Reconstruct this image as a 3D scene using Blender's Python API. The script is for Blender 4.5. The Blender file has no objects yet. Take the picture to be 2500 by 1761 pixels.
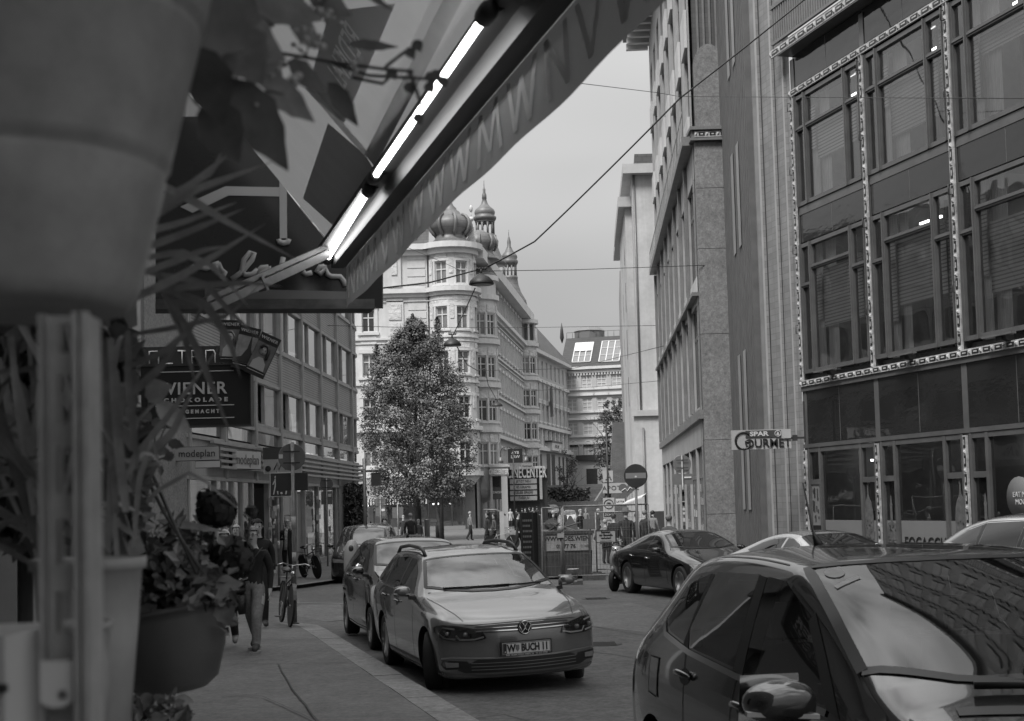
import bpy,bmesh,math,random
from mathutils import Vector as V, Matrix as MX
from mathutils.bvhtree import BVHTree
R=math.radians; PI=math.pi
S=bpy.context.scene; COL=S.collection
rnd=random.Random(7)
# ---------------------------------------------------------------- camera
FPX,PX,PY=3472.,1250.,1010.
CAMZ=1.87; _p,_r=.063,.0264
FW=V((0,math.cos(_p),math.sin(_p))); _u=V((0,-math.sin(_p),math.cos(_p))); _x=V((1,0,0))
UP=_u*math.cos(_r)+_x*math.sin(_r); RT=_x*math.cos(_r)-_u*math.sin(_r)
CP=V((0,0,CAMZ))
def ray(x,y): return FW+RT*((x-PX)/FPX)+UP*((PY-y)/FPX)
def at(x,y,Y):
    d=ray(x,y); return CP+d*(Y/d.y)
def gz(Y):
    return -.0065*min(max(Y,0),40)
def fac(x,y,o,u):
    n=math.hypot(*u); u=(u[0]/n,u[1]/n); w=(-u[1],u[0]); d=ray(x,y)
    t=(o[0]*w[0]+o[1]*w[1])/(d.x*w[0]+d.y*w[1]); P=CP+d*t
    return ((P.x-o[0])*u[0]+(P.y-o[1])*u[1],P.z)
cam=bpy.data.cameras.new("Camera"); co=bpy.data.objects.new("Camera",cam); COL.objects.link(co)
m=MX.Identity(4)
for i,c in enumerate((RT,UP,-FW)):
    for j in range(3): m[j][i]=c[j]
m.translation=CP; co.matrix_world=m
cam.sensor_width=36; cam.lens=36*FPX/2500; cam.shift_y=(1010-880.5)/2500
cam.clip_start=.05; cam.clip_end=3000
cam.dof.use_dof=True; cam.dof.focus_distance=22; cam.dof.aperture_fstop=9.0
S.camera=co
# ---------------------------------------------------------------- materials
def mat(name,v,rough=.8,metal=0,spec=.5,noise=None,bump=None,coat=0,emit=0,wave=None,brick=None,vary=None):
    m=bpy.data.materials.new(name); m.use_nodes=True; nt=m.node_tree; N=nt.nodes; L=nt.links
    b=N['Principled BSDF']; b.inputs['Base Color'].default_value=(v,v,v,1)
    b.inputs['Roughness'].default_value=rough; b.inputs['Metallic'].default_value=metal
    b.inputs['Specular IOR Level'].default_value=spec
    if coat: b.inputs['Coat Weight'].default_value=coat; b.inputs['Coat Roughness'].default_value=.03
    if emit: b.inputs['Emission Color'].default_value=(1,1,1,1); b.inputs['Emission Strength'].default_value=emit
    tc=N.new('ShaderNodeTexCoord'); cur=None; hb=None
    def mul(a,c):
        x=N.new('ShaderNodeMath'); x.operation='MULTIPLY'
        for i,q in enumerate((a,c)):
            if isinstance(q,(int,float)): x.inputs[i].default_value=q
            else: L.new(q,x.inputs[i])
        return x.outputs[0]
    def mr(o,a,c,f0=.3,f1=.7):
        x=N.new('ShaderNodeMapRange'); L.new(o,x.inputs[0]); x.inputs[1].default_value=f0; x.inputs[2].default_value=f1
        x.inputs[3].default_value=a; x.inputs[4].default_value=c; return x.outputs[0]
    for nz in ([noise] if noise and not isinstance(noise,list) else (noise or [])):
        sc,am=nz[0],nz[1]; n=N.new('ShaderNodeTexNoise'); n.inputs['Scale'].default_value=sc; n.inputs['Detail'].default_value=6
        n.inputs['Roughness'].default_value=.62
        if len(nz)>2:
            mp=N.new('ShaderNodeMapping'); mp.inputs['Scale'].default_value=nz[2]; L.new(tc.outputs['Object'],mp.inputs[0]); L.new(mp.outputs[0],n.inputs['Vector'])
        else: L.new(tc.outputs['Object'],n.inputs['Vector'])
        o=mr(n.outputs[0],1-am,1+am); cur=o if cur is None else mul(cur,o)
    if wave:   # (axis, period, dark factor, width fraction)
        ax,per,dk,wf=wave; sp=N.new('ShaderNodeSeparateXYZ'); L.new(tc.outputs['Object'],sp.inputs[0])
        o=mul(sp.outputs['XYZ'.index(ax)],1/per); fr=N.new('ShaderNodeMath'); fr.operation='FRACT'; L.new(o,fr.inputs[0])
        st=N.new('ShaderNodeMath'); st.operation='LESS_THAN'; L.new(fr.outputs[0],st.inputs[0]); st.inputs[1].default_value=wf
        o=mr(st.outputs[0],1,dk,0,1); cur=o if cur is None else mul(cur,o)
    if brick:  # (w,h,mortar,dark,axes)
        bw,bh,mo,dk,ax=brick[:5]; sp=N.new('ShaderNodeSeparateXYZ'); L.new(tc.outputs['Object'],sp.inputs[0])
        cb=N.new('ShaderNodeCombineXYZ'); L.new(sp.outputs['XYZ'.index(ax[0])],cb.inputs[0]); L.new(sp.outputs['XYZ'.index(ax[1])],cb.inputs[1])
        bt=N.new('ShaderNodeTexBrick'); L.new(cb.outputs[0],bt.inputs['Vector']); bt.inputs['Scale'].default_value=1
        bt.inputs['Brick Width'].default_value=bw; bt.inputs['Row Height'].default_value=bh; bt.inputs['Mortar Size'].default_value=mo
        bt.inputs['Color1'].default_value=(1.1,1.1,1.1,1); bt.inputs['Color2'].default_value=(.86,.86,.86,1); bt.inputs['Mortar'].default_value=(dk,dk,dk,1)
        if len(brick)>5: bt.offset=brick[5]
        bw_=N.new('ShaderNodeRGBToBW'); L.new(bt.outputs[0],bw_.inputs[0]); o=bw_.outputs[0]; cur=o if cur is None else mul(cur,o)
    if vary:
        oi=N.new('ShaderNodeObjectInfo'); o=mr(oi.outputs['Random'],1-vary,1+vary,0,1); cur=o if cur is None else mul(cur,o)
    if cur is not None:
        o=mul(cur,v); cc=N.new('ShaderNodeCombineColor'); [L.new(o,cc.inputs[i]) for i in range(3)]; L.new(cc.outputs[0],b.inputs['Base Color'])
    if bump:
        n=N.new('ShaderNodeTexNoise'); n.inputs['Scale'].default_value=bump[0]; n.inputs['Detail'].default_value=5; L.new(tc.outputs['Object'],n.inputs['Vector'])
        if len(bump)>3:
            mp=N.new('ShaderNodeMapping'); mp.inputs['Scale'].default_value=bump[3]; L.new(tc.outputs['Object'],mp.inputs[0]); L.new(mp.outputs[0],n.inputs['Vector'])
        bn=N.new('ShaderNodeBump'); bn.inputs['Strength'].default_value=bump[1]; bn.inputs['Distance'].default_value=bump[2]
        L.new(n.outputs[0],bn.inputs['Height']); L.new(bn.outputs[0],b.inputs['Normal'])
    return m
def glassmat(name,refl,tint,base=.02,wob=0,wsc=.8):
    """real pane: fresnel-weighted reflection over a see-through tint"""
    m=bpy.data.materials.new(name); m.use_nodes=True; nt=m.node_tree; N=nt.nodes; L=nt.links
    N.remove(N['Principled BSDF']); out=N['Material Output']
    tr=N.new('ShaderNodeBsdfTransparent'); tr.inputs[0].default_value=(tint,tint,tint,1)
    gl=N.new('ShaderNodeBsdfGlossy'); gl.inputs['Roughness'].default_value=.015; gl.inputs[0].default_value=(.95,.95,.95,1)
    df=N.new('ShaderNodeBsdfDiffuse'); df.inputs[0].default_value=(base,base,base,1)
    ad=N.new('ShaderNodeAddShader'); L.new(tr.outputs[0],ad.inputs[0]); L.new(df.outputs[0],ad.inputs[1])
    lw=N.new('ShaderNodeFresnel'); lw.inputs[0].default_value=1.5
    mx=N.new('ShaderNodeMapRange'); L.new(lw.outputs[0],mx.inputs[0]); mx.inputs[3].default_value=refl; mx.inputs[4].default_value=1
    ms=N.new('ShaderNodeMixShader'); L.new(mx.outputs[0],ms.inputs[0]); L.new(ad.outputs[0],ms.inputs[1]); L.new(gl.outputs[0],ms.inputs[2])
    L.new(ms.outputs[0],out.inputs[0])
    if wob:
        tc=N.new('ShaderNodeTexCoord'); n=N.new('ShaderNodeTexNoise'); n.inputs['Scale'].default_value=wsc; n.inputs['Detail'].default_value=1
        L.new(tc.outputs['Object'],n.inputs['Vector']); bn=N.new('ShaderNodeBump'); bn.inputs['Strength'].default_value=wob; bn.inputs['Distance'].default_value=.05
        L.new(n.outputs[0],bn.inputs['Height']); L.new(bn.outputs[0],gl.inputs['Normal'])
    return m
# ---------------------------------------------------------------- mesh builder
class MB:
    def __init__(s): s.v=[];s.f=[];s.m=[];s.sm=[];s.T=None
    def add(s,vs,fs,mi=0,smooth=False):
        o=len(s.v)
        for p in vs:
            p=V(p); s.v.append(s.T@p if s.T is not None else p)
        for f in fs: s.f.append([o+i for i in f]); s.m.append(mi); s.sm.append(smooth)
    def box(s,x0,x1,y0,y1,z0,z1,mi=0):
        s.add([(x0,y0,z0),(x1,y0,z0),(x1,y1,z0),(x0,y1,z0),(x0,y0,z1),(x1,y0,z1),(x1,y1,z1),(x0,y1,z1)],
              [(0,3,2,1),(4,5,6,7),(0,1,5,4),(1,2,6,5),(2,3,7,6),(3,0,4,7)],mi)
    def beam(s,p,q,w,h=None,mi=0,up=(0,0,1)):
        p=V(p);q=V(q);h=h or w;d=(q-p).normalized();a=d.cross(V(up))
        if a.length<1e-4:a=d.cross(V((0,1,0)))
        a.normalize();b=a.cross(d);a*=w/2;b*=h/2
        s.add([p-a-b,p+a-b,p+a+b,p-a+b,q-a-b,q+a-b,q+a+b,q-a+b],[(0,1,2,3),(4,7,6,5),(0,4,5,1),(1,5,6,2),(2,6,7,3),(3,7,4,0)],mi)
    def tube(s,path,r,n=8,mi=0,closed=False,flat=1):
        P=[V(p) for p in path];k=len(P);rs=r if isinstance(r,(list,tuple)) else [r]*k
        vs=[];a=None
        for i,p in enumerate(P):
            d=(P[(i+1)%k]-P[i-1]) if closed else (P[min(i+1,k-1)]-P[max(i-1,0)])
            d.normalize()
            if a is None:
                a=d.cross(V((0,0,1)));
                if a.length<1e-3:a=d.cross(V((1,0,0)))
            a=(a-d*a.dot(d)).normalized();b=d.cross(a)
            for j in range(n):
                t=2*PI*j/n;vs.append(p+(a*math.cos(t)+b*math.sin(t)*flat)*rs[i])
        fs=[]
        for i in range(k if closed else k-1):
            for j in range(n):
                A=i*n;B=((i+1)%k)*n;fs.append((A+j,A+(j+1)%n,B+(j+1)%n,B+j))
        if not closed: fs+= [tuple(range(n-1,-1,-1)),tuple(range((k-1)*n,k*n))]
        s.add(vs,fs,mi,True)
    def lathe(s,prof,n=16,c=(0,0,0),mi=0,smooth=True,a0=0,a1=2*PI,axis='z'):
        full=abs(a1-a0-2*PI)<1e-6;k=n if full else n+1;vs=[]
        for r,z in prof:
            for j in range(k):
                t=a0+(a1-a0)*j/n;x,y=r*math.cos(t),r*math.sin(t)
                q=(x,y,z) if axis=='z' else ((z,x,y) if axis=='x' else (x,z,y))
                vs.append((c[0]+q[0],c[1]+q[1],c[2]+q[2]))
        fs=[]
        for i in range(len(prof)-1):
            for j in range(n):
                b=(j+1)%k;fs.append((i*k+j,i*k+b,(i+1)*k+b,(i+1)*k+j))
        if full:
            if prof[0][0]>1e-6: fs.append(tuple(range(k-1,-1,-1)))
            if prof[-1][0]>1e-6: fs.append(tuple(range((len(prof)-1)*k,len(prof)*k)))
        s.add(vs,fs,mi,smooth)
    def cyl(s,p,q,r,n=12,mi=0): s.tube([p,q],r,n,mi)
    def ball(s,c,r,n=10,mi=0,sc=(1,1,1)):
        vs=[];fs=[];h=n//2+1
        for i in range(h+1):
            f=PI*i/h
            for j in range(n):
                t=2*PI*j/n;vs.append((c[0]+r*sc[0]*math.sin(f)*math.cos(t),c[1]+r*sc[1]*math.sin(f)*math.sin(t),c[2]+r*sc[2]*math.cos(f)))
        for i in range(h):
            for j in range(n): fs.append((i*n+j,(i+1)*n+j,(i+1)*n+(j+1)%n,i*n+(j+1)%n))
        s.add(vs,fs,mi,True)
    def prism(s,poly,y0,y1,mi=0):   # polygon in (x,z), extruded along y
        n=len(poly);vs=[(x,y0,z) for x,z in poly]+[(x,y1,z) for x,z in poly]
        fs=[tuple(range(n)),tuple(range(2*n-1,n-1,-1))]+[(i,i+n,(i+1)%n+n,(i+1)%n) for i in range(n)]
        s.add(vs,fs,mi)
    def prismz(s,poly,z0,z1,mi=0):
        n=len(poly);vs=[(x,y,z0) for x,y in poly]+[(x,y,z1) for x,y in poly]
        fs=[tuple(range(n-1,-1,-1)),tuple(range(n,2*n))]+[(i,(i+1)%n,(i+1)%n+n,i+n) for i in range(n)]
        s.add(vs,fs,mi)
    def quad(s,a,b,c,d,mi=0,smooth=False): s.add([a,b,c,d],[(0,1,2,3)],mi,smooth)
    def mesh(s,name,mats):
        me=bpy.data.meshes.new(name);me.from_pydata([tuple(p) for p in s.v],[],s.f)
        for q in (mats if isinstance(mats,(list,tuple)) else [mats]): me.materials.append(q)
        me.polygons.foreach_set('material_index',s.m);me.polygons.foreach_set('use_smooth',s.sm);me.update();return me
    def build(s,name,mats,parent=None,loc=None,**k): return obj(name,s.mesh(name,mats),parent,loc,**k)
def obj(name,me,parent=None,loc=None,rz=None,label=None,cat=None,group=None,kind=None):
    o=bpy.data.objects.new(name,me);COL.objects.link(o)
    if parent: o.parent=parent
    if loc is not None:o.location=loc
    if rz is not None:o.rotation_euler=(0,0,rz)
    if label:o['label']=label
    if cat:o['category']=cat
    if group:o['group']=group
    if kind:o['kind']=kind
    return o
def thing(name,label,cat,loc=(0,0,0),rz=0,group=None): return obj(name,None,None,loc,rz,label,cat,group)
def copytree(o,parent=None):
    c=o.copy();COL.objects.link(c)
    if parent:c.parent=parent
    for ch in list(o.children):copytree(ch,c)
    return c
def fixnormals(me):
    bm=bmesh.new();bm.from_mesh(me);bmesh.ops.recalc_face_normals(bm,faces=bm.faces);bm.to_mesh(me);bm.free()
def evald(o):
    dg=bpy.context.evaluated_depsgraph_get();dg.update()
    return bpy.data.meshes.new_from_object(o.evaluated_get(dg),preserve_all_data_layers=True,depsgraph=dg)
def textmesh(t,size,mt,depth=.004,align='CENTER',sx=1,spacing=1,shear=0,bold=0):
    c=bpy.data.curves.new('lettering','FONT');c.body=t;c.size=size;c.extrude=depth;c.align_x=align;c.align_y='CENTER'
    c.space_character=spacing;c.shear=shear;c.offset=bold;c.resolution_u=3
    o=bpy.data.objects.new('lettering',c);COL.objects.link(o);me=evald(o)
    bpy.data.objects.remove(o);bpy.data.curves.remove(c)
    # stand it upright facing -y
    for v in me.vertices: v.co=V((v.co.x*sx,-v.co.z,v.co.y))
    me.materials.clear();me.materials.append(mt);me.name='lettering';return me
def text(t,size,mt,parent,loc,name='lettering',rz=0,**k):
    return obj(name,textmesh(t,size,mt,**k),parent,loc,rz)
def openwall(mb,s0,s1,z0,z1,holes,depth=.25,mi=0,fn=None,rmi=None,y=0):
    """wall sheet on local y with real rectangular openings and reveals"""
    xs=sorted({s0,s1,*[h[0] for h in holes],*[h[1] for h in holes]});zs=sorted({z0,z1,*[h[2] for h in holes],*[h[3] for h in holes]})
    xs=[x for x in xs if s0-1e-6<=x<=s1+1e-6];zs=[z for z in zs if z0-1e-6<=z<=z1+1e-6]
    f=fn or (lambda a,b,c:(a,b,c))
    for i in range(len(xs)-1):
        run=None
        for j in range(len(zs)-1):
            cx,cz=(xs[i]+xs[i+1])/2,(zs[j]+zs[j+1])/2
            inh=any(h[0]<cx<h[1] and h[2]<cz<h[3] for h in holes)
            if not inh: run=[zs[j] if run is None else run[0],zs[j+1]]
            if run and (inh or j==len(zs)-2):
                mb.quad(f(xs[i],y,run[0]),f(xs[i+1],y,run[0]),f(xs[i+1],y,run[1]),f(xs[i],y,run[1]),mi);run=None
    r=mi if rmi is None else rmi
    for a,b,c,d in holes:
        mb.quad(f(a,y,c),f(a,y+depth,c),f(a,y+depth,d),f(a,y,d),r);mb.quad(f(b,y,c),f(b,y,d),f(b,y+depth,d),f(b,y+depth,c),r)
        mb.quad(f(a,y,d),f(a,y+depth,d),f(b,y+depth,d),f(b,y,d),r);mb.quad(f(a,y,c),f(b,y,c),f(b,y+depth,c),f(a,y+depth,c),r)
def winmesh(w,h,t=.06,vb=(.5,),hb=(.66,),d=.07,sill=None):
    """centred at the foot of the opening, facing -y: frame (+sill) and pane"""
    f=MB();f.box(-w/2,-w/2+t,0,d,0,h);f.box(w/2-t,w/2,0,d,0,h);f.box(-w/2+t,w/2-t,0,d,0,t);f.box(-w/2+t,w/2-t,0,d,h-t,h)
    for x in vb:
        for z0,z1 in ((t,h*hb[0]-t*.45),(h*hb[0]+t*.45,h-t)) if hb else ((t,h-t),): f.box(-w/2+x*w-t*.5,-w/2+x*w+t*.5,.004,d-.004,z0,z1)
    for z in hb: f.box(-w/2+t,w/2-t,-.006,d-.01,h*z-t*.45,h*z+t*.45)
    if sill: f.box(-w/2-sill,w/2+sill,-.22,-.02,-.14,-.003)
    p=MB();p.quad((-w/2+t*.5,d*.6,t*.5),(w/2-t*.5,d*.6,t*.5),(w/2-t*.5,d*.6,h-t*.5),(-w/2+t*.5,d*.6,h-t*.5));return f,p
def windows(parent,spots,fm,pm,yoff=.14,rz=0,name='window'):
    """one window part (frame) with its pane sub-part per spot"""
    for q in spots:
        w=obj(name,fm,parent,(q[0],q[3] if len(q)>3 else yoff,q[1]),q[2] if len(q)>2 else rz);obj('pane',pm if not isinstance(pm,list) else rnd.choice(pm),w)
def dirrz(u): return math.atan2(u[1],u[0])
M={}
M['asphalt']=mat('asphalt',.10,.85,noise=[(.25,.22),(1.6,.16),(7,.30),(20,.35)],bump=(60,.35,.01))
M['asphalt2']=mat('asphalt patch',.13,.85,noise=[(.6,.16),(7,.28),(20,.32)],bump=(60,.35,.01))
M['crack']=mat('asphalt seam',.03,.7,noise=(6,.3))
M['pave']=mat('pavement',.125,.85,noise=[(.35,.2),(2,.14),(9,.22),(25,.25)],bump=(90,.3,.008))
M['granite']=mat('kerb granite',.19,.75,noise=[(.9,.2),(9,.28),(25,.3)],bump=(80,.2,.005))
M['white line']=mat('road paint',.3,.7,noise=(8,.35))
M['black']=mat('black paint',.012,.45); M['dark']=mat('dark metal',.035,.45,noise=(3,.2)); M['iron']=mat('dark iron',.02,.5)
M['mid']=mat('grey metal',.16,.45,.3,noise=(4,.15)); M['galv']=mat('galvanised steel',.22,.5,.4,noise=[(7,.25),(40,.1)]); M['alu']=mat('aluminium',.3,.4,.6,noise=(3,.12))
M['white']=mat('white paint',.6,.5,noise=(3,.06)); M['offwhite']=mat('off white board',.4,.5,noise=(2,.1)); M['letter']=mat('pale lettering',.55,.5)
M['rubber']=mat('rubber',.016,.75,noise=(20,.2)); M['chrome']=mat('chrome',.5,.12,1)
M['wood']=mat('weathered wood',.1,.8,noise=[(3,.35,(1,1,8)),(20,.2)])
M['gwin']=mat('window glass',.03,.06,spec=.9,noise=(.6,.5)); M['gwin2']=mat('window glass with curtain',.16,.1,spec=.9,noise=(1.2,.35)); M['gdark']=mat('dark glass',.012,.05,spec=.8)
M['leaf']=mat('leaf',.055,.55,noise=(3,.45)); M['bark']=mat('bark',.05,.9,noise=(6,.4))
# ---------------------------------------------------------------- sky and light
SUN_EL,SUN_AZ=R(52),R(-150)   # azimuth of the sun seen from above, measured from +Y clockwise (behind and to the left)
W=bpy.data.worlds.new("World"); S.world=W; W.use_nodes=True; nt=W.node_tree; N=nt.nodes; L=nt.links
bg=N['Background']; bg.inputs[1].default_value=.1
sk=N.new('ShaderNodeTexSky'); sk.sky_type='NISHITA'; sk.sun_disc=False; sk.sun_elevation=SUN_EL; sk.sun_rotation=SUN_AZ
bw=N.new('ShaderNodeRGBToBW'); L.new(sk.outputs[0],bw.inputs[0])
tc=N.new('ShaderNodeTexCoord'); sp=N.new('ShaderNodeSeparateXYZ'); L.new(tc.outputs['Generated'],sp.inputs[0])
def mrn(o,a,b,c,d,sm=False):
    x=N.new('ShaderNodeMapRange'); L.new(o,x.inputs[0])
    if sm:x.interpolation_type='SMOOTHSTEP'
    for i,q in enumerate((a,b,c,d)): x.inputs[i+1].default_value=q
    return x.outputs[0]
def mth(op,a,b):
    x=N.new('ShaderNodeMath'); x.operation=op
    for i,q in enumerate((a,b)):
        if isinstance(q,(int,float)): x.inputs[i].default_value=q
        else: L.new(q,x.inputs[i])
    return x.outputs[0]
grad=mrn(mth('POWER',mrn(sp.outputs[2],0,1,0,1),1.5),0,1,2.05,11.5)
mp=N.new('ShaderNodeMapping'); mp.inputs['Scale'].default_value=(1.3,1.3,4.2); L.new(tc.outputs['Generated'],mp.inputs[0])
n1=N.new('ShaderNodeTexNoise'); n1.inputs['Scale'].default_value=1.9; n1.inputs['Detail'].default_value=2.5; n1.inputs['Roughness'].default_value=.48; L.new(mp.outputs[0],n1.inputs['Vector'])
cl=mrn(n1.outputs[0],.3,.72,.83,1.13,True)
n2=N.new('ShaderNodeTexNoise'); n2.inputs['Scale'].default_value=3.2; n2.inputs['Detail'].default_value=6; L.new(tc.outputs['Generated'],n2.inputs['Vector'])
hi=mrn(n2.outputs[0],.35,.65,.45,1.5,True); k_=mrn(sp.outputs[2],.3,.8,0,1,True)
hx=mth('ADD',mth('MULTIPLY',mth('SUBTRACT',hi,1.0),k_),1.0)
v=mth('MULTIPLY',mth('MULTIPLY',grad,cl),hx); v=mth('ADD',v,mth('MULTIPLY',bw.outputs[0],.10))
cc=N.new('ShaderNodeCombineColor'); [L.new(v,cc.inputs[i]) for i in range(3)]; L.new(cc.outputs[0],bg.inputs[0])
sl=bpy.data.lights.new('sun','SUN'); sl.energy=2.3; sl.angle=R(18); sl.color=(1,.99,.98)
so=bpy.data.objects.new('sun',sl); COL.objects.link(so)
sd=V((math.sin(SUN_AZ)*math.cos(SUN_EL),math.cos(SUN_AZ)*math.cos(SUN_EL),math.sin(SUN_EL)))
so.rotation_euler=sd.to_track_quat('Z','Y').to_euler(); so.location=(0,0,60)
S.view_settings.view_transform='Standard'; S.view_settings.look='None'; S.view_settings.exposure=.76; S.view_settings.gamma=1
S.cycles.max_bounces=7; S.cycles.transparent_max_bounces=12; S.cycles.caustics_reflective=False; S.cycles.caustics_refractive=False
try: S.cycles.use_denoising=True
except Exception: pass
# ---------------------------------------------------------------- ground, pavements
g=MB(); ys=[-90,-10,0,10,20,30,40,70,120,600,1500]; xs=[-900,-40,-8,0,8,40,900]
vs=[(x,y,gz(y)) for y in ys for x in xs]
fs=[(j*7+i,j*7+i+1,(j+1)*7+i+1,(j+1)*7+i) for j in range(len(ys)-1) for i in range(6)]
g.add(vs,fs); g.build('road',M['asphalt'],kind='structure')
def kx(Y): return -.349-.257*(Y-12.29)
def wx(Y): return -.72-.27*Y
KP=[(.55,-8),(.45,0),(.32,5),(.14,9)]+[(kx(y),y) for y in (11.6,13,15,17,19,21,22.6)]+[(-3.32,23.7),(-3.75,24.3)]
def slab(name,poly,h,mt,drop=.3):
    b=MB();n=len(poly);top=[(x,y,gz(y)+h) for x,y in poly];bot=[(x,y,gz(y)-drop) for x,y in poly]
    b.add(top+bot,[tuple(range(n))]+[(i,i+n,(i+1)%n+n,(i+1)%n) for i in range(n)]); me=b.mesh(name,mt); fixnormals(me); return obj(name,me,kind='structure')
def sheet(name,pix,mt,h=.004,kind='structure'):
    b=MB();b.add([V(p) for p in pix],[tuple(range(len(pix)))]);me=b.mesh(name,mt);fixnormals(me)
    if me.polygons[0].normal.z<0: me.flip_normals()
    return obj(name,me,kind=kind)
inner=[(x-.33,y) for x,y in KP]
slab('pavement',[(wx(-8)-.1,-8)]+inner+[(-8,24.3),(-8,22)],.10,M['pave'])
# granite kerb stones
b=MB(); acc=0
for (x0,y0),(x1,y1) in zip(KP[:-1],KP[1:]):
    Ln=math.hypot(x1-x0,y1-y0);n=max(1,round(Ln/1.1));d=V((x1-x0,y1-y0,0))/Ln;nn=V((-d.y,d.x,0))
    for i in range(n):
        a=V((x0,y0,0))+d*(Ln*i/n+.005);c=V((x0,y0,0))+d*(Ln*(i+1)/n-.005);h=.104+rnd.uniform(-.002,.003)
        p=[a,c,c+nn*.325,a+nn*.325]
        b.add([(q.x,q.y,gz(q.y)-.2) for q in p]+[(q.x,q.y,gz(q.y)+h) for q in p],[(4,5,6,7),(0,1,5,4),(1,2,6,5),(2,3,7,6),(3,0,4,7)])
b.build('kerb',M['granite'],kind='structure')
def gp(x,y,h=0):
    z=0;d=ray(x,y)
    for _ in range(7):
        t=(z+h-CAMZ)/d.z;z=gz(d.y*t)
    return CP+d*t
def seam(name,pts,h,w,mt,px=True):
    b=MB();P=[gp(x,y,h) if px else V((x,y,gz(y)+h)) for x,y in pts]
    # refine and jitter a little so a seam is not ruler straight
    Q=[]
    for p,q in zip(P[:-1],P[1:]):
        n=max(2,int((q-p).length/.35))
        for i in range(n):
            r=p.lerp(q,i/n)
            if i: r+=V((rnd.uniform(-.012,.012),rnd.uniform(-.012,.012),0))
            Q.append(r)
    Q.append(P[-1])
    for p,q in zip(Q[:-1],Q[1:]):
        d=(q-p).normalized();n=V((-d.y,d.x,0))*w/2
        e=V((0,0,.003));b.quad(p-n+e,q-n+e,q+n+e,p+n+e)
    return b.build(name,mt,kind='structure')
for pts,w in [(([(681,1622),(716,1686),(778,1761)]),.016),(([(560,1621),(850,1619)]),.02),(([(690,1527),(770,1530)]),.025),(([(560,1530),(690,1527)]),.02),([(770,1760),(640,1700),(540,1695)],.012),([(800,1560),(600,1563)],.015)]:
    seam('pavement_seam',pts,.10,w,M['crack'])
for pts,w in [([(1436,1528),(1500,1540),(1600,1556)],.03),([(1445,1556),(1500,1552),(1580,1550)],.02),([(1445,1592),(1520,1602),(1600,1620)],.025),([(800,1519),(850,1514)],.03),([(1330,1410),(1480,1411)],.12),([(1120,1761),(1230,1745),(1290,1761)],.02)]:
    seam('road_seam',pts,0,w,M['crack'])
sheet('asphalt_patch',[gp(x,y,.004) for x,y in ((1380,1478),(1540,1471),(1640,1500),(1640,1552),(1436,1528))],M['asphalt2'])
sheet('asphalt_patch',[gp(x,y,.004) for x,y in ((735,1476),(830,1475),(850,1512),(795,1518),(700,1500))],M['asphalt2'])
seam('road_marking',[(726,1472.5),(838,1473.5)],.006,.10,M['white line'])
seam('road_marking',[(1330,1290.5),(1400,1288)],.006,.3,M['white line'])
seam('road_marking',[(1130,1352),(1160,1340),(1215,1322)],.006,.35,M['white line'])
# far pavement by the ribbed building, corner kerb and pavement on the right
u2=.046
slab('pavement',[(-14,37),(-6.55,37),(-5.95,38.3),(-5.35,40.5),(-4.1,66),(-3.4,71),(-9,75),(-14,75)],.09,M['pave'])
seam('kerb',[(-14,36.9),(-6.5,36.9),(-5.85,38.2),(-5.25,40.5),(-4.0,66)],.10,.3,M['granite'],px=False)
def sx(Y): return 18.03-.2808*Y
slab('pavement',[(sx(0)-3.2,0),(sx(0)+.3,0),(sx(37)+.3,37),(7.4,39.5),(9,75),(5.6,75),(4.2,46),(4.6,37),(sx(32)-3.2,32)],.09,M['pave'])
# rising ground before the hotel
h=MB();hx=[-1,2.6,6,10,16,30];hy=[166,170,178,186,212,260]
def hz(x,y): return gz(40)-.15+max(0,min(1,(y-168)/12))*4.5
h.add([(x,y,hz(x,y)) for y in hy for x in hx],[(j*6+i,j*6+i+1,(j+1)*6+i+1,(j+1)*6+i) for j in range(5) for i in range(5)])
h.build('embankment',mat('embankment soil',.05,.95,noise=[(.5,.4),(3,.3)]),kind='structure')
# ---------------------------------------------------------------- dark corner building with tile wall (right)
SO=(7.63,37.0); SU=(.2703,-.9628)
st=thing('commercial_building','dark glass and tile commercial building with patterned frames on the right','building',(SO[0],SO[1],0),dirrz(SU))
mdk=mat('dark bronze frame',.095,.35,spec=.6,noise=(2,.2)); mdk2=mat('dark stone trim',.16,.5,noise=[(1.5,.2),(25,.15)])
mol=mat('ornament light',.40,.6,noise=(9,.45)); mod=mat('ornament dark',.02,.4)
msp=mat('polished black panel',.022,.04,spec=.8,bump=(1.3,.35,.02,(.7,1,2.2))); mcl=glassmat('office glass',.12,.95,.012,.25,.9); msh=glassmat('shop glass',.11,.88,.01,.22,.8)
mbl=mat('blind',.75,.7,wave=('Z',.085,.42,.35)); mcu=mat('curtain',.82,.85,noise=(5,.25,(14,1,.4))); min_=mat('office interior',.42,.9,noise=(.7,.4)); mslb=mat('interior ceiling',.25,.9)
lampO=mat('office lamp lit',.8,.5,emit=3)
lampS=mat('shop lamp lit',.8,.5,emit=8)
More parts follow.
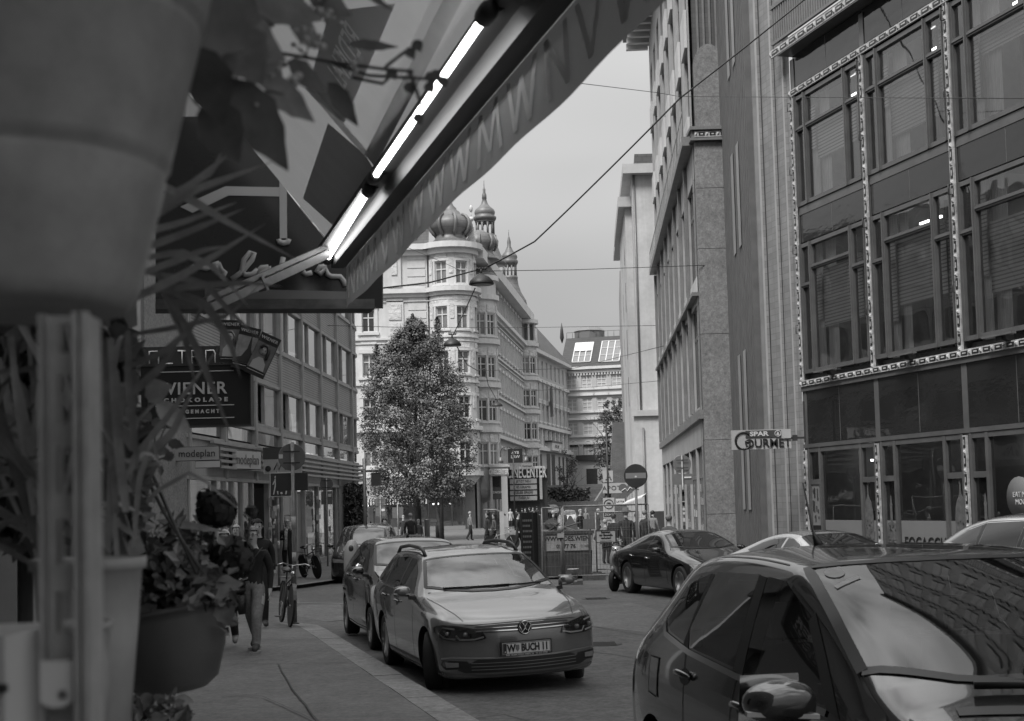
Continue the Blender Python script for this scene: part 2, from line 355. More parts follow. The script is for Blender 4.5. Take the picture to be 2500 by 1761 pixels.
def orn(mb,x,z,ln,w=.15,vert=True,y=-.05,per=.40):
    n=max(1,round(ln/per));p=ln/n
    def bx(a0,a1,c0,c1,y0,mi):
        if vert: mb.box(x+c0,x+c1,y0,y+.05,z+a0,z+a1,mi)
        else: mb.box(x+a0,x+a1,y0,y+.05,z+c0,z+c1,mi)
    bx(0,ln,-w/2,w/2,y,0)
    for i in range(n):
        a=i*p; bx(a+.13,a+p-.03,-w*.30,w*.30,y-.008,1); bx(a+.19,a+p-.09,-w*.10,w*.10,y-.014,0)
        q=w*.32;c=a+.045
        P=[(-.045,-q),(.045,-q),(.045,q),(-.045,q)]
        pts=[(x+e,y-.002,z+c+d) if vert else (x+c+d,y-.002,z+e) for d,e in P];ap=(x,y-.045,z+c) if vert else (x+c,y-.045,z)
        mb.add(pts+[ap],[(0,1,4),(1,2,4),(2,3,4),(3,0,4)],0)
BAY=3.62; NB=8; cols=[-.02+BAY*i for i in range(NB+1)]
w=MB()   # structural wall: piers, spandrels, slabs
w.box(-.12,cols[-1],.16,.55,4.70,5.0); w.box(-.12,cols[-1],.10,.55,8.55,9.0,1); w.box(-.12,cols[-1],.02,.4,9.20,9.40,0)
w.box(-.12,cols[-1],.05,.6,12.35,12.62,1);w.box(-.12,cols[-1],-.35,1.2,13.5,13.78,0);w.box(-.05,cols[-1],2.2,9,13.8,24,2)
w.box(-.12,cols[-1],-.02,.3,4.58,4.70,0); w.box(-.12,cols[-1],-.02,.25,3.10,3.20,0);w.box(-.12,cols[-1],.0,.3,-.5,.12,0)
w.box(-.12,cols[-1],5.5,6,-.5,13.5,3)
for z in (4.45,8.7,13.3): w.box(0,cols[-1],.6,5.5,z,z+.15,4)
for z in (.0,): w.box(0,cols[-1],.3,5.5,-.3,-.1,3)
for x in cols: w.box(x-.10,x+.10,.02,.5,-.5,13.4,0); w.box(x-.06,x+.06,.55,5.5,-.4,13.4,3)
for k in range(2*NB):
    for z in (15.2,19.3,23.0,27.0,31.0): x=.5+k*BAY/2;w.box(x,x+1.0,2.08,2.19,z,z+2.1,5);w.box(x+.46,x+.54,2.05,2.08,z,z+2.1,2)
    for z in (18.2,22.2,26.1,30.1):
        for e in range(3): x=.1+k*BAY/2+e*.6;w.prism([(x,z),(x+.28,z-.4),(x+.56,z),(x+.28,z+.4)],2.1,2.19,0)
w.box(-.05,cols[-1],1.7,9,34.5,35.2,0);w.box(-.05,cols[-1],2.2,9,24,34.5,2)
w.build('wall',[mdk,msp,mat('upper tile',.2,.7,noise=(1,.15)),min_,mslb,mat('upper window pale',.26,.5)],st)
for i in range(NB):
    x0=cols[i]+.11;x1=cols[i+1]-.11
    # mezzanine and band panels in polished black, one part per bay
    for z0,z1,y0 in ((3.21,4.57,.03),(8.47,9.19,.04),(12.63,13.48,.04)):
        b=MB();b.box(x0-.09,x1+.09,y0,y0+.08,z0,z1);b.box((x0+x1)/2-.007,(x0+x1)/2+.007,y0-.004,y0,z0,z1,1)
        if z0<4: b.box(x0-.10,x0-.087,y0-.004,y0,z0,z1,1)
        b.build('dark_panel',[msp,M['mid']],st)
    for r,(z0,z1,trs) in enumerate(((5.03,8.42,(7.33,7.75,7.40)),(9.42,12.33,(11.45,11.45,11.45)))):
        f=MB();p=MB();xm=[x0,x0+.56,x1-.76,x1];t=.10
        for k in range(4):
            xx=xm[k];ww=t if k in(0,3) else t*1.25
            a=xx-(0 if k==0 else ww/2 if k<3 else ww);f.box(a,a+ww,-.02,.12,z0,z1);f.box(a+ww*.3,a+ww*.62,-.055,-.02,z0,z1)
        for k in range(3):
            a,c=xm[k]+t*.8,xm[k+1]-t*.8;zt=trs[k]
            for zz,hh in ((z0,t),(z1-t,t),(zt-t*.6,t*1.2)): f.box(a-.02,c+.02,-.012,.11,zz,zz+hh)
            f.box(a-.02,c+.02,-.04,-.012,zt-.02,zt+.02)
            for q0,q1 in ((z0+t*.6,zt-t*.3),(zt+t*.3,z1-t*.6)): p.quad((a-.04,.06,q0),(c+.04,.06,q0),(c+.04,.06,q1),(a-.04,.06,q1))
        fo=f.build('window_frame',mdk,st);p.build('pane',mcl,fo)
        c=MB();rr=random.Random(i*7+r)
        for k in range(3):
            a,cx=xm[k]+.03,xm[k+1]-.03;hb=z1-(.62+rr.uniform(0,.35)) if k==1 else z1-rr.uniform(.2,.9)
            lo=z0+rr.uniform(.7,1.6)
            c.quad((a,.32,lo),(cx,.32,lo),(cx,.32,hb),(a,.32,hb),0)
            if k==0 or rr.random()<.55:
                cw=(cx-a)*rr.uniform(.7,1) if k!=1 else rr.uniform(.35,.6)
                n=8
                for q in range(n):
                    c.quad((a+cw*q/n,.42+.03*(q%2),z0),(a+cw*(q+1)/n,.42+.03*((q+1)%2),z0),(a+cw*(q+1)/n,.42+.03*((q+1)%2),z1),(a+cw*q/n,.42+.03*(q%2),z1),1)
            if k==1:
                for g_ in (.42,.72): xx=a+(cx-a)*g_;c.box(xx-.05,xx+.05,.7,.8,z0,z1,2);c.box(xx+.08,xx+.11,.74,.8,z0,z1,3)
        c.build('blind',[mbl,mcu,mdk2,M['white']],st)
        for q_ in range(2): lb=MB();xx=xm[0]+rr.uniform(.3,2.4);yy=1.0+q_*1.6;lb.box(xx,xx+.9,yy,yy+.05,z1-.25,z1-.2);lb.build('ceiling_lamp',lampO,st)
    # ceiling lamps glimpsed inside
    # shop bay: frame with transoms
    f=MB();p=MB();xm=[x0,x0+.62,x1-.72,x1];t=.09
    for k in range(4):
        xx=xm[k];a=xx-(0 if k==0 else t*.6 if k<3 else t);f.box(a,a+t*(1 if k in(0,3) else 1.2),-.01,.12,-.1,3.09)
    for k in range(3):
        a,c=xm[k]+t*.7,xm[k+1]-t*.7;f.box(a,c,0,.1,2.98,3.09);f.box(a,c,0,.1,-.1,.22)
        if k!=1: f.box(a,c,-.005,.1,2.15,2.28)
        p.quad((a-.02,.06,.2),(c+.02,.06,.2),(c+.02,.06,3.0),(a-.02,.06,3.0))
    fo=f.build('shop_frame',mdk,st);p.build('pane',msh,fo)
    rr=random.Random(i+40)
    for k in range(8):
        xx=rr.uniform(x0,x1-.4);zz=rr.choice((-.1,.5,.9,1.3,1.7));y0=.9+rr.random()*2;s=MB();s.box(xx,xx+rr.uniform(.15,.6),y0,y0+.3,zz,zz+rr.uniform(.15,.6));s.build('shop_display',(mslb,M['dark'],mdk2,M['white'])[rr.randrange(4)],st)
    for k in range(3): s=MB();xx=rr.uniform(x0,x1-.2);s.box(xx,xx+rr.choice((.06,.5)),1.6+k,1.66+k,2.72,2.76);s.build('shop_lamp',lampS,st)
    if i<6:
        b=MB();bb=x0+1.0
        b.box(x0+1.1,x0+2.1,-.34,-.22,4.95,4.99);b.box(x0+1.5,x0+1.7,-.28,.0,4.86,4.97,1);b.build('flood_light',[M['mid'],M['black']],st)
o=MB()
for x in cols:
    for z,l_,w_ in ((4.84,7.56,.15),(-.1,3.15,.13)): o=MB();orn(o,x,z,l_,w_);o.build('ornament_strip',[mol,mod],st)
for a in ((-.1,4.78,cols[-1],.15,False,-.06,.40),(-.1,12.47,cols[-1],.17,False,-.06,.45),(-.5,13.64,cols[-1]+.4,.2,False,-.36,.5)): o=MB();orn(o,*a);o.build('ornament_band',[mol,mod],st)
b=MB()
for k in range(int(cols[-1]/.13)): b.box(-.4+k*.13,-.34+k*.13,-.32,-.28,13.95,14.85)
b.box(-.45,cols[-1],-.34,-.26,14.85,14.95);b.box(-.45,cols[-1],-.34,-.26,13.88,13.95);b.build('balcony_railing',mdk2,st)
b=MB();b.tube([(-.02,-.06,0),(-.02,-.14,0),(-.02,-.14,.22),(-.02,-.06,.22)],.012,5);hm=b.mesh('hook',M['dark'])
for x in cols[:6]:
    for z in (6.1,8.2,10.3,12.0): obj('hook',hm,st,(x,0,z))
# window graphics of the food shop
gm=mat('frosted film',.17,.6,noise=(.8,.08)); pm=mat('printed tower',.10,.7,noise=[(6,.4),(30,.3)])
b=MB()
for i in range(3):
    x0,x1=cols[i]+.2,cols[i+1]-.2
    for a,c in ((x0+.62,x1-.72),(x1-.65,x1-.02),(x0+.0,x0+.48)):
        if not(i==0 and a<x0+.3): b.quad((a,.045,.25),(c,.045,.25),(c,.045,1.24),(a,.045,1.24))
b.build('window_film',gm,st)
def printed_dome(x,z,s,dome):
    b=MB();y=.035
    if dome:
        pr=[(.32,0),(.36,.25),(.30,.35),(.31,.75),(.27,1.0),(.19,1.25),(.06,1.42),(.035,1.5),(.02,1.85)]
    else: pr=[(.30,0),(.34,.2),(.27,.3),(.24,.55),(.07,.6),(.06,1.1),(.09,1.14),(.05,1.2),(.04,1.32),(.01,1.45)]
    pts=[(x+r*s,z+h*s) for r,h in pr]+[(x-r*s,z+h*s) for r,h in reversed(pr)]
    b.prism(pts,y,y+.006);
    for k in range(14): 
        q=rnd.uniform(-.25,.2);h=rnd.uniform(.0,.6);b.box(x+q*s,x+(q+.05)*s,y-.003,y,z+h*s,z+(h+.05)*s,1)
    for k in range(16): b.ball((x+rnd.uniform(-.3,.3)*s,y-.004,z+rnd.uniform(-.5,.05)*s),.05*s,5,0,(1,.05,1))
    return b
for i,(q,d) in enumerate(((2.98,True),(4.02,False),(6.85,True),(7.75,False),(10.4,True))): printed_dome(q,.78,.72,d).build('window_graphic',[pm,M['dark']],st)
text('FOCACCIA',.40,M['black'],st,(5.45,.03,.72),sx=.9); text('PIZZA  PANINI',.12,M['dark'],st,(5.3,.03,.36)); text('CAFFE',.40,M['black'],st,(1.75,.03,.72),sx=.9)
b=MB();b.lathe([(0,0),(.42,0),(.42,.02),(0,.02)],20,(8.9,.04,1.72),axis='y');bb=b.build('window_graphic',mat('round sticker',.12,.6),st);text('EAT ME\nMOC',.15,M['letter'],st,(8.95,.03,1.7),align='CENTER')
b=MB();b.box(.16,.58,.02,.06,1.10,2.15,0);b.box(.16,.58,.02,.06,.2,1.10,1)
for k in range(14): q=.2+rnd.random()*.3;zz=1.15+rnd.random()*.8;b.box(q,q+.04,.01,.02,zz,zz+rnd.uniform(.05,.3),2)
po=b.build('poster',[gm,M['black'],M['dark']],st);text('Büro in\nWien am\nFleischmarkt 1\nab 55 m²',.095,M['letter'],po,(.37,.012,.72),sx=.62)
# tile wall and pier (continuing the building behind the dark front)
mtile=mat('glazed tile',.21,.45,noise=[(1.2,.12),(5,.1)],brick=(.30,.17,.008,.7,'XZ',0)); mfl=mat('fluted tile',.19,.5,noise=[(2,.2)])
tl=MB()
P=[V((0,0)),V((-2.3,0))]   # local plan coordinates; local +y is into the building
c=MX.Rotation(-dirrz(SU),2)
def loc(X,Y): return c@(V((X,Y))-V(SO))
A=loc(6.98,39.3);B=loc(7.27,46.2)
P=[V((-.12,0)),V((-.35,.0)),V((-.37,-.06)),V((-.46,-.06)),V((-.48,0)),V((-1.0,0)),V((-1.02,-.07)),V((-1.12,-.07)),V((-1.14,0)),V((-1.85,0)),V((-1.87,-.08)),V((-1.99,-.08)),V((-2.01,0)),V((-2.2,.03))]
for x in (0,): pass
d=(B-A)/36
for k in range(37):
    q=A+d*k;nn=V((-d.y,d.x)).normalized();nn=nn if nn.y<0 else -nn
    P.append(q+nn*(.16 if k%2 else 0.0)); 
    P.append(q+d*.97+nn*(.16 if k%2 else 0.0))
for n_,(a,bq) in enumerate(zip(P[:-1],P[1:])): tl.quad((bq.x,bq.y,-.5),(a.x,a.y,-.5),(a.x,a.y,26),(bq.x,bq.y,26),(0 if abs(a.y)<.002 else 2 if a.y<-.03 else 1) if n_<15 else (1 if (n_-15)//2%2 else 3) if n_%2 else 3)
tl.build('tile_wall',[mtile,mfl,mat('tile rib',.32,.5,noise=(2,.15)),mat('tile recess shade',.085,.6,noise=(2,.2))],st)  # flute shade put into the colour: recess tile darker than the raised faces
for xx in (-.40,-.515,-1.0,-1.16,-1.84,-2.02): b=MB();b.box(xx-.022,xx+.022,-.012,.0,-.5,26);b.build('rib_edge_line',M['dark'],st)  # thin dark lines along the rib edges
slm=mat('slit window',.24,.4,noise=(1,.2))
for k,(z0,z1) in enumerate(((1.5,6.2),(9.3,12.4),(14.8,20))):
    for q in (.32,.52): 
        b=MB();s=A.lerp(B,q);e=A.lerp(B,q+.09);n=V((-d.y,d.x)).normalized();n=n if n.y<0 else -n
        s+=n*.18;e+=n*.18;b.quad((e.x,e.y,z0),(s.x,s.y,z0),(s.x,s.y,z1),(e.x,e.y,z1));b.build('slit_window',slm,st)
# granite pier
mgr=mat('speckled granite',.175,.55,noise=[(.6,.15),(7,.3),(20,.3)],bump=(40,.2,.01))
px0,px1,py=6.22,7.30,46.0
pr=MB()
def wb(mb,X0,X1,Y0,Y1,z0,z1,mi=0):
    q=[loc(X0,Y0),loc(X1,Y0),loc(X1,Y1),loc(X0,Y1)];mb.prismz([(t.x,t.y) for t in q],z0,z1,mi)
lv=[-.5,1.35,3.75,7.2,10.0,12.0,13.55]
for z0,z1 in zip(lv[:-1],lv[1:]): wb(pr,px0,px1,py,py+.9,z0+.008,z1-.008)
wb(pr,px0+.03,px1-.01,py+.03,py+.9,-.5,13.55)
wb(pr,px0-.15,px1+.1,py-.15,py+.9,13.56,13.64,1);wb(pr,px0-.08,px1+.08,py-.06,py+.9,13.65,13.9,1);wb(pr,px0-.16,px1+.1,py-.16,py+.9,13.91,14.02,1)
# rounded slab above the pier
q=[]
for k in range(13):
    t=PI*k/12;q.append((.5*math.cos(t),16.1+.75*math.sin(t)))
q=[(.5,14.03)]+q+[(-.5,14.03)]
vs=[]
for yy in (py+.15,py+.8):
    for a,z in q: t=loc((px0+px1)/2+.03+a,yy);vs.append((t.x,t.y,z))
n=len(q);pr.add(vs,[tuple(range(n)),tuple(range(2*n-1,n-1,-1))]+[(i,i+n,(i+1)%n+n,(i+1)%n) for i in range(n)])
wb(pr,px0+.1,px1,py+.5,py+1.4,14.0,27,2)
for k in (0,.33,.66,1): wb(pr,px0+.25+k*.62,px0+.32+k*.62,py+.44,py+.5,15,21,1)
pr.build('granite_pier',[mgr,mdk2,mat('pier tile',.085,.5,brick=(.3,.17,.008,.7,'XZ',0))],st)
b=MB();t=loc(px0,py-.06);o=MB();o.T=MX.Translation((t.x,t.y,0))@MX.Rotation(-dirrz(SU),4,'Z');orn(o,.0,13.775,1.08,.19,False,-.03,.36);o.build('ornament_band',[mol,mod],st)
# side front receding along the side street
LO=loc(6.20,46.3);lr=dirrz((-.0547,-1))-dirrz(SU)
T=MX.Translation((LO.x,LO.y,0))@MX.Rotation(lr,4,'Z')     # local: +x toward the camera, -y into the street
LEN=27.
b=MB();b.T=T
hol=[];nb=8;bw_=LEN/nb
for k in range(nb):
    x0=-LEN+k*bw_
    for z0,z1 in ((4.9,8.3),(9.2,12.4)): hol.append((x0+.22,x0+bw_-.1,z0,z1))
    hol.append((x0+.15,x0+bw_-.1,.1,3.6))
    for z0,z1 in ((14.7,17.0),(18.4,20.7),(22,24)): hol.append((x0+.9,x0+bw_-.9,z0,z1))
openwall(b,-LEN,0,-.5,26,hol,.3,0)
b.box(-LEN,0,-.35,.1,13.5,13.8,1);b.box(-LEN-.3,.2,-.12,.05,4.45,4.75,1);b.box(-LEN,0,-.2,.05,8.5,8.62,1)
b.box(-LEN-1.4,-1,-1.3,.5,26.3,26.9,1);b.box(-LEN-1.2,-1,-1.1,.4,26.0,26.3,1)
for k in range(26): b.box(-LEN-1+k*1.05,-LEN-.7+k*1.05,-1.15,.0,25.7,26,2)
for k in range(nb):
    x0=-LEN+k*bw_;
    for z0,z1 in ((13.85,14.68),(17.05,18.35),(20.75,21.95)): b.box(x0+.8,x0+bw_-.8,-.10,-.01,z0,z1,2)
    b.box(x0-.1,x0+.2,-.12,-.01,4.8,13.45,1)
    b.box(x0+.25,x0+bw_-.15,-.02,.06,8.66,9.15,2)
b.build('side_wall',[mat('side stone',.30,.7,noise=(1,.2)),mdk2,mat('white spandrel',.46,.5,noise=(.8,.15))],st)
swg=mat('side window glass',.02,.12,spec=.35)
for a,q,z0,z1 in hol:
    b=MB();b.T=T;c_=MB();c_.T=T
    b.quad((a,.2,z0),(q,.2,z0),(q,.2,z1),(a,.2,z1))
    n=4 if z0<14 else 2
    for k in range(n+1): xx=a+(q-a)*k/n;c_.box(xx-.06,xx+.06,.08,.19,z0,z1)
    c_.box(a,q,.09,.19,z0+(z1-z0)*.72-.06,z0+(z1-z0)*.72+.06)
    fo=c_.build('window_frame',M['mid'] if z0<1 else mdk,st);b.build('pane',swg,fo)
    if z0<1:
        for zz in (.3,.75,1.2,1.65,2.1):
            b=MB();b.T=T;xx=a+.1
            while xx<q-.2: b.box(xx,xx+.16,.1,.19,zz,zz+rnd.uniform(.2,.36),rnd.randrange(3));xx+=rnd.uniform(.18,.3)
            b.build('goods_shelf',[M['white'],M['mid'],M['dark']],st)
b=MB();b.T=T;b.box(-LEN,0,-.32,-.30,14.6,14.66);[b.box(-LEN+k*.9,-LEN+k*.9+.03,-.32,-.3,13.8,14.6) for k in range(30)];b.build('railing',M['mid'],st)
# hanging shop sign on a bracket
p=at(1858,1074,36.2); sg=thing('hanging_sign','white grocery sign with black letters on a bracket by the tile wall','sign',tuple(p),0)
b=MB();b.box(-.755,.755,-.05,.05,-.24,.255);b.box(-.40,.5,-.075,-.05,.06,.235,1);b.build('sign_panel',[M['offwhite'],mat('sign green',.05,.5)],sg)
text('SPAR',.155,M['letter'],sg,(-.06,-.08,.145),sx=1.35,bold=.006);text('OURMET',.30,M['black'],sg,(.16,-.075,-.10),sx=.98,bold=.005)
b=MB();b.tube([(-.46+.2*math.cos(t)*1.0,-.065,-.02+.215*math.sin(t)) for t in [R(40+k*14) for k in range(21)]]+[(-.30,-.065,-.05),(-.42,-.065,-.05)],.028,6);b.build('lettering',M['black'],sg)
b=MB();b.tube([(.42+.075*math.cos(k*PI/8),-.08,.145+.075*math.sin(k*PI/8)) for k in range(16)],.010,5,closed=True)
b.prism([(.375,.11),(.465,.11),(.42,.205)],-.085,-.076);b.box(.412,.428,-.085,-.076,.085,.11);b.build('emblem',M['letter'],sg)
b=MB();b.box(.755,1.12,-.02,.02,.0,.05);b.box(.80,.92,-.05,.05,-.05,.1);b.box(1.1,1.14,-.04,.04,-.1,.95);b.build('bracket',M['dark'],sg)
# ---------------------------------------------------------------- ribbed office building (left middle)
MO=(-8.2,34.8); MU=(.046,1.)
mp_=thing('office_building','ribbed grey office block with bands of windows above a clothes shop','building',(MO[0],MO[1],0),dirrz(MU))
mrib=mat('ribbed panel',.40,.5,noise=(.8,.12),wave=('Z',.085,.50,.42)); mfr=mat('grey frame',.40,.45,.2,noise=(2,.15)); mfas=mat('fascia board',.44,.6,noise=[(.6,.12),(9,.06)],wave=('X',.46,.75,.03))
mrefl=glassmat('mirror glass',.42,.25,.015,.22,.5); mpier=mat('rough granite pier',.30,.8,noise=[(2,.15),(22,.35)])
b0=3.70; s_=[.85+b0*i for i in range(-1,9)]; s_[0]=-2.8
EndS=28.1; RC=3.2     # rounded end: radius
def bend(x,y,z):
    if x<=EndS: return (x,y,z)
    t=(x-EndS)/RC; return (EndS+(RC-y)*math.sin(t),RC-(RC-y)*math.cos(t),z)
def bbox(mb,x0,x1,y0,y1,z0,z1,mi=0,step=.5):
    n=max(1,int((x1-x0)/step)) if x1>EndS else 1
    for k in range(n):
        a=x0+(x1-x0)*k/n;c=x0+(x1-x0)*(k+1)/n
        mb.add([bend(a,y0,z0),bend(c,y0,z0),bend(c,y1,z0),bend(a,y1,z0),bend(a,y0,z1),bend(c,y0,z1),bend(c,y1,z1),bend(a,y1,z1)],[(0,3,2,1),(4,5,6,7),(0,1,5,4),(1,2,6,5),(2,3,7,6),(3,0,4,7)],mi)
XE=EndS+RC*1.45
w=MB()
for z in (5.86,8.68,11.5): bbox(w,-3,XE,0,.12,z,z+1.14,0)
for z in (5.80,7.0,8.62,9.82,11.44,4.30,3.76,2.72): bbox(w,-3,XE,-.06,.16,z-.03,z+.07,1)
bbox(w,-3,XE,-.01,.14,2.8,3.8,2); bbox(w,-3,XE,3.0,3.2,-.5,13,3); bbox(w,-3,XE,.1,3,2.75,2.9,3)
for z in (5.86,8.68,11.5): bbox(w,-3,XE,.12,3,z+.3,z+.5,3)
for z in (3.02,3.18,3.34,3.50,3.66): bbox(w,2.6,XE-.4,-.22,-.12,z,z+.075,1)
w.box(-3,.35,-.12,.6,-.5,9,4);w.box(-3.2,-3,-.1,3.2,-.5,13,3); w.build('wall',[mrib,mfr,mfas,mat('office interior grey',.25,.9,noise=(.4,.3)),mpier],mp_)
f=MB()
xs=[.85+b0*i for i in range(0,8)]+[EndS+2.0,EndS+4.2]
for x in xs:
    for q in (-.07,.07): bbox(f,x+q-.045,x+q+.045,-.09,.1,2.75,13)
f.build('mullion',mfr,mp_)
mwd=mat('window dark gap',.015,.5)
for i in range(9):
    x0=xs[i]+.13 if i<8 else EndS+2.1; x1=xs[i+1]-.13 if i<8 else EndS+4.1
    for r,(z0,z1) in enumerate(((3.90,5.80),(7.07,8.64),(9.89,11.4))):
        f=MB();p=MB();xm=x0+(x1-x0)*.36;zl=z0
        if r==0: bbox(f,x0,x1,-.02,.08,4.36,4.46)
        for a,c in ((x0,xm),(xm,x1)):
            zz=4.46 if r==0 else z0
            op=(i in (2,3,5,6) and r==0 and a==x0)
            for q in ((a,a+.06,zz,z1),(c-.06,c,zz,z1),(a,c,zz,zz+.06),(a,c,z1-.06,z1)): bbox(f,q[0],q[1],-.03,.08,q[2],q[3])
            n=3 if c>EndS else 1
            for k in range(n):
                u0=a+(c-a)*k/n;u1=a+(c-a)*(k+1)/n
                y1=.04; y2=.55 if op else .04
                p.quad(bend(u0,y1,zz),bend(u1,y1,zz),bend(u1,y2 if op else y1,z1),bend(u0,y2 if op else y1,z1))
                if r==0: p.quad(bend(u0,.05,z0),bend(u1,.05,z0),bend(u1,.05,4.4),bend(u0,.05,4.4))
        fo=f.build('window_frame',mfr,mp_);p.build('pane',mrefl,fo)
# shop front
scl=glassmat('shop window clear',.12,.75,.01)
for x in (.9,3.6,4.6,5.5,6.6,7.9,10.1,12.2,14.5,16.0,18.6,20.5,22.6): f=MB();f.box(x-.07,x+.07,-.02,.14,-.4,2.75);f.build('shop_mullion',mfr,mp_)
for a,c in ((.9,3.6),(3.6,4.6),(4.6,5.5),(5.5,6.6),(6.6,7.9),(10.1,12.2),(12.2,14.5),(16.0,18.6),(18.6,20.5),(20.5,22.6)):
    f=MB();p=MB();f.box(a+.07,c-.07,0,.1,-.4,.02);p.quad((a,.05,-.1),(c,.05,-.1),(c,.05,2.72),(a,.05,2.72));fo=f.build('shop_frame',mfr,mp_);p.build('pane',scl,fo)
b=MB();b.box(7.9,10.05,.5,.7,-.4,2.75,0);b.box(14.6,15.9,.1,.2,-.4,2.4,1);b.build('entrance',[M['black'],mat('service door',.24,.5)],mp_)
b=MB();b.box(.8,6,2.2,2.4,-.3,2.7,0)
for k in range(16): 
    x=1+rnd.random()*21;z=rnd.random()*1.2;b.box(x,x+.5,.8+rnd.random(),1.9,-.3,z+.4,rnd.choice((0,1,2)))
for x in (2.2,5.1): b.box(x,x+.2,1.9,2.0,1.6,2.3,2)
b.build('shop_display',[mat('shop wall light',.7,.8),M['dark'],M['offwhite']],mp_)
lampm=mat('lit lamp',.8,.5,emit=3.0)
b=MB();b.box(3.25,3.6,1.0,1.3,2.25,2.5);b.build('shop_lamp',lampm,mp_)
b=MB();b.box(22.9,24.6,-.06,.2,-.4,2.75,0);b.box(26,26.8,-.06,.2,-.4,2.75,0);b.box(24.6,26,.2,.3,-.4,2.75,1);b.build('ground_floor_pier',[mat('limestone',.26,.8,noise=[(1,.15),(12,.2)]),M['dark']],mp_)
b=MB()
for x in (18.0,18.6,9.9,10.4,20.6): 
    for k in range(9): z=.1+rnd.random()*2.2;b.box(x-.1+rnd.random()*.3,x+.25+rnd.random()*.2,-.035,-.02,z,z+rnd.uniform(.08,.3),rnd.randrange(3))
b.build('sticker',[M['offwhite'],M['mid'],M['dark']],mp_)
# ivy
def leafcloud(mb,n,size,fn,mi=0,flat=.6,rs=None,asp=1.0):
    rr=rs or rnd
    for _ in range(n):
        c,nrm=fn(rr)
        d=V((rr.gauss(0,1),rr.gauss(0,1),rr.gauss(0,1)))*flat+nrm
        if d.length<1e-3:d=V((0,0,1))
        d.normalize();a=d.orthogonal().normalized();a=MX.Rotation(rr.random()*6.28,3,d)@a;b_=d.cross(a);s=size*rr.uniform(.6,1.4)
        h=V(c);mi_=rr.choice(mi) if isinstance(mi,(list,tuple)) else mi
        mb.add([h-a*s*.5*asp,h+b_*s*.32+d*s*.08,h+a*s*.5*asp,h-b_*s*.32+d*s*.08],[(0,1,2,3)],mi_)
lm=[mat('leaf dark',.028,.6,noise=(2,.4)),mat('leaf mid',.05,.55,noise=(2,.4)),mat('leaf light',.085,.5,noise=(2,.35))]
for x0,wd in ((24.7,1.5),(27.0,1.4)):
    iv=thing('ivy_plant','dark ivy climbing the %s pier at the end of the ribbed building'%('nearer' if x0<25 else 'rounded corner'),'climbing plant',tuple(MX.Rotation(dirrz(MU),3,'Z')@V((x0,-.1,0))+V((MO[0],MO[1],gz(40)))),dirrz(MU))
    b=MB();leafcloud(b,2600,.17,lambda r:((r.gauss(.0,wd*.3)*(1-.12*0),-.02-abs(r.gauss(0,.16)),(lambda q:q*3.1)(r.random()**.8)),V((0,-1,.3))),[0,0,1])
    b.build('foliage',lm,iv);b=MB();b.tube([(0,0,-.1),(.1,-.05,1),(-.1,-.05,2.6)],.03,5);b.build('stem',M['bark'],iv)
def boxsign(name,label,x,y,Y,wd,ht,txt,mt,tm,size,rz=0,dep=.12,parent=None,**k):
    p=at(x,y,Y);t=thing(name,label,'sign',tuple(p),rz);b=MB();b.box(-wd/2,wd/2,-dep/2,dep/2,-ht/2,ht/2);b.box(-wd/2-.01,wd/2+.01,-dep/2+.02,dep/2+.03,-ht/2-.012,ht/2+.012,1)
    b.build('sign_panel',[mt,M['dark']],t)
    if txt: text(txt,size,tm,t,(0,-dep/2-.012,0),**k)
    return t
boxsign('shop_sign','pale projecting board with dark lower case lettering, hung in front of the shop pier',482,1108,34.2,1.05,.32,'modeplan',M['offwhite'],M['dark'],.245,sx=.92)
t=boxsign('shop_sign','smaller tilted white board with faint lower case lettering beside the slats',588,1124,40.5,1.7,.50,'modeplan',M['white'],M['mid'],.40,rz=dirrz(MU)-.25,dep=.4,sx=.9)
boxsign('shop_sign','blank white board below the lower case lettered board',508,1134,36.0,.62,.16,None,M['white'],None,.1)
t=boxsign('restaurant_sign','two tone box sign with a serif word above handwriting',686,1107,43.,1.05,.34,'Indian',mat('sign maroon',.06,.5),M['letter'],.26,dep=.2);t.children[0].location=(0,0,.06)
b=MB();b.box(-.52,.62,-.1,.1,-.62,-.18);b.build('sign_panel',M['offwhite'],t)
b=MB();b.tube([(-.2,-.11,-.5),(-.1,-.11,-.28),(-.05,-.11,-.5),(.05,-.11,-.26),(.1,-.11,-.34)],.018,5);b.tube([(.14,-.11,-.5),(.18,-.11,-.36),(.2,-.11,-.5),(.27,-.11,-.38),(.32,-.11,-.42),(.33,-.11,-.5)],.016,5);b.ball((-.38,-.11,-.46),.09,10,0,(1,.1,1));b.build('lettering',M['dark'],t)
# rooftop neon above: black strip with outline letters
t=thing('neon_sign','black strip with pale outline letters above the chocolate sign','sign',tuple(at(470,872,31.5)),R(4));b=MB();b.box(-1.5,1.35,0,.15,-.22,.24);b.build('sign_panel',M['black'],t)
b=MB();x=-1.25
for ch in ('J','n','-','T','E','n','D','T'):
    g={'J':[(0,.0),(0,.0),(.02,-.12),(.18,-.12),(.2,.14)],'n':[(0,-.14),(0,.14),(.17,.14),(.2,.08),(.2,-.14)],'-':[(0,-.14),(.2,-.14)],'T':[(0,.14),(.2,.14),(.1,.14),(.1,-.14)],'E':[(.2,.14),(0,.14),(0,0),(.16,0),(0,0),(0,-.14),(.2,-.14)],'D':[(.2,.14),(.06,.14),(0,.08),(0,-.08),(.06,-.14),(.2,-.14)]}[ch]
    b.tube([(x+a,-.03,c) for a,c in g],.016,5);x+=.31
b.build('lettering',mat('neon tube',.7,.4),t)
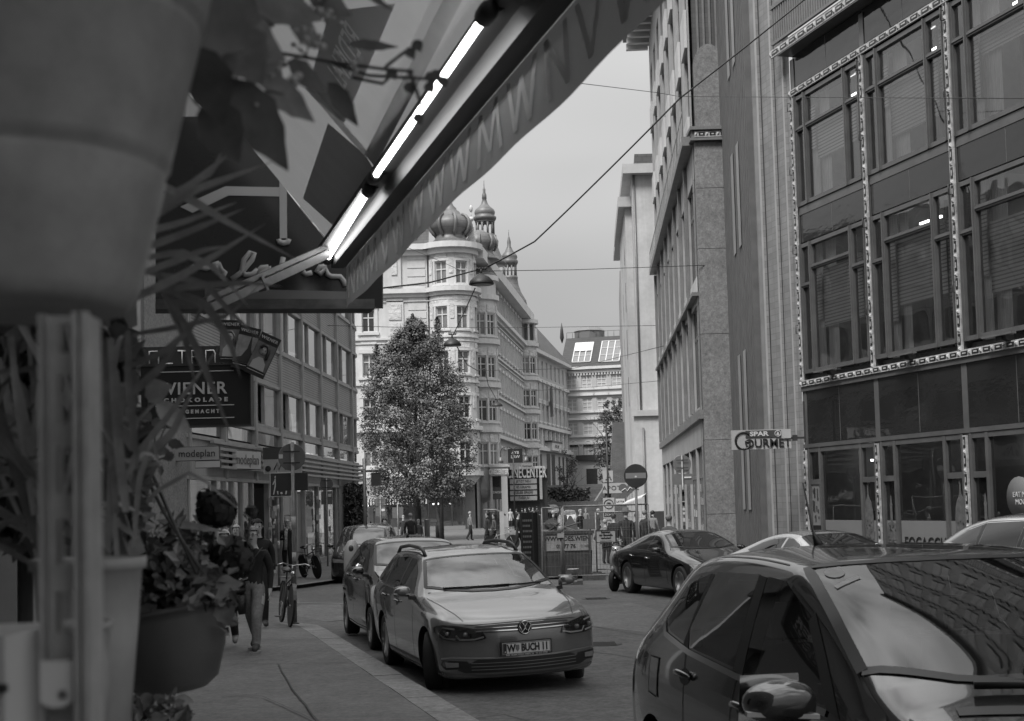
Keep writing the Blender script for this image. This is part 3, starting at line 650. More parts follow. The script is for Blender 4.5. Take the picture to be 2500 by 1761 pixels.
# ---------------------------------------------------------------- ornate corner building
OY=125.; OX=-7.2
ob=thing('apartment_building','ornate pale corner apartment house with onion dome and lantern towers','building',(OX,OY,0),0)
mst=mat('pale stucco',.52,.85,noise=[(.12,.10),(1.2,.07),(.6,.10,(2,2,.25))],bump=(6,.15,.03)); mst2=mat('stucco trim',.56,.8,noise=[(.3,.08),(2,.08)]); mor=mat('stucco relief',.53,.9,noise=(1.6,.22),bump=(3.2,.9,.15))
mcop=mat('patinated metal roof',.14,.5,.2,noise=[(.5,.25),(3,.2)],wave=('Z',.55,.65,.09)); mcop2=mat('roof rib',.16,.5,.2,noise=(1,.2)); mslate=mat('slate',.075,.7,noise=(1,.25),brick=(.5,.28,.02,.6,'XZ'))
mwf=mat('white window frame',.55,.5)
sill=[21.3,17.3,13.35,9.4,5.4]
def bands(mb,fn,x0,x1,st=.6):
    """horizontal mouldings following fn(x,depth,z)"""
    for z0,z1,o,mi in ((24.0,24.45,.35,1),(24.45,24.95,.75,1),(20.3,20.62,.25,1),(20.62,21.02,.55,1),(19.9,20.0,.12,1),(16.55,16.75,.18,1),(12.55,12.75,.18,1),(16.2,16.3,.10,1),(8.4,8.75,.4,1),(4.4,4.75,.35,1)):
        n=max(1,int((x1-x0)/st))
        for k in range(n):
            a=x0+(x1-x0)*k/n;c=x0+(x1-x0)*(k+1)/n
            q=[fn(a,-o,z0),fn(c,-o,z0),fn(c,.1,z0),fn(a,.1,z0),fn(a,-o,z1),fn(c,-o,z1),fn(c,.1,z1),fn(a,.1,z1)]
            mb.add(q,[(0,3,2,1),(4,5,6,7),(0,1,5,4),(1,2,6,5),(2,3,7,6),(3,0,4,7)],mi)
flat=lambda x,d,z:(x,d,z)
fw,pw=winmesh(1.15,2.0,.10,(.5,),(.64,),.12); FM=fw.mesh('window',mwf); PM=[pw.mesh('pane',M['gwin']),pw.mesh('pane',M['gwin2'])]
L0=-26.
w=MB();cx=[-5.3,-11.5,-14.5,-19,-22]
hol=[(x-.57,x+.57,z,z+2) for x in cx for z in sill]
openwall(w,L0,0,4.4,24.6,hol,.2,0);bands(w,flat,L0,0.2,60)
for x,z in [(x,z) for x in cx for z in sill]:
    w.box(x-.85,x-.57,-.10,.02,z-.15,z+2.25,1);w.box(x+.57,x+.85,-.10,.02,z-.15,z+2.25,1);w.box(x-.9,x+.9,-.14,.02,z+2.05,z+2.4,1);w.box(x-.95,x+.95,-.22,.02,z-.28,z-.05,1);w.box(x-.7,x+.7,-.08,.02,z-1.1,z-.35,2)
for x in (-2.9,-8.6): 
    w.box(x-.75,x+.75,-.12,.02,4.5,20.2,0);w.box(x-.55,x+.55,-.20,-.10,18.3,19.7,2);w.box(x-.45,x+.45,-.22,-.10,15.5,18.0,2);w.box(x-.6,x+.6,-.2,-.02,21.2,23.9,0);w.box(x-.25,x+.25,-.3,-.1,22.3,23.9,2)
for x0,x1 in ((-4.0,-1.9),(-2.0,-.1)): pass
for k in range(26): w.box(-1.75,-.15,-.06,.02,4.9+k*.75,4.9+k*.75+.60,0)
w.build('wall',[mst,mst2,mor],ob)
windows(ob,[(x,z) for x in cx for z in sill],FM,PM)
# rear mass and mansard
b=MB();b.quad((L0,-.1,24.9),(.2,-.1,24.9),(.2,3.2,29.8),(L0,3.2,29.8));b.quad((L0,3.2,29.8),(.2,3.2,29.8),(2,9,30.5),(L0,9,30.5));b.box(L0,1.5,.3,12,4,24.8,1)
for x in (-10,-5.5,-16): b.box(x-.9,x+.9,-.05,2.5,25.2,27.4,1);b.box(x-1.1,x+1.1,-.2,2.6,27.4,27.6,2)
b.box(-3.6,-.9,.2,3.4,25,28.4,3);b.box(-3.7,-.8,.1,3.6,28.4,28.7,2);b.box(-3.3,-1.2,1,3.4,28.7,30.4,3);b.box(-3.4,-1.1,.9,3.5,30.4,30.6,2)
b.build('roof',[mslate,mst,mcop2,mslate],ob)
# ground floor: arcade of shops
b=MB();b.box(L0,-6.5,.1,.6,-1,4.4,0)
gh=[(-6.2,-4.3,-.3,2.6),(-3.9,-.2,-.3,2.6)]
for x in (-15,-11.5): b.box(x-1,x+1,-.03,.1,-.3,3.4,1)
b.box(-6.5,2.9,-.6,.6,2.55,4.3,2);b.box(-6.5,.0,-.5,.3,-.6,.05,3);b.box(-.35,2.9,-1.2,.3,-.6,.05,3)
b.box(-6.6,2.8,1.6,2,-1,4,4)
b.build('shop_front',[mst,M['black'],mat('shop fascia',.36,.6,noise=(.5,.08)),mat('plinth',.2,.8),mat('shop interior',.3,.8,noise=(.8,.5))],ob)
def sfx(x0,x1,z0,z1,y=-.3):
    f=MB();p=MB();n=max(1,round((x1-x0)/1.0))
    for k in range(n+1): x=x0+(x1-x0)*k/n;f.box(x-.05,x+.05,y,y+.1,z0,z1)
    f.box(x0,x1,y,y+.1,z1-.08,z1);p.quad((x0,y+.05,z0),(x1,y+.05,z0),(x1,y+.05,z1),(x0,y+.05,z1));fo=f.build('shop_frame',M['dark'],ob);p.build('pane',glassmat('far shop glass',.15,.7,.01),fo)
sfx(-6.3,-3.9,.05,2.55);sfx(-3.7,-.4,.05,2.55);sfx(-.3,2.8,.05,2.55,-1.1)
b=MB()
for k in range(26): b.box(-6.3+k*.24,-6.3+k*.24+.12,-1.0,-.42,2.02+.0,2.55,0);b.box(-6.3+k*.24+.12,-6.3+(k+1)*.24,-1.0,-.42,2.02,2.55,1)
b.build('striped_awning',[M['white'],M['dark']],ob)
b=MB()
for x in (-5.9,-.7): b.box(x-.35,x+.35,-.1,0,.5,1.9)
b.build('shop_display',[mat('pale display',.6,.6,noise=(3,.6))],ob)  # pale mottled panels behind the shop glass
b=MB()
for x in (-6.15,-5.55,-1.05,.1,.5,1.6): b.ball((x,-.15,2.0),.09,8)
b.build('shop_lamp',lampm,ob)
b=MB();b.prism([(1.25+.32*math.cos(t*PI/6)*.8,3.42+.55*math.sin(t*PI/6)) for t in range(12)],-.68,-.61);b.build('emblem',M['dark'],ob)
b=MB();b.box(1.02,1.48,-.70,-.685,3.3,3.55);b.build('lettering',M['letter'],ob)
# round corner turret
TX,TY,TR=2.10,1.0,2.12       # centre in local coordinates
def cyl_(a,d,z): return (TX+(TR-d)*math.sin(a/TR),TY-(TR-d)*math.cos(a/TR),z)
w=MB();aa=[R(a)*TR for a in (-24,28,82)]
a0,a1=R(-95)*TR,R(125)*TR
hol=[]
for a in aa:
    for z in sill: hol.append((a-.55,a+.55,z,z+2))
seg=[a0+(a1-a0)*k/30 for k in range(31)]
openwall(w,a0,a1,4.4,24.5,hol+[(s-.0001,s+.0001,4.2,4.3) for s in seg],.2,0,cyl_)
bands(w,cyl_,a0,a1,.5)
def arcbox(mb,p0,p1,d0,d1,z0,z1,mi):
    n=max(1,int((p1-p0)/.4))
    for k in range(n):
        a=p0+(p1-p0)*k/n;c=p0+(p1-p0)*(k+1)/n
        mb.add([cyl_(a,d0,z0),cyl_(c,d0,z0),cyl_(c,d1,z0),cyl_(a,d1,z0),cyl_(a,d0,z1),cyl_(c,d0,z1),cyl_(c,d1,z1),cyl_(a,d1,z1)],[(0,3,2,1),(4,5,6,7),(0,1,5,4),(1,2,6,5),(2,3,7,6),(3,0,4,7)],mi)
arcbox(w,a0,a1,-.08,.05,19.45,19.9+.3,2)
for a in aa:
    for z in sill:
        for q in (-.72,.55): arcbox(w,a+q,a+q+.17,-.10,.03,z-.1,z+2.2,1)
        arcbox(w,a-.8,a+.8,-.12,.03,z+2.02,z+2.25,1);arcbox(w,a-.8,a+.8,-.18,.03,z-.2,z-.03,1);arcbox(w,a-.6,a+.6,-.07,.03,z+2.3,z+2.75,2);arcbox(w,a-.6,a+.6,-.07,.03,z-1.0,z-.3,2)
for am in ((aa[0]+aa[1])/2,(aa[1]+aa[2])/2,aa[0]-1.1):
    for z in sill: arcbox(w,am-.26,am+.26,-.09,.03,z-.3,z+2.3,0);arcbox(w,am-.16,am+.16,-.14,-.08,z+.9,z+2.2,2)
w.lathe([(.9,3.0),(1.6,3.6),(TR+.15,4.4)],20,(TX,TY,0),1)
w.build('turret',[mst,mst2,mor],ob)
for a in aa:
    for z in sill:
        q=cyl_(a,.14,z);o=obj('window',FM,ob,q,a/TR);obj('pane',rnd.choice(PM),o)
# dome
dm=MB();dc=(TX+.0,TY,0)
dm.lathe([(2.35,24.95),(2.1,25.08),(1.75,25.25),(1.42,25.5),(1.28,25.85),(1.36,26.05),(1.62,26.25),(1.8,26.55),(1.86,26.85),(1.78,27.15),(1.55,27.45),(1.2,27.62),(1.05,27.75),(.85,28.05),(.62,28.2),(.60,28.35),(.36,28.6),(.18,29.0),(.10,29.3)],28,dc,0)
for k in range(8):
    t=PI*2*k/8+.3;pth=[(1.40,25.85),(1.55,26.05),(1.78,26.25),(1.93,26.6),(1.97,26.9),(1.86,27.25),(1.6,27.55),(1.25,27.7)]
    dm.tube([(dc[0]+r*math.cos(t),dc[1]+r*math.sin(t),z) for r,z in pth],.15,6,1)
dm.ball((dc[0],dc[1],29.5),.24,10,1);dm.cyl((dc[0],dc[1],29.1),(dc[0],dc[1],29.4),.06,6,1);dm.build('dome',[mcop,mcop2],ob)
# receding front along the side street
RU=(.112,1.);RL=47.;ro=V((3.9,1.6,0));T=MX.Translation(ro)@MX.Rotation(dirrz(RU),4,'Z')
w=MB();w.T=T;nw=13;xs2=[7.6+k*2.75 for k in range(nw)]
hol=[(x-.5,x+.5,z,z+2) for x in xs2 for z in sill]+[(x-.9,x+.9,.0,3.2) for x in xs2]
openwall(w,0,RL,-1,24.6,hol,.2,0);bands(w,flat,0,RL,100);w.box(0,RL,.2,9,-1,24.6,0);w.box(0,RL,-1.1,.1,23.9,24.9,1)
for x in xs2:
    for z in sill: w.box(x-.75,x+.75,-.16,.02,z+2.05,z+2.35,1);w.box(x-.8,x+.8,-.2,.02,z-.25,z-.03,1);w.box(x-.7,x-.5,-.1,.02,z,z+2.1,1);w.box(x+.5,x+.7,-.1,.02,z,z+2.1,1)
w.quad((0,-.2,24.9),(RL,-.2,24.9),(RL,4,29),(0,4,29),3)
w.build('wall',[mat('shaded stucco',.33,.85,noise=[(.15,.12),(1,.08)]),mst2,mor,mslate],ob)  # shade of the receding front painted in: same stucco, darker tone
rf=dirrz(RU)
def tp(x,y,z): return T@V((x,y,z))
windows(ob,[(*(lambda q:(q.x,q.z,rf,q.y))(tp(x,.14,z)),) for x in xs2 for z in sill],FM,PM)
# round oriels on the receding front
for sx0,rad,z0,z1 in ((4.4,1.9,3.2,22.4),(44.5,1.8,3.2,23.4)):
    q=tp(sx0,.3,0);w=MB();TXo,TYo,TRo=TX,TY,TR;TX,TY,TR=q.x,q.y,rad
    A0,A1=rf-PI*.62,rf+PI*.62
    aw=[a*TR for a in (rf-1.25,rf-.62,rf+.05)]
    hol=[(a-.45,a+.45,z,z+2) for a in aw for z in sill[1 if z1<23 else 0:]]
    openwall(w,A0*TR,A1*TR,z0,z1,[h for h in hol if h[3]<z1]+[(A0*TR+k*.35-.0001,A0*TR+k*.35+.0001,-5,-4) for k in range(40)],.18,0,cyl_)
    for zz in [z for z in (8.4,12.5,16.5,20.6) if z<z1]+[z1]: arcbox(w,A0*TR,A1*TR,-.3,.1,zz,zz+.45,1)
    for a in aw:
        for z in sill:
            if z+2.1<z1: arcbox(w,a-.6,a+.6,-.15,.02,z-.2,z-.02,1);arcbox(w,a-.5,a+.5,-.07,.02,z+2.1,z+2.8,2);arcbox(w,a+.5,a+.62,-.1,.02,z,z+2.1,1)
    w.lathe([(.5,z0-1.2),(1.1,z0-.9),(rad+.1,z0)],18,(TX,TY,0),1)
    if z1<23: w.lathe([(rad+.2,z1+.45),(rad,z1+.7),(1.2,z1+1.1)],18,(TX,TY,0),3)
    w.build('oriel',[mst,mst2,mor,mcop],ob)
    for a in aw:
        for z in sill:
            if z+2.1<z1: o=obj('window',FM,ob,cyl_(a,.12,z),a/TR);obj('pane',rnd.choice(PM),o)
    TX,TY,TR=TXo,TYo,TRo
# lantern towers
def lantern(x,y,Y,prof,cz,cr,nm):
    p=at(x,y,Y);q=(p.x-OX,p.y-OY);t=MB();t.lathe([(r,z) for r,z in prof[0]],20,(q[0],q[1],0),0);t.lathe([(r,z) for r,z in prof[1]],20,(q[0],q[1],0),0)
    for k in range(10):
        a=2*PI*k/10;t.cyl((q[0]+cr*math.cos(a),q[1]+cr*math.sin(a),cz[0]),(q[0]+cr*math.cos(a),q[1]+cr*math.sin(a),cz[1]),.10,7,1)
        a+=PI/10;
        for j in range(5):
            e=PI*j/4;e2=PI*(j+1)/4
        t.tube([(q[0]+cr*math.cos(a+math.cos(PI*j/6)*.28),q[1]+cr*math.sin(a+math.cos(PI*j/6)*.28),cz[1]-.35+.35*math.sin(PI*j/6)) for j in range(7)],.07,5,1)
    t.lathe([(cr+.12,cz[1]-.05),(cr+.12,cz[1]+.12)],20,(q[0],q[1],0),1)
    t.cyl((q[0],q[1],prof[1][-1][1]),(q[0],q[1],prof[1][-1][1]+.7),.035,6,0);t.build('lantern_tower',[mcop,mcop2],ob)
z=lambda y,Y,x=1184:at(x,y,Y).z
lantern(1184,550,141,([(2.1,z(648,141)),(1.9,z(640,141)),(1.5,z(622,141)),(1.2,z(602,141)),(1.08,z(588,141)),(1.12,z(586,141)),(1.12,z(576,141)),(.95,z(573.5,141))],
  [(.95,z(543,141)),(1.14,z(536,141)),(1.16,z(531,141)),(.95,z(528,141)),(1.0,z(524,141)),(1.04,z(519,141)),(.95,z(513,141)),(.6,z(506,141)),(.34,z(498,141)),(.2,z(487,141)),(.24,z(486,141)),(.22,z(476,141)),(.12,z(470,141)),(.14,z(463,141)),(.05,z(458,141))]),(z(574,141),z(543,141)),.86,'')
z2=lambda y:at(1244,y,166).z
lantern(1244,650,166,([(2.0,z2(752)),(1.85,z2(735)),(1.3,z2(715)),(1.0,z2(697)),(.9,z2(682)),(.95,z2(680)),(.9,z2(675))],
  [(.85,z2(648)),(1.0,z2(643)),(1.02,z2(638)),(.85,z2(634)),(.95,z2(629)),(.9,z2(624)),(.5,z2(614)),(.22,z2(602)),(.22,z2(590)),(.1,z2(580)),(.04,z2(576))]),(z2(675),z2(648)),.74,'')
p=at(1172,630,131);q=(p.x-OX,p.y-OY)
b=MB();b.lathe([(1.9,24.4),(1.5,24.7),(1.2,25.2),(1.25,25.5),(1.5,25.8),(1.55,26.2),(1.3,26.7),(.8,27.0),(.3,27.3)],20,(q[0],q[1],0),0)
for k in range(8):
    t=2*PI*k/8;b.tube([(q[0]+r*math.cos(t),q[1]+r*math.sin(t),z_) for r,z_ in [(1.3,25.3),(1.6,25.8),(1.65,26.2),(1.35,26.8)]],.12,6,1)
b.build('dome',[mcop,mcop2],ob)
b=MB();p=at(1151,560,127);q=(p.x-OX,p.y-OY)
b.box(q[0]-.25,q[0]+.25,q[1]-.25,q[1]+.25,24.5,26.8);b.prism([(q[0]-.5,24.8),(q[0]+.5,24.8),(q[0]+.2,26.6),(q[0],27.3),(q[0]-.2,26.6)],q[1]-.3,q[1]+.3);b.ball((q[0],q[1],27.55),.24,9);b.ball((q[0],q[1],28.5),.17,9,0,(1,1,2));b.cyl((q[0],q[1],27.5),(q[0],q[1],28.4),.05,6);b.build('finial',mor,ob)
# cinema porch
p=at(1196,1150,128.);q=(p.x-OX,p.y-OY);mci=mat('porch render',.38,.7,noise=(.5,.1))
b=MB();zz=lambda y:at(1196,y,128.).z
b.box(q[0],q[0]+1.65,q[1],q[1]+13,zz(1162),zz(1148)+.5,0);b.box(q[0]-.12,q[0]+1.8,q[1]-.12,q[1]+13,zz(1141),zz(1136),0)
b.box(q[0]+1.0,q[0]+1.55,q[1]+.05,q[1]+.6,-1,zz(1160),0);b.box(q[0]+.05,q[0]+1.0,q[1]+.3,q[1]+.5,zz(1220),zz(1164),1);b.box(q[0]+.1,q[0]+.85,q[1]+.22,q[1]+.3,zz(1188),zz(1166),2);b.box(q[0]+1.2,q[0]+1.55,q[1]+2,q[1]+2.4,-1,zz(1160),0);b.box(q[0],q[0]+.2,q[1]+.2,q[1]+2,-1,zz(1160),0)
b.box(q[0]+1.4,q[0]+5.3,q[1]+6.8,q[1]+7.2,zz(1162),zz(1144),3)
b.build('porch',[mci,M['dark'],M['gdark'],M['black']],ob)
text('CINECENTER',.62,M['letter'],ob,(q[0]+.78,q[1]-.1,zz(1153)),sx=.48,bold=.02)
y7=q[1]+6.7;text('CINECENTER',1.5,M['white'],ob,(q[0]+3.35,y7,zz(1153)),sx=.42,bold=.03)
b=MB();zs=[zz(v_) for v_ in (1176,1191,1205,1219)]
for a in zs: b.box(q[0]+1.75,q[0]+4.3,y7+.1,y7+.4,a-.18,a+.28,0);b.box(q[0]+1.6,q[0]+4.5,y7+.1,y7+.5,a-.3,a-.2,1)
b.box(q[0]+4.55,q[0]+4.8,y7,y7+.4,zz(1222),zz(1165),0);b.box(q[0]+1.5,q[0]+5.3,y7+.5,y7+.6,-1,zz(1163),2);b.build('programme_board',[M['offwhite'],M['black'],M['dark']],ob)
for tx,a in zip(('JETZT NEU','ES DRAMA','GELBE BRIEFE','FABELN'),zs): text(tx,.34,M['black'],ob,(q[0]+3.05,y7+.06,a+.05),sx=.85)
text('JAGUAR BAR',.3,M['letter'],ob,(q[0]+.52,q[1]+.25,zz(1203)),sx=.6)
# pale banner sign and flag sign on the street
t=boxsign('flag_sign','square black sign with pale capitals held out over the cinema',1258,1113,118,1.2,1.15,None,M['black'],None,.3);text('AYB\nLAW',.34,M['letter'],t,(0,-.08,.08))
t=boxsign('shop_sign','grey board with one large script initial above the cinema letters',1287,1138,126.,1.05,.5,'Kanzlmayer',mat('grey board',.2,.6),M['black'],.24,sx=.75)
# ---------------------------------------------------------------- hotel and far house
HO=at(1290,1100,179);HE=at(1391,1100,208);HU=(HE.x-HO.x,HE.y-HO.y);HL=math.hypot(*HU)
ht=thing('hotel_building','long pale hotel with even rows of tall windows on the left of the hill','building',(HO.x,HO.y,0),dirrz(HU))
def fz(y,x=1391,Y=208): return at(x,y,Y).z
rows=[(fz(1036),fz(1003)),(fz(1000+.1),fz(966)) ]
mht=mat('hotel stucco',.40,.85,noise=[(.1,.1),(.9,.07)]);fw2,pw2=winmesh(1.25,2.1,.12,(.5,),(.66,),.14);FM2=fw2.mesh('window',mwf);PM2=[pw2.mesh('pane',M['gwin']),pw2.mesh('pane',M['gwin2'])]
zr=[fz(y) for y in (1048,1038)]
hs=[fz(1100),fz(1046),fz(998),fz(946)]     # sills
w=MB();n=10;hx=[1.4+k*(HL-2.4)/(n-1) for k in range(n)]
hol=[(x-.62,x+.62,z,z+2.1) for x in hx for z in hs]
ztop=fz(893);zb=3.8
openwall(w,-1,HL,zb,ztop,hol,.2,0)
for z0,o in ((ztop-.5,.7),(fz(1062),.4),(fz(1112),.6),(fz(1067)-2.6,.15),(fz(960),.12)): w.box(-1,HL,-o,.05,z0,z0+.45,1)
for x in hx:
    for z in hs[:3]: w.box(x-.9,x+.9,-.25,.02,z+2.3,z+2.6,1);w.box(x-.9,x+.9,-.25,.02,z-.25,z-.02,1)
    w.box(x+1.2,x+1.7,-.12,.02,hs[0]-.3,hs[0]+2.6,1)
for x in (2,5,8,21,24,27): w.box(x-.45,x+.45,-.05,.02,4.0,8.2,2)
for x in (13,16.5): w.box(x-1.1,x+1.1,-.05,.02,4.0,8.4,2)
w.box(11.4,18.2,-.9,.02,8.8,9.9,1);w.box(11,18.6,-1.0,.02,9.9,10.1,2)
w.quad((-1,-.6,ztop),(HL,-.6,ztop),(HL,5,ztop+6.5),(-1,5,ztop+6.5),3)
for k in range(6): q=1.5+k*1.6;w.box(q,q+.8,.5,2.2,ztop+1.4,ztop+3.2,4)
w.box(-1,HL,.2,8,zb-3,ztop,0);w.box(-.5,2.5,5,7,ztop+4,ztop+8.5,0)
w.build('wall',[mht,mst2,M['dark'],mslate,mwf],ht);windows(ht,[(x,z) for x in hx for z in hs],FM2,PM2)
t=thing('banner_sign','tall narrow vertical banner on the hotel front','sign',tuple(at(1347,982,192)),dirrz(HU)+.5);b=MB();b.box(-.65,.65,-.05,.05,-2.0,2.0);b.build('sign_panel',M['offwhite'],t)
me=textmesh('MERCURE HOTEL',.62,M['dark'],sx=.8)
for v_ in me.vertices: v_.co=V((-v_.co.z,v_.co.y,v_.co.x))
obj('lettering',me,t,(0,-.07,-.1)).scale=(1,1,.72)
text('MERCURE',.6,M['dark'],ht,(14.8,-.95,9.35),sx=1.2)
FU=(math.cos(R(14)),-math.sin(R(14)))
fb=thing('town_house','pale far house with skylights in a steep dark roof','building',(HE.x,HE.y,0),dirrz(FU))
w=MB();xs3=[fac(x,1000,(HE.x,HE.y),FU)[0] for x in (1397,1434,1470,1507,1544)];sl3=[fac(1440,y,(HE.x,HE.y),FU)[1] for y in (1062,1003,947)]
zt=fac(1440,897,(HE.x,HE.y),FU)[1];sg_=fac(1440,1122,(HE.x,HE.y),FU)[1];zb_=fac(1440,1185,(HE.x,HE.y),FU)[1]
hol=[(x-.75,x+.75,z,z+1.85) for x in xs3 for z in sl3]+[(x-.8,x+.8,sg_,sg_+1.9) for x in xs3]
openwall(w,-.0,12.5,zb_,zt,hol,.2,0)
for x in xs3:
    for z in sl3: w.box(x-1.15,x+1.15,-.25,.02,z-.3,z-.02,1);w.box(x-1.2,x+1.2,-.3,.02,z+2.2,z+2.55,1) if z<sl3[2] else None
    for k in range(9): t0=PI*k/9;t1=PI*(k+1)/9;w.prism([(x+.8*math.cos(t0),sg_+1.9+.8*math.sin(t0)),(x+.95*math.cos(t0),sg_+1.9+.95*math.sin(t0)),(x+.95*math.cos(t1),sg_+1.9+.95*math.sin(t1)),(x+.8*math.cos(t1),sg_+1.9+.8*math.sin(t1))],-.08,.02,1)
    w.prism([(x+.8*math.cos(PI*k/10),sg_+1.9+.8*math.sin(PI*k/10)) for k in range(11)],-.02,.02,4)
for z0,o in ((zt-.8,.25),(zt-.3,.6),(fac(1440,1085,(HE.x,HE.y),FU)[1],.25)): w.box(0,12.5,-o,.05,z0,z0+.4,1)
for k in range(28): w.box(.2+k*.44,.4+k*.44,-.25,.02,zt-1.15,zt-.85,1)
ra=fac(1440,815,(HE.x,HE.y),FU)[1]
w.quad((-1,-.5,zt+.1),(12.5,-.5,zt+.1),(12.5,4.5,ra),(-1,4.5,ra),3);w.box(0,12.5,.2,9,zb_-6,zt,0)
w.quad((-1,4.5,ra),(12.5,4.5,ra),(12.5,12,ra+.3),(-1,12,ra+.3),3)
for x in (3.2,6.5): w.box(x-.8,x+.8,-.1,.0,zb_,zb_+2.4,5)
w.box(1,7.5,-.5,.0,zb_+3.6,zb_+4.4,5)
w.build('wall',[mat('far stucco',.40,.85,noise=[(.1,.08),(1,.05)]),mst2,mor,mat('dark tiled roof',.045,.7,noise=(2,.2),wave=('Z',.35,.75,.2)),M['gwin'],M['dark']],fb)
fw3,pw3=winmesh(1.5,1.85,.14,(.5,),(.36,.68),.14);windows(fb,[(x,z) for x in xs3 for z in sl3],fw3.mesh('window',mwf),[pw3.mesh('pane',M['gwin']),pw3.mesh('pane',M['gwin'])])
windows(fb,[(x,sg_) for x in xs3],FM2,PM2)
# skylights lying in the roof slope
def rp(x,k,h): return (x,-.5+5*k-.75*h,zt+.1+(ra-zt-.1)*k+.66*h)
def sky(x0,x1,k0,k1,bl):
    f=MB();p=MB()
    for i in range(4): x=x0+(x1-x0)*i/3;f.beam(rp(x,k0,.1),rp(x,k1,.1),.14)
    for i in range(4): k=k0+(k1-k0)*i/3;f.beam(rp(x0,k,.1),rp(x1,k,.1),.14)
    p.quad(rp(x0,k0,.06),rp(x1,k0,.06),rp(x1,k1,.06),rp(x0,k1,.06))
    fo=f.build('skylight',mwf,fb);p.build('pane',mat('skylight glass',.16,.05,spec=1),fo)
    if bl: b=MB();b.quad(rp(x0,k0+(k1-k0)*.55,.2),rp(x1,k0+(k1-k0)*.55,.2),rp(x1,k1,.2),rp(x0,k1,.2));b.build('sun_blind',M['white'],fo)
sky(.7,3.4,.15,.80,True);sky(4.7,7.7,.12,.82,False)
b=MB();c=at(1417,800,214);lx=fac(1417,800,(HE.x,HE.y),FU)[0];b.lathe([(2.3,ra-.4),(2.3,ra+1.1),(2.45,ra+1.15),(1.5,ra+1.75),(.1,ra+1.95)],9,(lx,7,0),smooth=False);b.build('roof_lantern',mat('roof lantern',.16,.4,.2),fb)
b=MB();x=fac(1341,800,(HE.x,HE.y),FU)[0]
b.lathe([(.05,ra-.5),(.32,ra+.3),(.22,ra+1.5),(.02,ra+2.6)],8,(x+.6,6,0));b.build('closed_parasol',M['dark'],fb)
b=MB();[b.cyl((k*.9-1,5,ra),(k*.9-1,5,ra+.9),.03,5) for k in range(16)];b.tube([(-1,5,ra+.9),(12.5,5,ra+.9)],.03,5);b.build('roof_railing',M['dark'],fb)
# ---------------------------------------------------------------- pale plain house on the right
WX=at(1545,1000,82).x+.35
wh=thing('plain_house','tall plain pale house with slit windows behind the dark corner building','building',(WX,82,0),0)
mwh=mat('plain render',.42,.85,noise=[(.12,.16),(.7,.12),(.5,.14,(3,3,.15)),(5,.06)],bump=(2,.2,.03));w=MB()
wz=at(1560,428,82).z;ld=V((.0547,1,0));
w.prismz([(0,0),(6,0),(6+1.6,29),(1.6,29)],-1,wz);w.prismz([(-.35,-.5),(6,-.5),(6,.1),(0,.1)],-1,at(1545,1018,82).z);w.prismz([(-.5,-.7),(6,-.7),(6,.2),(.0,.2)],at(1545,1018,82).z,at(1545,1004,82).z,1)
w.prismz([(-.55,-.6),(6,-.6),(6,0),(7.6,29.5),(1.0,29.5)],wz,wz+.55,1);w.prismz([(.3,1),(6,1),(7.5,29),(2.2,29)],wz+.55,wz+1.5,2)
w.prismz([(-.28,2),(.2,2),(.8,14),(.3,14)],-1,wz-1.5);w.prismz([(-.7,1.6),(.2,1.6),(1.0,15),(0,15)],wz-1.5,wz-.9,1)
w.prismz([(.40,16),(3,16),(4,31),(1.45,31)],-1,wz-3,3)
w.build('wall',[mwh,M['offwhite'],mslate,mat('grey render',.26,.9,noise=(.3,.15))],wh)
for z in (1.9,7.6,10.5,13.4,16.3):
    for y in (4.5,9.5): w=MB();xx=-.32+.05*y;w.box(xx-.06,xx+.05,y-.45,y+.45,z,z+1.8);w.build('slit_window',M['gdark'],wh)
b=MB();b.tube([(.12,-.06,wz),(.12,-.06,7)],.06,6);b.tube([(.16,-.6,6),(.16,-.6,-1)],.06,6);b.build('downpipe',M['mid'],wh)
b=MB();b.box(.4,2.8,-.62,-.52,-1,1.2);b.box(-.3,6,-.64,-.5,-1,.3);b.build('plinth',M['dark'],wh)
t=thing('brick_chimney','free standing brick stack between the pale house and the far house','chimney',tuple(V((at(1514,1180,100).x,100,gz(40)))),0)
b=MB();zc=at(1514,1032,100).z-gz(40);z1=at(1514,1110,100).z-gz(40);b.prismz([(-.62,-.5),(.55,-.5),(.55,.6),(-.62,.6)],0,zc*.6);b.add([(-.62,-.5,zc*.6),(.55,-.5,zc*.6),(.55,.6,zc*.6),(-.62,.6,zc*.6),(-.38,-.4,zc),(.42,-.4,zc),(.42,.5,zc),(-.38,.5,zc)],[(0,1,5,4),(1,2,6,5),(2,3,7,6),(3,0,4,7),(4,5,6,7)]);b.build('stack',mat('brick',.13,.9,noise=(1,.2),brick=(.25,.08,.012,.55,'XZ')),t)
# ---------------------------------------------------------------- wall of the near left house, and the houses across the street behind the camera
lw=thing('near_house','dark house wall close on the left behind the plants','building',(wx(-8),-8,0),dirrz((-.27,1)))
b=MB();LN=31;hol=[(x,x+1.6,.6+.25,3.0) for x in (3,7,11.5,16,21,26)]+[(x,x+1.2,z,z+2.2) for x in (2,5,8,11,14,17,20,23,26,29) for z in (5.4,9.2,13,16.8,20.6)]
openwall(b,-6,LN,-.2,26,hol,.3,0);b.box(LN,LN+.01,0,14,-.2,26,0);b.box(-6,LN,-.5,.1,26,26.5,1);b.box(-6,LN,-.15,.05,4.6,4.9,1)
b.build('wall',[mat('near wall render',.22,.9,noise=[(.4,.2),(4,.1)]),mdk2],lw)
b=MB();
for a,c,z0,z1 in hol:b.quad((a,.2,z0),(c,.2,z0),(c,.2,z1),(a,.2,z1))
b.build('pane',M['gdark'],lw)
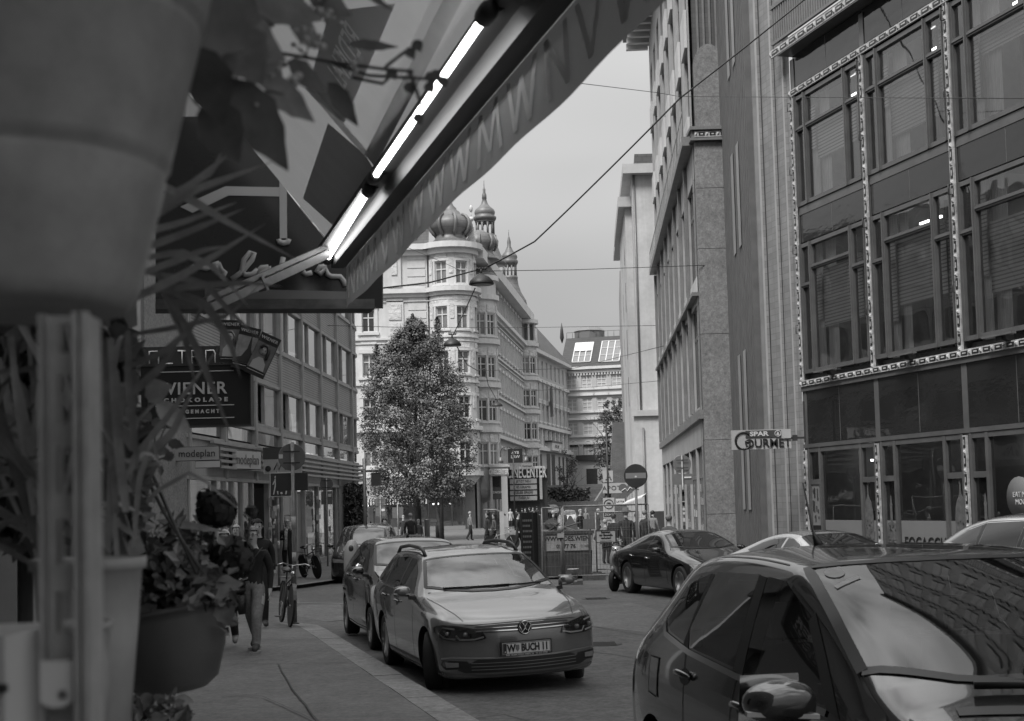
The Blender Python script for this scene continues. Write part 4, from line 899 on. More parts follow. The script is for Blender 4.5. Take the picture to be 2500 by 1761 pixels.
# ---------------------------------------------------------------- cars
def paint(name,v,metal=.35,rough=.28,noise=None): return mat(name,v,rough,metal,.5,noise=noise or [(1.5,.06),(40,.05)],coat=1.0)
CG=glassmat('car glass',.07,.30,.006); CGD=glassmat('car glass tinted',.07,.12,.004); CGO=mat('dark car glass',.006,.03,spec=.5); CGW=mat('car windscreen',.02,.02,spec=.7)
def section(s):
    x,zb,w,zs,wg,zg,zt,zc,bow=s
    ws=w*.975
    ga=(ws+(wg-ws)*.84,zs+(zg-zs)*.86);gb=(wg*.90,zg+(zt-zg)*.42)
    pts=[(0,zb),(.4*w,zb),(.6*w,zb),(.75*w,zb),(.87*w,zb),(w*.965,zb+.03),(w*.995,zb+(zs-zb)*.33),(w,zb+(zs-zb)*.70),(ws,zs),ga,(wg,zg),gb,(.6*wg,zt),(0,zc)]
    return [V((x+bow*(1-(y/w)**2),y,z)) for y,z in pts]
def tighten(sts,ids):
    out=[]
    for i,a in enumerate(sts):
        if i in ids and 0<i<len(sts)-1:
            for o_,f in ((sts[i-1],.22),): out.append(tuple(q+(p-q)*f for q,p in zip(a,o_)))
            out.append(a);out.append(tuple(q+(p-q)*.22 for q,p in zip(a,sts[i+1])))
        else: out.append(a)
    return out
def loft(sts):
    b=bmesh.new();rings=[]
    for s in sts:
        h=section(s);full=[V((p.x,-p.y,p.z)) for p in reversed(h[1:-1])]  # right side from top to bottom
        ring=h+full    # bottom centre -> left side -> top centre -> right side back to the bottom
        rings.append([b.verts.new(p) for p in ring])
    n=len(rings[0])
    for a,c in zip(rings[:-1],rings[1:]):
        for i in range(n): b.faces.new((a[i],a[(i+1)%n],c[(i+1)%n],c[i]))
    for ring,st,flip in ((rings[0],sts[0],False),(rings[-1],sts[-1],True)):
        # grid cap: rows follow side levels 3..6, columns bottom/top indices
        L=ring[:14];Rr=[ring[0]]+[ring[n-i] for i in range(1,13)]+[ring[13]]
        x,zb,w,zs,wg,zg,zt,zc,bow=st
        cols=[]
        for bi,ti,sg in ((4,9,1),(3,10,1),(2,11,1),(1,12,1),(0,13,0),(1,12,-1),(2,11,-1),(3,10,-1),(4,9,-1)):
            src=L if sg>=0 else Rr;bot=src[bi];top=src[ti];col=[bot]
            for lev in (6,7):
                f=(L[lev].co.z-L[5].co.z)/(L[8].co.z-L[5].co.z);y=bot.co.y+(top.co.y-bot.co.y)*f;z=L[lev].co.z
                col.append(b.verts.new((x+bow*(1-(y/w)**2),y,z)))
            col.append(top);cols.append(col)
        cols=[[L[5],L[6],L[7],L[8]]]+cols+[[Rr[5],Rr[6],Rr[7],Rr[8]]]
        for p,q in zip(cols[:-1],cols[1:]):
            for k in range(3):
                f=(p[k],p[k+1],q[k+1],q[k]);b.faces.new(f if not flip else f[::-1])
    bmesh.ops.recalc_face_normals(b,faces=b.faces);me=bpy.data.meshes.new('body');b.to_mesh(me);b.free()
    return me
def subd(me,lv=2):
    o=bpy.data.objects.new('tmp',me);COL.objects.link(o);md=o.modifiers.new('s','SUBSURF');md.levels=lv;md.render_levels=lv;r=evald(o);bpy.data.objects.remove(o);return r
def booldiff(me,cutters):
    o=bpy.data.objects.new('tmp',me);COL.objects.link(o);cs=[]
    for i,c in enumerate(cutters):
        k=bpy.data.objects.new('cut',c);COL.objects.link(k);cs.append(k);md=o.modifiers.new('b%d'%i,'BOOLEAN');md.operation='DIFFERENCE';md.object=k;md.solver='EXACT'
        try: md.material_mode='TRANSFER'
        except Exception: pass
    r=evald(o)
    for k in cs+[o]: bpy.data.objects.remove(k)
    return r
def wtop(xb,xbc,yb,xh,xhc,yh):
    n=6;P=[]
    for k in range(n+1):
        t=-1+2*k/n;P.append((xb+(xbc-xb)*t*t,yb*t))
    for k in range(n+1):
        t=1-2*k/n;P.append((xh+(xhc-xh)*t*t,yh*t))
    return P
class Skin:
    def __init__(s,me): s.b=BVHTree.FromPolygons([v.co for v in me.vertices],[p.vertices[:] for p in me.polygons])
    def hit(s,dr,a,c):
        if dr=='f': o,d=V((4,a,c)),V((-1,0,0))
        elif dr=='b': o,d=V((-9,a,c)),V((1,0,0))
        elif dr=='l': o,d=V((a,4,c)),V((0,-1,0))
        elif dr=='r': o,d=V((a,-4,c)),V((0,1,0))
        else: o,d=V((a,c,4)),V((0,0,-1))
        p,n,i,t=s.b.ray_cast(o,d)
        if p is None:
            p,n,i,t=s.b.find_nearest({'f':V((1,a,c)),'b':V((-4,a,c)),'l':V((a,1,c)),'r':V((a,-1,c)),'t':V((a,c,1.5))}[dr])
        return p,n
    def patch(s,mb,dr,poly,off=.004,mi=0,step=.07,depth=.012,mir=False):
        for sg in ((1,-1) if mir else (1,)):
            b=bmesh.new();pl=poly
            dd=dr
            if mir and sg<0:
                if dr in 'fb': pl=[(-a,c) for a,c in poly]
                elif dr=='l': dd='r'
                elif dr=='t': pl=[(a,-c) for a,c in poly]
            b.faces.new([b.verts.new((a,c,0)) for a,c in pl])
            xs=[p[0] for p in pl];ys=[p[1] for p in pl]
            for ax,lo,hi in ((0,min(xs),max(xs)),(1,min(ys),max(ys))):
                k=int((hi-lo)/step)
                for i in range(1,k+1):
                    co_=[0,0,0];co_[ax]=lo+(hi-lo)*i/(k+1);no=[0,0,0];no[ax]=1
                    bmesh.ops.bisect_plane(b,geom=b.verts[:]+b.edges[:]+b.faces[:],plane_co=co_,plane_no=no)
            b.verts.index_update();vs=[];
            for v in b.verts:
                p,n=s.hit(dd,v.co.x,v.co.y);vs.append(p+n*off)
            fs=[]
            out={'f':V((1,0,0)),'b':V((-1,0,0)),'l':V((0,1,0)),'r':V((0,-1,0)),'t':V((0,0,1))}[dd]
            for f in b.faces:
                ix=[v.index for v in f.verts];nn=V((0,0,0));k=len(ix)
                for i in range(k): nn+=vs[ix[i]].cross(vs[ix[(i+1)%k]])
                fs.append(ix if nn.dot(out)>0 else ix[::-1])
            mb.add(vs,fs,mi,True);b.free()
    def line(s,mb,dr,pts,w,off=.004,mi=0,mir=False,n=None):
        for sg in ((1,-1) if mir else (1,)):
            dd=dr;pl=pts
            if mir and sg<0:
                if dr in 'fb': pl=[(-a,c) for a,c in pts]
                elif dr=='l': dd='r'
                elif dr=='t': pl=[(a,-c) for a,c in pts]
            Q=[]
            for p,q in zip(pl[:-1],pl[1:]):
                k=max(1,int(math.hypot(q[0]-p[0],q[1]-p[1])/.06))
                for i in range(k): Q.append((p[0]+(q[0]-p[0])*i/k,p[1]+(q[1]-p[1])*i/k))
            Q.append(pl[-1]);P=[];
            for a,c in Q: h,nr=s.hit(dd,a,c);P.append((h+nr*off,nr))
            vs=[];fs=[]
            for i,(p,nr) in enumerate(P):
                d=(P[min(i+1,len(P)-1)][0]-P[max(i-1,0)][0]);d=d.normalized() if d.length>1e-6 else V((1,0,0));t=d.cross(nr).normalized()*w/2
                vs+=[p-t,p+t]
            for i in range(len(P)-1): fs.append((2*i,2*i+1,2*i+3,2*i+2))
            mb.add(vs,fs,mi,True)
def wheelmeshes(r,wd,spokes=5,twin=True,rimmat=None,rr=.68):
    t=MB();h=wd/2
    t.lathe([(r*.66,-h*.9),(r*.86,-h),(r*.96,-h*.93),(r,-h*.6),(r,h*.6),(r*.96,h*.93),(r*.86,h),(r*.66,h*.9)],40,axis='y')
    for k in range(-2,3): t.lathe([(r+.001,k*wd*.15-.004),(r+.004,k*wd*.15-.03),(r+.004,k*wd*.15-.028)],40,axis='y') if False else None
    m_=MB();R0=r*rr
    m_.lathe([(R0,-h*.92),(R0*.97,-h*.95),(R0*.93,-h*.80),(R0*.9,-h*.2)],36,axis='y',mi=0);m_.lathe([(0.001,-h*.35),(R0*.9,-h*.2)],30,axis='y',mi=1)
    m_.lathe([(0.001,-h*.86),(R0*.16,-h*.84),(R0*.2,-h*.7),(R0*.2,-h*.3)],18,axis='y',mi=0)
    for k in range(spokes):
        for e in ((-.16,.16) if twin else (0,)):
            a=2*PI*k/spokes+e;a2=2*PI*k/spokes+e*1.25
            p=V((R0*.14*math.cos(a),-h*.74,R0*.14*math.sin(a)));q=V((R0*.95*math.cos(a2),-h*.86,R0*.95*math.sin(a2)))
            m_.beam(p,q,R0*(.13 if twin else .2),h*.22,0,up=(0,1,0))
    return t.mesh('tyre',M['rubber']),m_.mesh('rim',[rimmat or M['alu'],M['iron']])
def makecar(name,label,cat,pos,hd,P,pm,group=None,zrot=0,roll=0,rim=None,glass=None,sub=2,cabin=False):
    """pos: ground point below the middle of the front axle; hd: heading (x,y)"""
    root=thing(name,label,cat,pos,math.atan2(hd[1],hd[0]),group);root.rotation_euler=(roll,0,math.atan2(hd[1],hd[0]))
    P=dict(P);me=subd(loft(tighten(P['st'],P.get('tight',()))),sub);sk=Skin(me);r=P['r'];wb=P['wb'];tw=P['track'];wd=P.get('tw',.21)
    me.materials.clear();me.materials.append(pm)
    cut=[]
    for ax in (0,-wb):
        for sg in (1,-1):
            c=MB();c.lathe([(r+P.get('gap',.055),-.16),(r+P.get('gap',.055),.3)],40,(ax,0,0),0,axis='y')
            for i,v_ in enumerate(c.v): c.v[i]=V((v_.x,sg*(v_.y+tw-.06),v_.z+r))
            m2=c.mesh('cut',[M['black']]);fixnormals(m2);cut.append(m2)
    if cabin:
        cs=[]
        for s in P['st'][P['cab'][0]:P['cab'][1]]:
            x,zb,w,zs,wg,zg,zt,zc,bow=s;cs.append((x-(.05 if s is P['st'][P['cab'][0]] else 0),.38,w-.06,zs-.0,wg-.045,zg-.05,zt-.05,zc-.05,bow))
        c=subd(loft(cs),2);c.materials.clear();c.materials.append(P['cabmat']);cut.append(c)
        def hole(dr,poly,sg=1):
            b=MB();n=len(poly)
            if dr=='l': vs=[(a,sg*.3,z) for a,z in poly]+[(a,sg*1.3,z) for a,z in poly]
            else: vs=[(a,y,.93) for a,y in poly]+[(a,y,1.9) for a,y in poly]
            b.add(vs,[tuple(range(n)),tuple(range(2*n-1,n-1,-1))]+[(i,i+n,(i+1)%n+n,(i+1)%n) for i in range(n)]);m2=b.mesh('cut',[M['black']]);fixnormals(m2);return m2
        for poly in P['side']: cut+= [hole('l',poly,1),hole('l',poly,-1)]
        cut.append(hole('t',P['wt']))
    me=booldiff(me,cut);me.polygons.foreach_set('use_smooth',[True]*len(me.polygons));me.update()
    try:
        me.set_sharp_from_angle(angle=R(38))
    except Exception: pass
    body=obj('body',me,root)
    rm=wheelmeshes(r,wd,P.get('spokes',5),P.get('twin',True),rim)
    for ax in (0,-wb):
        for sg in (1,-1):
            wl=obj('wheel',None,root,(ax,sg*(tw-wd/2-.015),r));wl.rotation_euler=(0,rnd.random()*2,(PI if sg>0 else 0)+(P.get('steer',0) if ax==0 else 0))
            wl.rotation_mode='ZYX' if False else 'XYZ';obj('tyre',rm[0],wl);obj('rim',rm[1],wl)
    gl=glass or (CGD if cabin else CGO)
    for i,poly in enumerate(P['side']):
        for sg in ('l','r'):
            b=MB();sk.patch(b,sg,poly,.003);b.build('side_window',gl,root)
    b=MB();sk.patch(b,'t',P['wt'],.004,step=.06);b.build('windscreen',P.get('wg',gl),root)
    b=MB();wl_=P['wt']+[P['wt'][0]];sk.line(b,'t',wl_,P.get('frit',.045),.0065);b.build('windscreen_seal',M['black'],root)
    if P.get('rear'): b=MB();sk.patch(b,'b',P['rear'],.004);b.build('rear_window',gl,root)
    # seams, trim
    b=MB()
    for ln in P.get('seams',[]): sk.line(b,ln[0],ln[1],.009,.0025,0,True)
    if b.v: b.build('panel_gap',M['black'],root)
    b=MB()
    for ln in P.get('trim',[]): sk.line(b,ln[0],ln[1],ln[2],.007,0,ln[3] if len(ln)>3 else True)
    if b.v: b.build('trim_strip',P.get('trimmat',M['chrome']),root)
    for dr,poly in P.get('blackpatch',[]):
        for d2 in 'lr': b=MB();sk.patch(b,d2,poly,.0035,0,.07);b.build('pillar_cover',M['black'],root)
    return root,sk
def handle(root,sk,x,z,side,mt,L=.2):
    dr='l' if side>0 else 'r';b=MB();n=7;P=[]
    for k in range(n):
        t=k/(n-1);p,nr=sk.hit(dr,x-L/2+L*t,z+.012*math.sin(PI*t));P.append(p+nr*(.006+.034*math.sin(PI*min(1,max(0,t)))**.6))
    b.tube(P,[.012]+[.015]*(n-2)+[.012],8);b.build('door_handle',mt,root)
    b=MB();sk.patch(b,dr,[(x+.085*math.cos(k*PI/7),z-.005+.038*math.sin(k*PI/7)) for k in range(14)],.002);b.build('handle_recess',M['black'],root)
def mirror(root,sk,x,z,side,pm,s=1.0,ind=True):
    y0=sk.hit('l' if side>0 else 'r',x,z)[0].y;b=MB()
    P=[(.0,-.055),(.03,-.09),(.11,-.095),(.20,-.06),(.215,.02),(.19,.085),(.1,.11),(.03,.10),(0,.06)]
    vs=[];fs=[];n=len(P)
    for xx,f in ((-.05,.93),(.02,1.0),(.075,.86),(.10,.5)):
        for a,c in P: vs.append((x+xx*s,y0+side*(.07+.11+(a-.11)*f)*s,z+(.02+.01+(c-.01)*f*(.66 if c>0 else .60))*s))
    for k in range(3):
        for i in range(n): fs.append((k*n+i,k*n+(i+1)%n,(k+1)*n+(i+1)%n,(k+1)*n+i))
    fs+=[tuple(range(n)),tuple(range(4*n-1,3*n-1,-1))];b.add(vs,fs,0,True)
    m2=b.mesh('mirror',pm);fixnormals(m2);o=bpy.data.objects.new('t',m2);COL.objects.link(o);md=o.modifiers.new('s','SUBSURF');md.levels=2;r=evald(o);bpy.data.objects.remove(o);r.name='mirror'
    mo=obj('mirror',r,root)
    b=MB();b.beam((x+.02*s,y0-side*.02,z-.06*s),(x+.02*s,y0+side*.10*s,z-.045*s),.09*s,.045*s);b.build('mirror_arm',M['black'],mo)
    b=MB();b.quad((x-.052*s,y0+side*.085*s,z-.04*s),(x-.052*s,y0+side*.27*s,z-.03*s),(x-.052*s,y0+side*.26*s,z+.10*s),(x-.052*s,y0+side*.09*s,z+.10*s));b.build('mirror_glass',M['chrome'],mo)
    if ind:
        b=MB();b.beam((x+.085*s,y0+side*.09*s,z+.0*s),(x+.06*s,y0+side*.285*s,z+.012*s),.03*s,.012*s);b.build('indicator',M['offwhite'],mo)
    return mo
HLc=glassmat('lamp lens',.05,.9,.004); HLd=mat('lamp housing',.012,.25,.3); LED=mat('running light',.6,.3)
def plate(root,sk,z,txt,y=0,small=None,tilt=0):
    p,n=sk.hit('f',y,z);pl=obj('number_plate',None,root,(p.x+.03,y,z),PI/2);b=MB();b.box(-.26,.26,0,.012,-.06,.06);b.build('plate_blank',M['white'],pl)
    b=MB();b.box(-.275,.275,.004,.03,-.075,.072);b.box(-.25,-.215,-.003,0,-.05,.05);b.build('plate_holder',M['black'],pl)
    b=MB()
    for a in (-.258,.25): b.box(a,a+.008,-.002,0,-.058,.058)
    b.box(-.258,.258,-.002,0,.05,.058);b.box(-.258,.258,-.002,0,-.058,-.05);b.build('plate_border',M['mid'],pl)
    if txt:
        text(txt[0],.105,M['black'],pl,(-.165,-.004,0),sx=.8,bold=.003);text(txt[1],.105,M['black'],pl,(.088,-.004,0),sx=.70,bold=.003)
        b=MB();b.prism([(-.118,.035),(-.078,.035),(-.078,-.01),(-.098,-.035),(-.118,-.01)],-.004,-.001);b.build('emblem',M['mid'],pl);text('A',.03,M['white'],pl,(-.232,-.006,-.035))
    if small: text(small,.022,M['white'],pl,(0,.001,-.068),sx=1.15)
    return pl
def arc(c,r0,r1,a0,a1,n=8): return [(c[0]+r0*math.cos(R(a0+(a1-a0)*k/n)),c[1]+r1*math.sin(R(a0+(a1-a0)*k/n))) for k in range(n+1)]
# --- stations: x, bottom, half width, shoulder z, edge half width, edge z, mid z, centre z, bow
wagon=dict(tight=(5,7,11),r=.325,wb=2.70,track=.895,steer=-.36,spokes=5,twin=True,cab=(5,11),cabmat=mat('car interior',.03,.9),
 st=[(.62,.20,.80,.655,.70,.69,.705,.715,.27),(.52,.165,.865,.735,.73,.775,.79,.795,.24),(.15,.165,.90,.845,.735,.89,.905,.91,.17),(-.3,.17,.91,.895,.745,.94,.957,.967,.14),
 (-.52,.17,.91,.91,.76,.965,.99,1.0,.20),(-.64,.17,.91,.92,.755,1.01,1.04,1.05,.20),(-1.02,.17,.91,.94,.69,1.22,1.26,1.275,.15),(-1.42,.17,.91,.955,.635,1.37,1.42,1.435,.10),(-1.85,.17,.91,.965,.61,1.43,1.472,1.485,.02),(-2.6,.17,.91,.975,.61,1.43,1.47,1.483,0),
 (-3.15,.19,.905,.985,.60,1.395,1.44,1.45,0),(-3.48,.24,.88,.99,.58,1.33,1.37,1.38,-.05),(-3.62,.28,.86,.98,.62,1.10,1.11,1.12,-.1),(-3.66,.32,.83,.85,.6,.93,.93,.93,-.12)],
 side=[[(-.86,1.0),(-1.72,1.015),(-1.74,1.37),(-1.50,1.36),(-1.18,1.24)],[(-1.83,1.02),(-2.62,1.03),(-2.66,1.36),(-1.84,1.375)],[(-2.72,1.04),(-3.25,1.06),(-3.12,1.30),(-2.76,1.35)]],
 wind=[(-.70,1.035),(-.35,1.05),(.35,1.05),(.70,1.035),(.60,1.385),(.35,1.415),(-.35,1.415),(-.60,1.385)],
 seams=[('l',[(-.62,.25),(-.62,.7),(-.68,.93)]),('l',[(-1.76,.22),(-1.78,.7),(-1.77,1.0)]),('l',[(-2.30,.62),(-2.55,.85),(-2.66,1.02)]),('t',[(.62,.60),(.2,.69),(-.45,.76)]),('f',[(-.6,.735),(0,.75),(.6,.735)])],
 trim=[('l',[(-.80,.985),(-1.75,1.0),(-2.65,1.018),(-3.3,1.05)],.014),('l',[(-.45,.235),(-1.5,.215),(-2.25,.23)],.02)],
 blackpatch=[('l',[(-1.73,1.0),(-1.82,1.0),(-1.83,1.37),(-1.75,1.37)]),('l',[(-2.63,1.02),(-2.71,1.02),(-2.75,1.35),(-2.67,1.36)])])
hdV=V((.257,-.966))
VWP=paint('silver grey paint',.135,.35,.22)
VWG=glassmat('wagon windscreen',.055,.6,.008)
wagon['wg']=VWG
wagon['wt']=wtop(-.36,-.68,.72,-1.20,-1.27,.60)
cr,sk=makecar('parked_car','grey estate car with roof rails and a personalised plate, parked along the kerb','car',(-.13,15.75,gz(16)-.005),hdV,wagon,VWP,roll=R(1.6),cabin=True)
for x,z in ((-1.62,.875),(-2.5,.90)):
    for s_ in (1,-1): handle(cr,sk,x,z,s_,VWP)
for s_ in (1,-1): mirror(cr,sk,-.78,1.01,s_,VWP,.95)
# roof rails
for s_ in (1,-1):
    b=MB();b.tube([sk.hit('t',x,s_*.56)[0]+V((0,0,h)) for x,h in ((-1.42,.0),(-1.55,.05),(-1.75,.062),(-2.4,.062),(-3.0,.055),(-3.2,.0))],.022,8);b.build('roof_rail',M['black'],cr)
# grille, badge, lamps
b=MB();sk.patch(b,'f',[(-.52,.655),(.52,.655),(.50,.722),(.25,.732),(-.25,.732),(-.50,.722)],.005);b.build('grille',M['black'],cr)
b=MB();sk.line(b,'f',[(-.5,.672),(0,.668),(.5,.672)],.012,.012);sk.line(b,'f',[(-.5,.70),(0,.70),(.5,.70)],.005,.012)
sk.line(b,'f',[(-.83,.40),(-.75,.415),(-.3,.395),(.3,.395),(.75,.415),(.83,.40)],.016,.012);b.build('trim_strip',M['chrome'],cr)
p,n=sk.hit('f',0,.69);bd=obj('badge',None,cr,(p.x+.025,0,.69),PI/2)
b=MB();b.lathe([(.001,-.004),(.07,-.004),(.076,.005),(.076,.02)],28,(0,0,0),axis='y');b.build('badge_disc',M['black'],bd)
b=MB();b.tube([(.066*math.cos(k*PI/14),-.008,.066*math.sin(k*PI/14)) for k in range(28)],.0075,6,closed=True)
b.tube([(-.028,-.008,.055),(0,-.008,.003),(.028,-.008,.055)],.0065,5);b.tube([(-.06,-.008,.022),(-.03,-.008,-.05),(0,-.008,-.004),(.03,-.008,-.05),(.06,-.008,.022)],.0065,5);b.build('emblem',M['chrome'],bd)
HP=[(.40,.600),(.50,.578),(.70,.575),(.83,.60),(.865,.66),(.86,.715),(.80,.742),(.68,.735),(.52,.70),(.43,.672)]
for sg in (1,-1):
    hl=obj('headlight',None,cr);b=MB();sk.patch(b,'f',[(sg*a,c) for a,c in HP],.005,step=.05);b.build('lamp_housing',HLd,hl)
    b=MB();sk.line(b,'f',[(sg*a,c) for a,c in ((.425,.615),(.52,.594),(.66,.594),(.69,.64))],.016,.013);sk.line(b,'f',[(sg*a,c) for a,c in ((.70,.60),(.80,.615),(.835,.66),(.80,.715),(.70,.70))],.016,.013);b.build('running_light',LED,hl)
    for y,z in ((.60,.645),(.765,.655)):
        q,nn=sk.hit('f',sg*y,z);b=MB();b.ball(q+nn*.008,.030,12,0,(.5,1,.8));b.build('projector',M['mid'],hl)
    b=MB();sk.patch(b,'f',[(sg*a,c) for a,c in HP],.022,step=.06);b.build('lamp_lens',HLc,hl)
    b=MB();sk.patch(b,'f',[(sg*a,c) for a,c in ((.56,.30),(.80,.285),(.835,.335),(.82,.385),(.60,.372))],.006);fg=b.build('fog_lamp_recess',M['black'],cr)
    b=MB();sk.patch(b,'f',[(sg*a,c) for a,c in ((.68,.315),(.79,.31),(.80,.365),(.68,.36))],.014);b.build('fog_lamp',M['galv'],fg)
b=MB();sk.patch(b,'f',[(-.62,.25),(.62,.25),(.70,.285),(.50,.385),(-.50,.385),(-.70,.285)],.006);ig=b.build('lower_grille',M['black'],cr)
b=MB()
for z in (.283,.315,.348): sk.line(b,'f',[(-.56,z),(0,z-.004),(.56,z)],.007,.016)
b.build('slat',M['mid'],ig)
b=MB();sk.line(b,'f',[(-.84,.24),(-.5,.215),(0,.21),(.5,.215),(.84,.24)],.02,.012);b.build('bumper_lip',VWP,cr)
plate(cr,sk,.485,('W','BUCH 11'),small='NIK. SCHICHTAR WIEN 24   01 272 2720')
# wipers, interior of the estate car
b=MB();b.box(-1.0,-.55,-.72,.72,.80,1.02);b.box(-2.1,-1.7,-.62,-.15,.4,1.0);b.box(-2.1,-1.7,.15,.62,.4,1.0);b.box(-1.86,-1.76,-.5,-.27,1.0,1.22);b.box(-1.86,-1.76,.27,.5,1.0,1.22);b.box(-2.75,-2.6,-.62,.62,.4,1.02);b.build('seats',mat('seat cloth',.05,.9),cr)
b=MB();b.tube([sk.hit('f',y,1.05)[0]+V((.015,0,.01)) for y in (-.55,-.3,0,.2)],.009,5);b.tube([sk.hit('f',y,1.055)[0]+V((.02,0,.0)) for y in (.6,.4,.1)],.009,5);b.build('wiper',M['black'],cr)
b=MB();b.box(-1.30,-1.24,-.12,.12,1.30,1.37);b.build('rear_view_mirror',M['black'],cr)
# --- small dark hatchback behind
hatch=dict(tight=(4,6),r=.30,wb=2.60,track=.85,spokes=5,twin=False,st=[(.55,.22,.70,.62,.55,.68,.70,.72,.28),(.42,.19,.80,.74,.60,.83,.86,.875,.26),(.10,.18,.845,.87,.64,.965,.985,1.0,.18),(-.2,.18,.85,.93,.68,1.03,1.06,1.075,.15),(-.38,.18,.85,.95,.70,1.07,1.11,1.125,.20),(-.85,.18,.85,.97,.64,1.32,1.37,1.385,.15),(-1.25,.18,.85,.98,.58,1.46,1.51,1.525,.10),(-1.9,.18,.85,1.0,.57,1.49,1.54,1.555,0),(-2.6,.18,.85,1.02,.55,1.45,1.50,1.51,0),(-3.0,.25,.83,1.03,.52,1.36,1.4,1.41,-.06),(-3.2,.3,.79,.95,.55,1.05,1.06,1.07,-.1)],
 side=[[(-.62,1.06),(-1.48,1.04),(-1.50,1.41),(-1.30,1.41),(-.95,1.27)],[(-1.57,1.05),(-2.2,1.08),(-2.25,1.40),(-1.58,1.42)],[(-2.3,1.09),(-2.75,1.14),(-2.6,1.34),(-2.33,1.38)]],
 wind=[(-.64,1.075),(-.3,1.115),(.3,1.115),(.64,1.075),(.55,1.435),(.3,1.475),(-.3,1.475),(-.55,1.435)],
 seams=[('l',[(-.45,.3),(-.48,.9)]),('l',[(-1.53,.25),(-1.53,1.03)]),('l',[(-2.1,.7),(-2.25,1.05)])],trim=[('l',[(-.35,.27),(-1.3,.25),(-2.2,.27)],.025)],blackpatch=[('l',[(-1.49,1.03),(-1.56,1.03),(-1.57,1.41),(-1.51,1.41)]),('l',[(-2.21,1.07),(-2.29,1.08),(-2.32,1.37),(-2.26,1.39)])])
HPn=paint('black car paint',.018,.1,.15)
hatch['wg']=CGW;hatch['wt']=wtop(-.20,-.48,.66,-1.0,-1.06,.57)
cr2,sk2=makecar('parked_car','small black hatchback with round headlamps parked behind the grey estate car','car',(-1.28,20.4,gz(20)),(.245,-.969),hatch,HPn,rim=M['galv'])
for s_ in (1,-1):
    mirror(cr2,sk2,-.52,1.06,s_,HPn,.9,False);handle(cr2,sk2,-1.35,.92,s_,HPn);handle(cr2,sk2,-2.2,.95,s_,HPn)
    q,nn=sk2.hit('f',s_*.60,.79);b=MB();b.ball(q+V((-.01,0,0)),.125,16,0,(.75,1,1));hl=b.build('headlight',M['gdark'],cr2)
    b=MB();b.ball(q+V((.04,0,.01)),.075,12,0,(.7,1,1));b.build('reflector',M['chrome'],hl)
    b=MB();b.lathe([(.115,0),(.135,.02),(.115,.04)],24,(q.x+.02,q.y,q.z),axis='x');b.build('lamp_ring',M['chrome'],hl)
b=MB();sk2.patch(b,'f',[(-.4,.3),(.4,.3),(.45,.5),(-.45,.5)],.005);b.build('grille',M['black'],cr2);plate(cr2,sk2,.45,('W','2184 C'))
b=MB();b.tube([(-1.5,0,1.53),(-1.53,0,1.58)],.02,6);b.build('aerial',M['black'],cr2)
b=MB();b.tube([sk2.hit('f',y,1.10)[0]+V((.015,0,.01)) for y in (-.5,-.3,0,.2)],.009,5);b.build('wiper',M['black'],cr2)
# --- black van farther back
van=dict(tight=(3,5),r=.33,wb=2.9,track=.90,st=[(.62,.25,.78,.75,.62,.82,.84,.85,.22),(.45,.2,.88,.86,.68,.94,.96,.97,.2),(.0,.2,.91,1.0,.72,1.08,1.11,1.12,.15),(-.3,.2,.92,1.05,.75,1.16,1.20,1.22,.2),(-.9,.2,.92,1.08,.70,1.58,1.63,1.65,.14),(-1.3,.2,.92,1.1,.68,1.76,1.81,1.83,.08),(-2.4,.2,.92,1.1,.68,1.80,1.85,1.87,0),(-3.3,.2,.92,1.1,.68,1.78,1.83,1.85,0),(-3.75,.25,.9,1.1,.68,1.66,1.7,1.72,-.05),(-3.85,.3,.88,1.0,.68,1.2,1.2,1.2,-.05)],
 side=[[(-.6,1.16),(-1.4,1.15),(-1.42,1.68),(-1.25,1.68),(-.9,1.5)],[(-1.5,1.15),(-2.4,1.15),(-2.4,1.7),(-1.5,1.7)],[(-2.5,1.16),(-3.4,1.17),(-3.35,1.66),(-2.5,1.7)]],wind=[(-.7,1.2),(-.3,1.24),(.3,1.24),(.7,1.2),(.64,1.72),(.3,1.77),(-.3,1.77),(-.64,1.72)],
 seams=[('l',[(-.5,.3),(-.5,1.1)]),('l',[(-1.45,.3),(-1.45,1.1)])])
van['wg']=CGW;van['wt']=wtop(-.12,-.42,.71,-1.02,-1.08,.64)
cr3,sk3=makecar('parked_van','black people carrier with reflecting windscreen parked at the far corner kerb','van',(-4.42,40.8,gz(42)),(-.0,-1),van,HPn)
cr3.scale=(1,.93,.88)
for s_ in (1,-1):
    mirror(cr3,sk3,-.55,1.15,s_,HPn,1.0,False);b=MB();sk3.patch(b,'f',[(s_*a,c) for a,c in ((.40,.66),(.78,.68),(.8,.80),(.42,.76))],.006);b.build('headlight',M['galv'],cr3)
b=MB();sk3.patch(b,'f',[(-.38,.66),(.38,.66),(.36,.76),(-.36,.76)],.005);sk3.patch(b,'f',[(-.6,.3),(.6,.3),(.6,.45),(-.6,.45)],.005);b.build('grille',M['black'],cr3);plate(cr3,sk3,.52,('W','318 KL'))
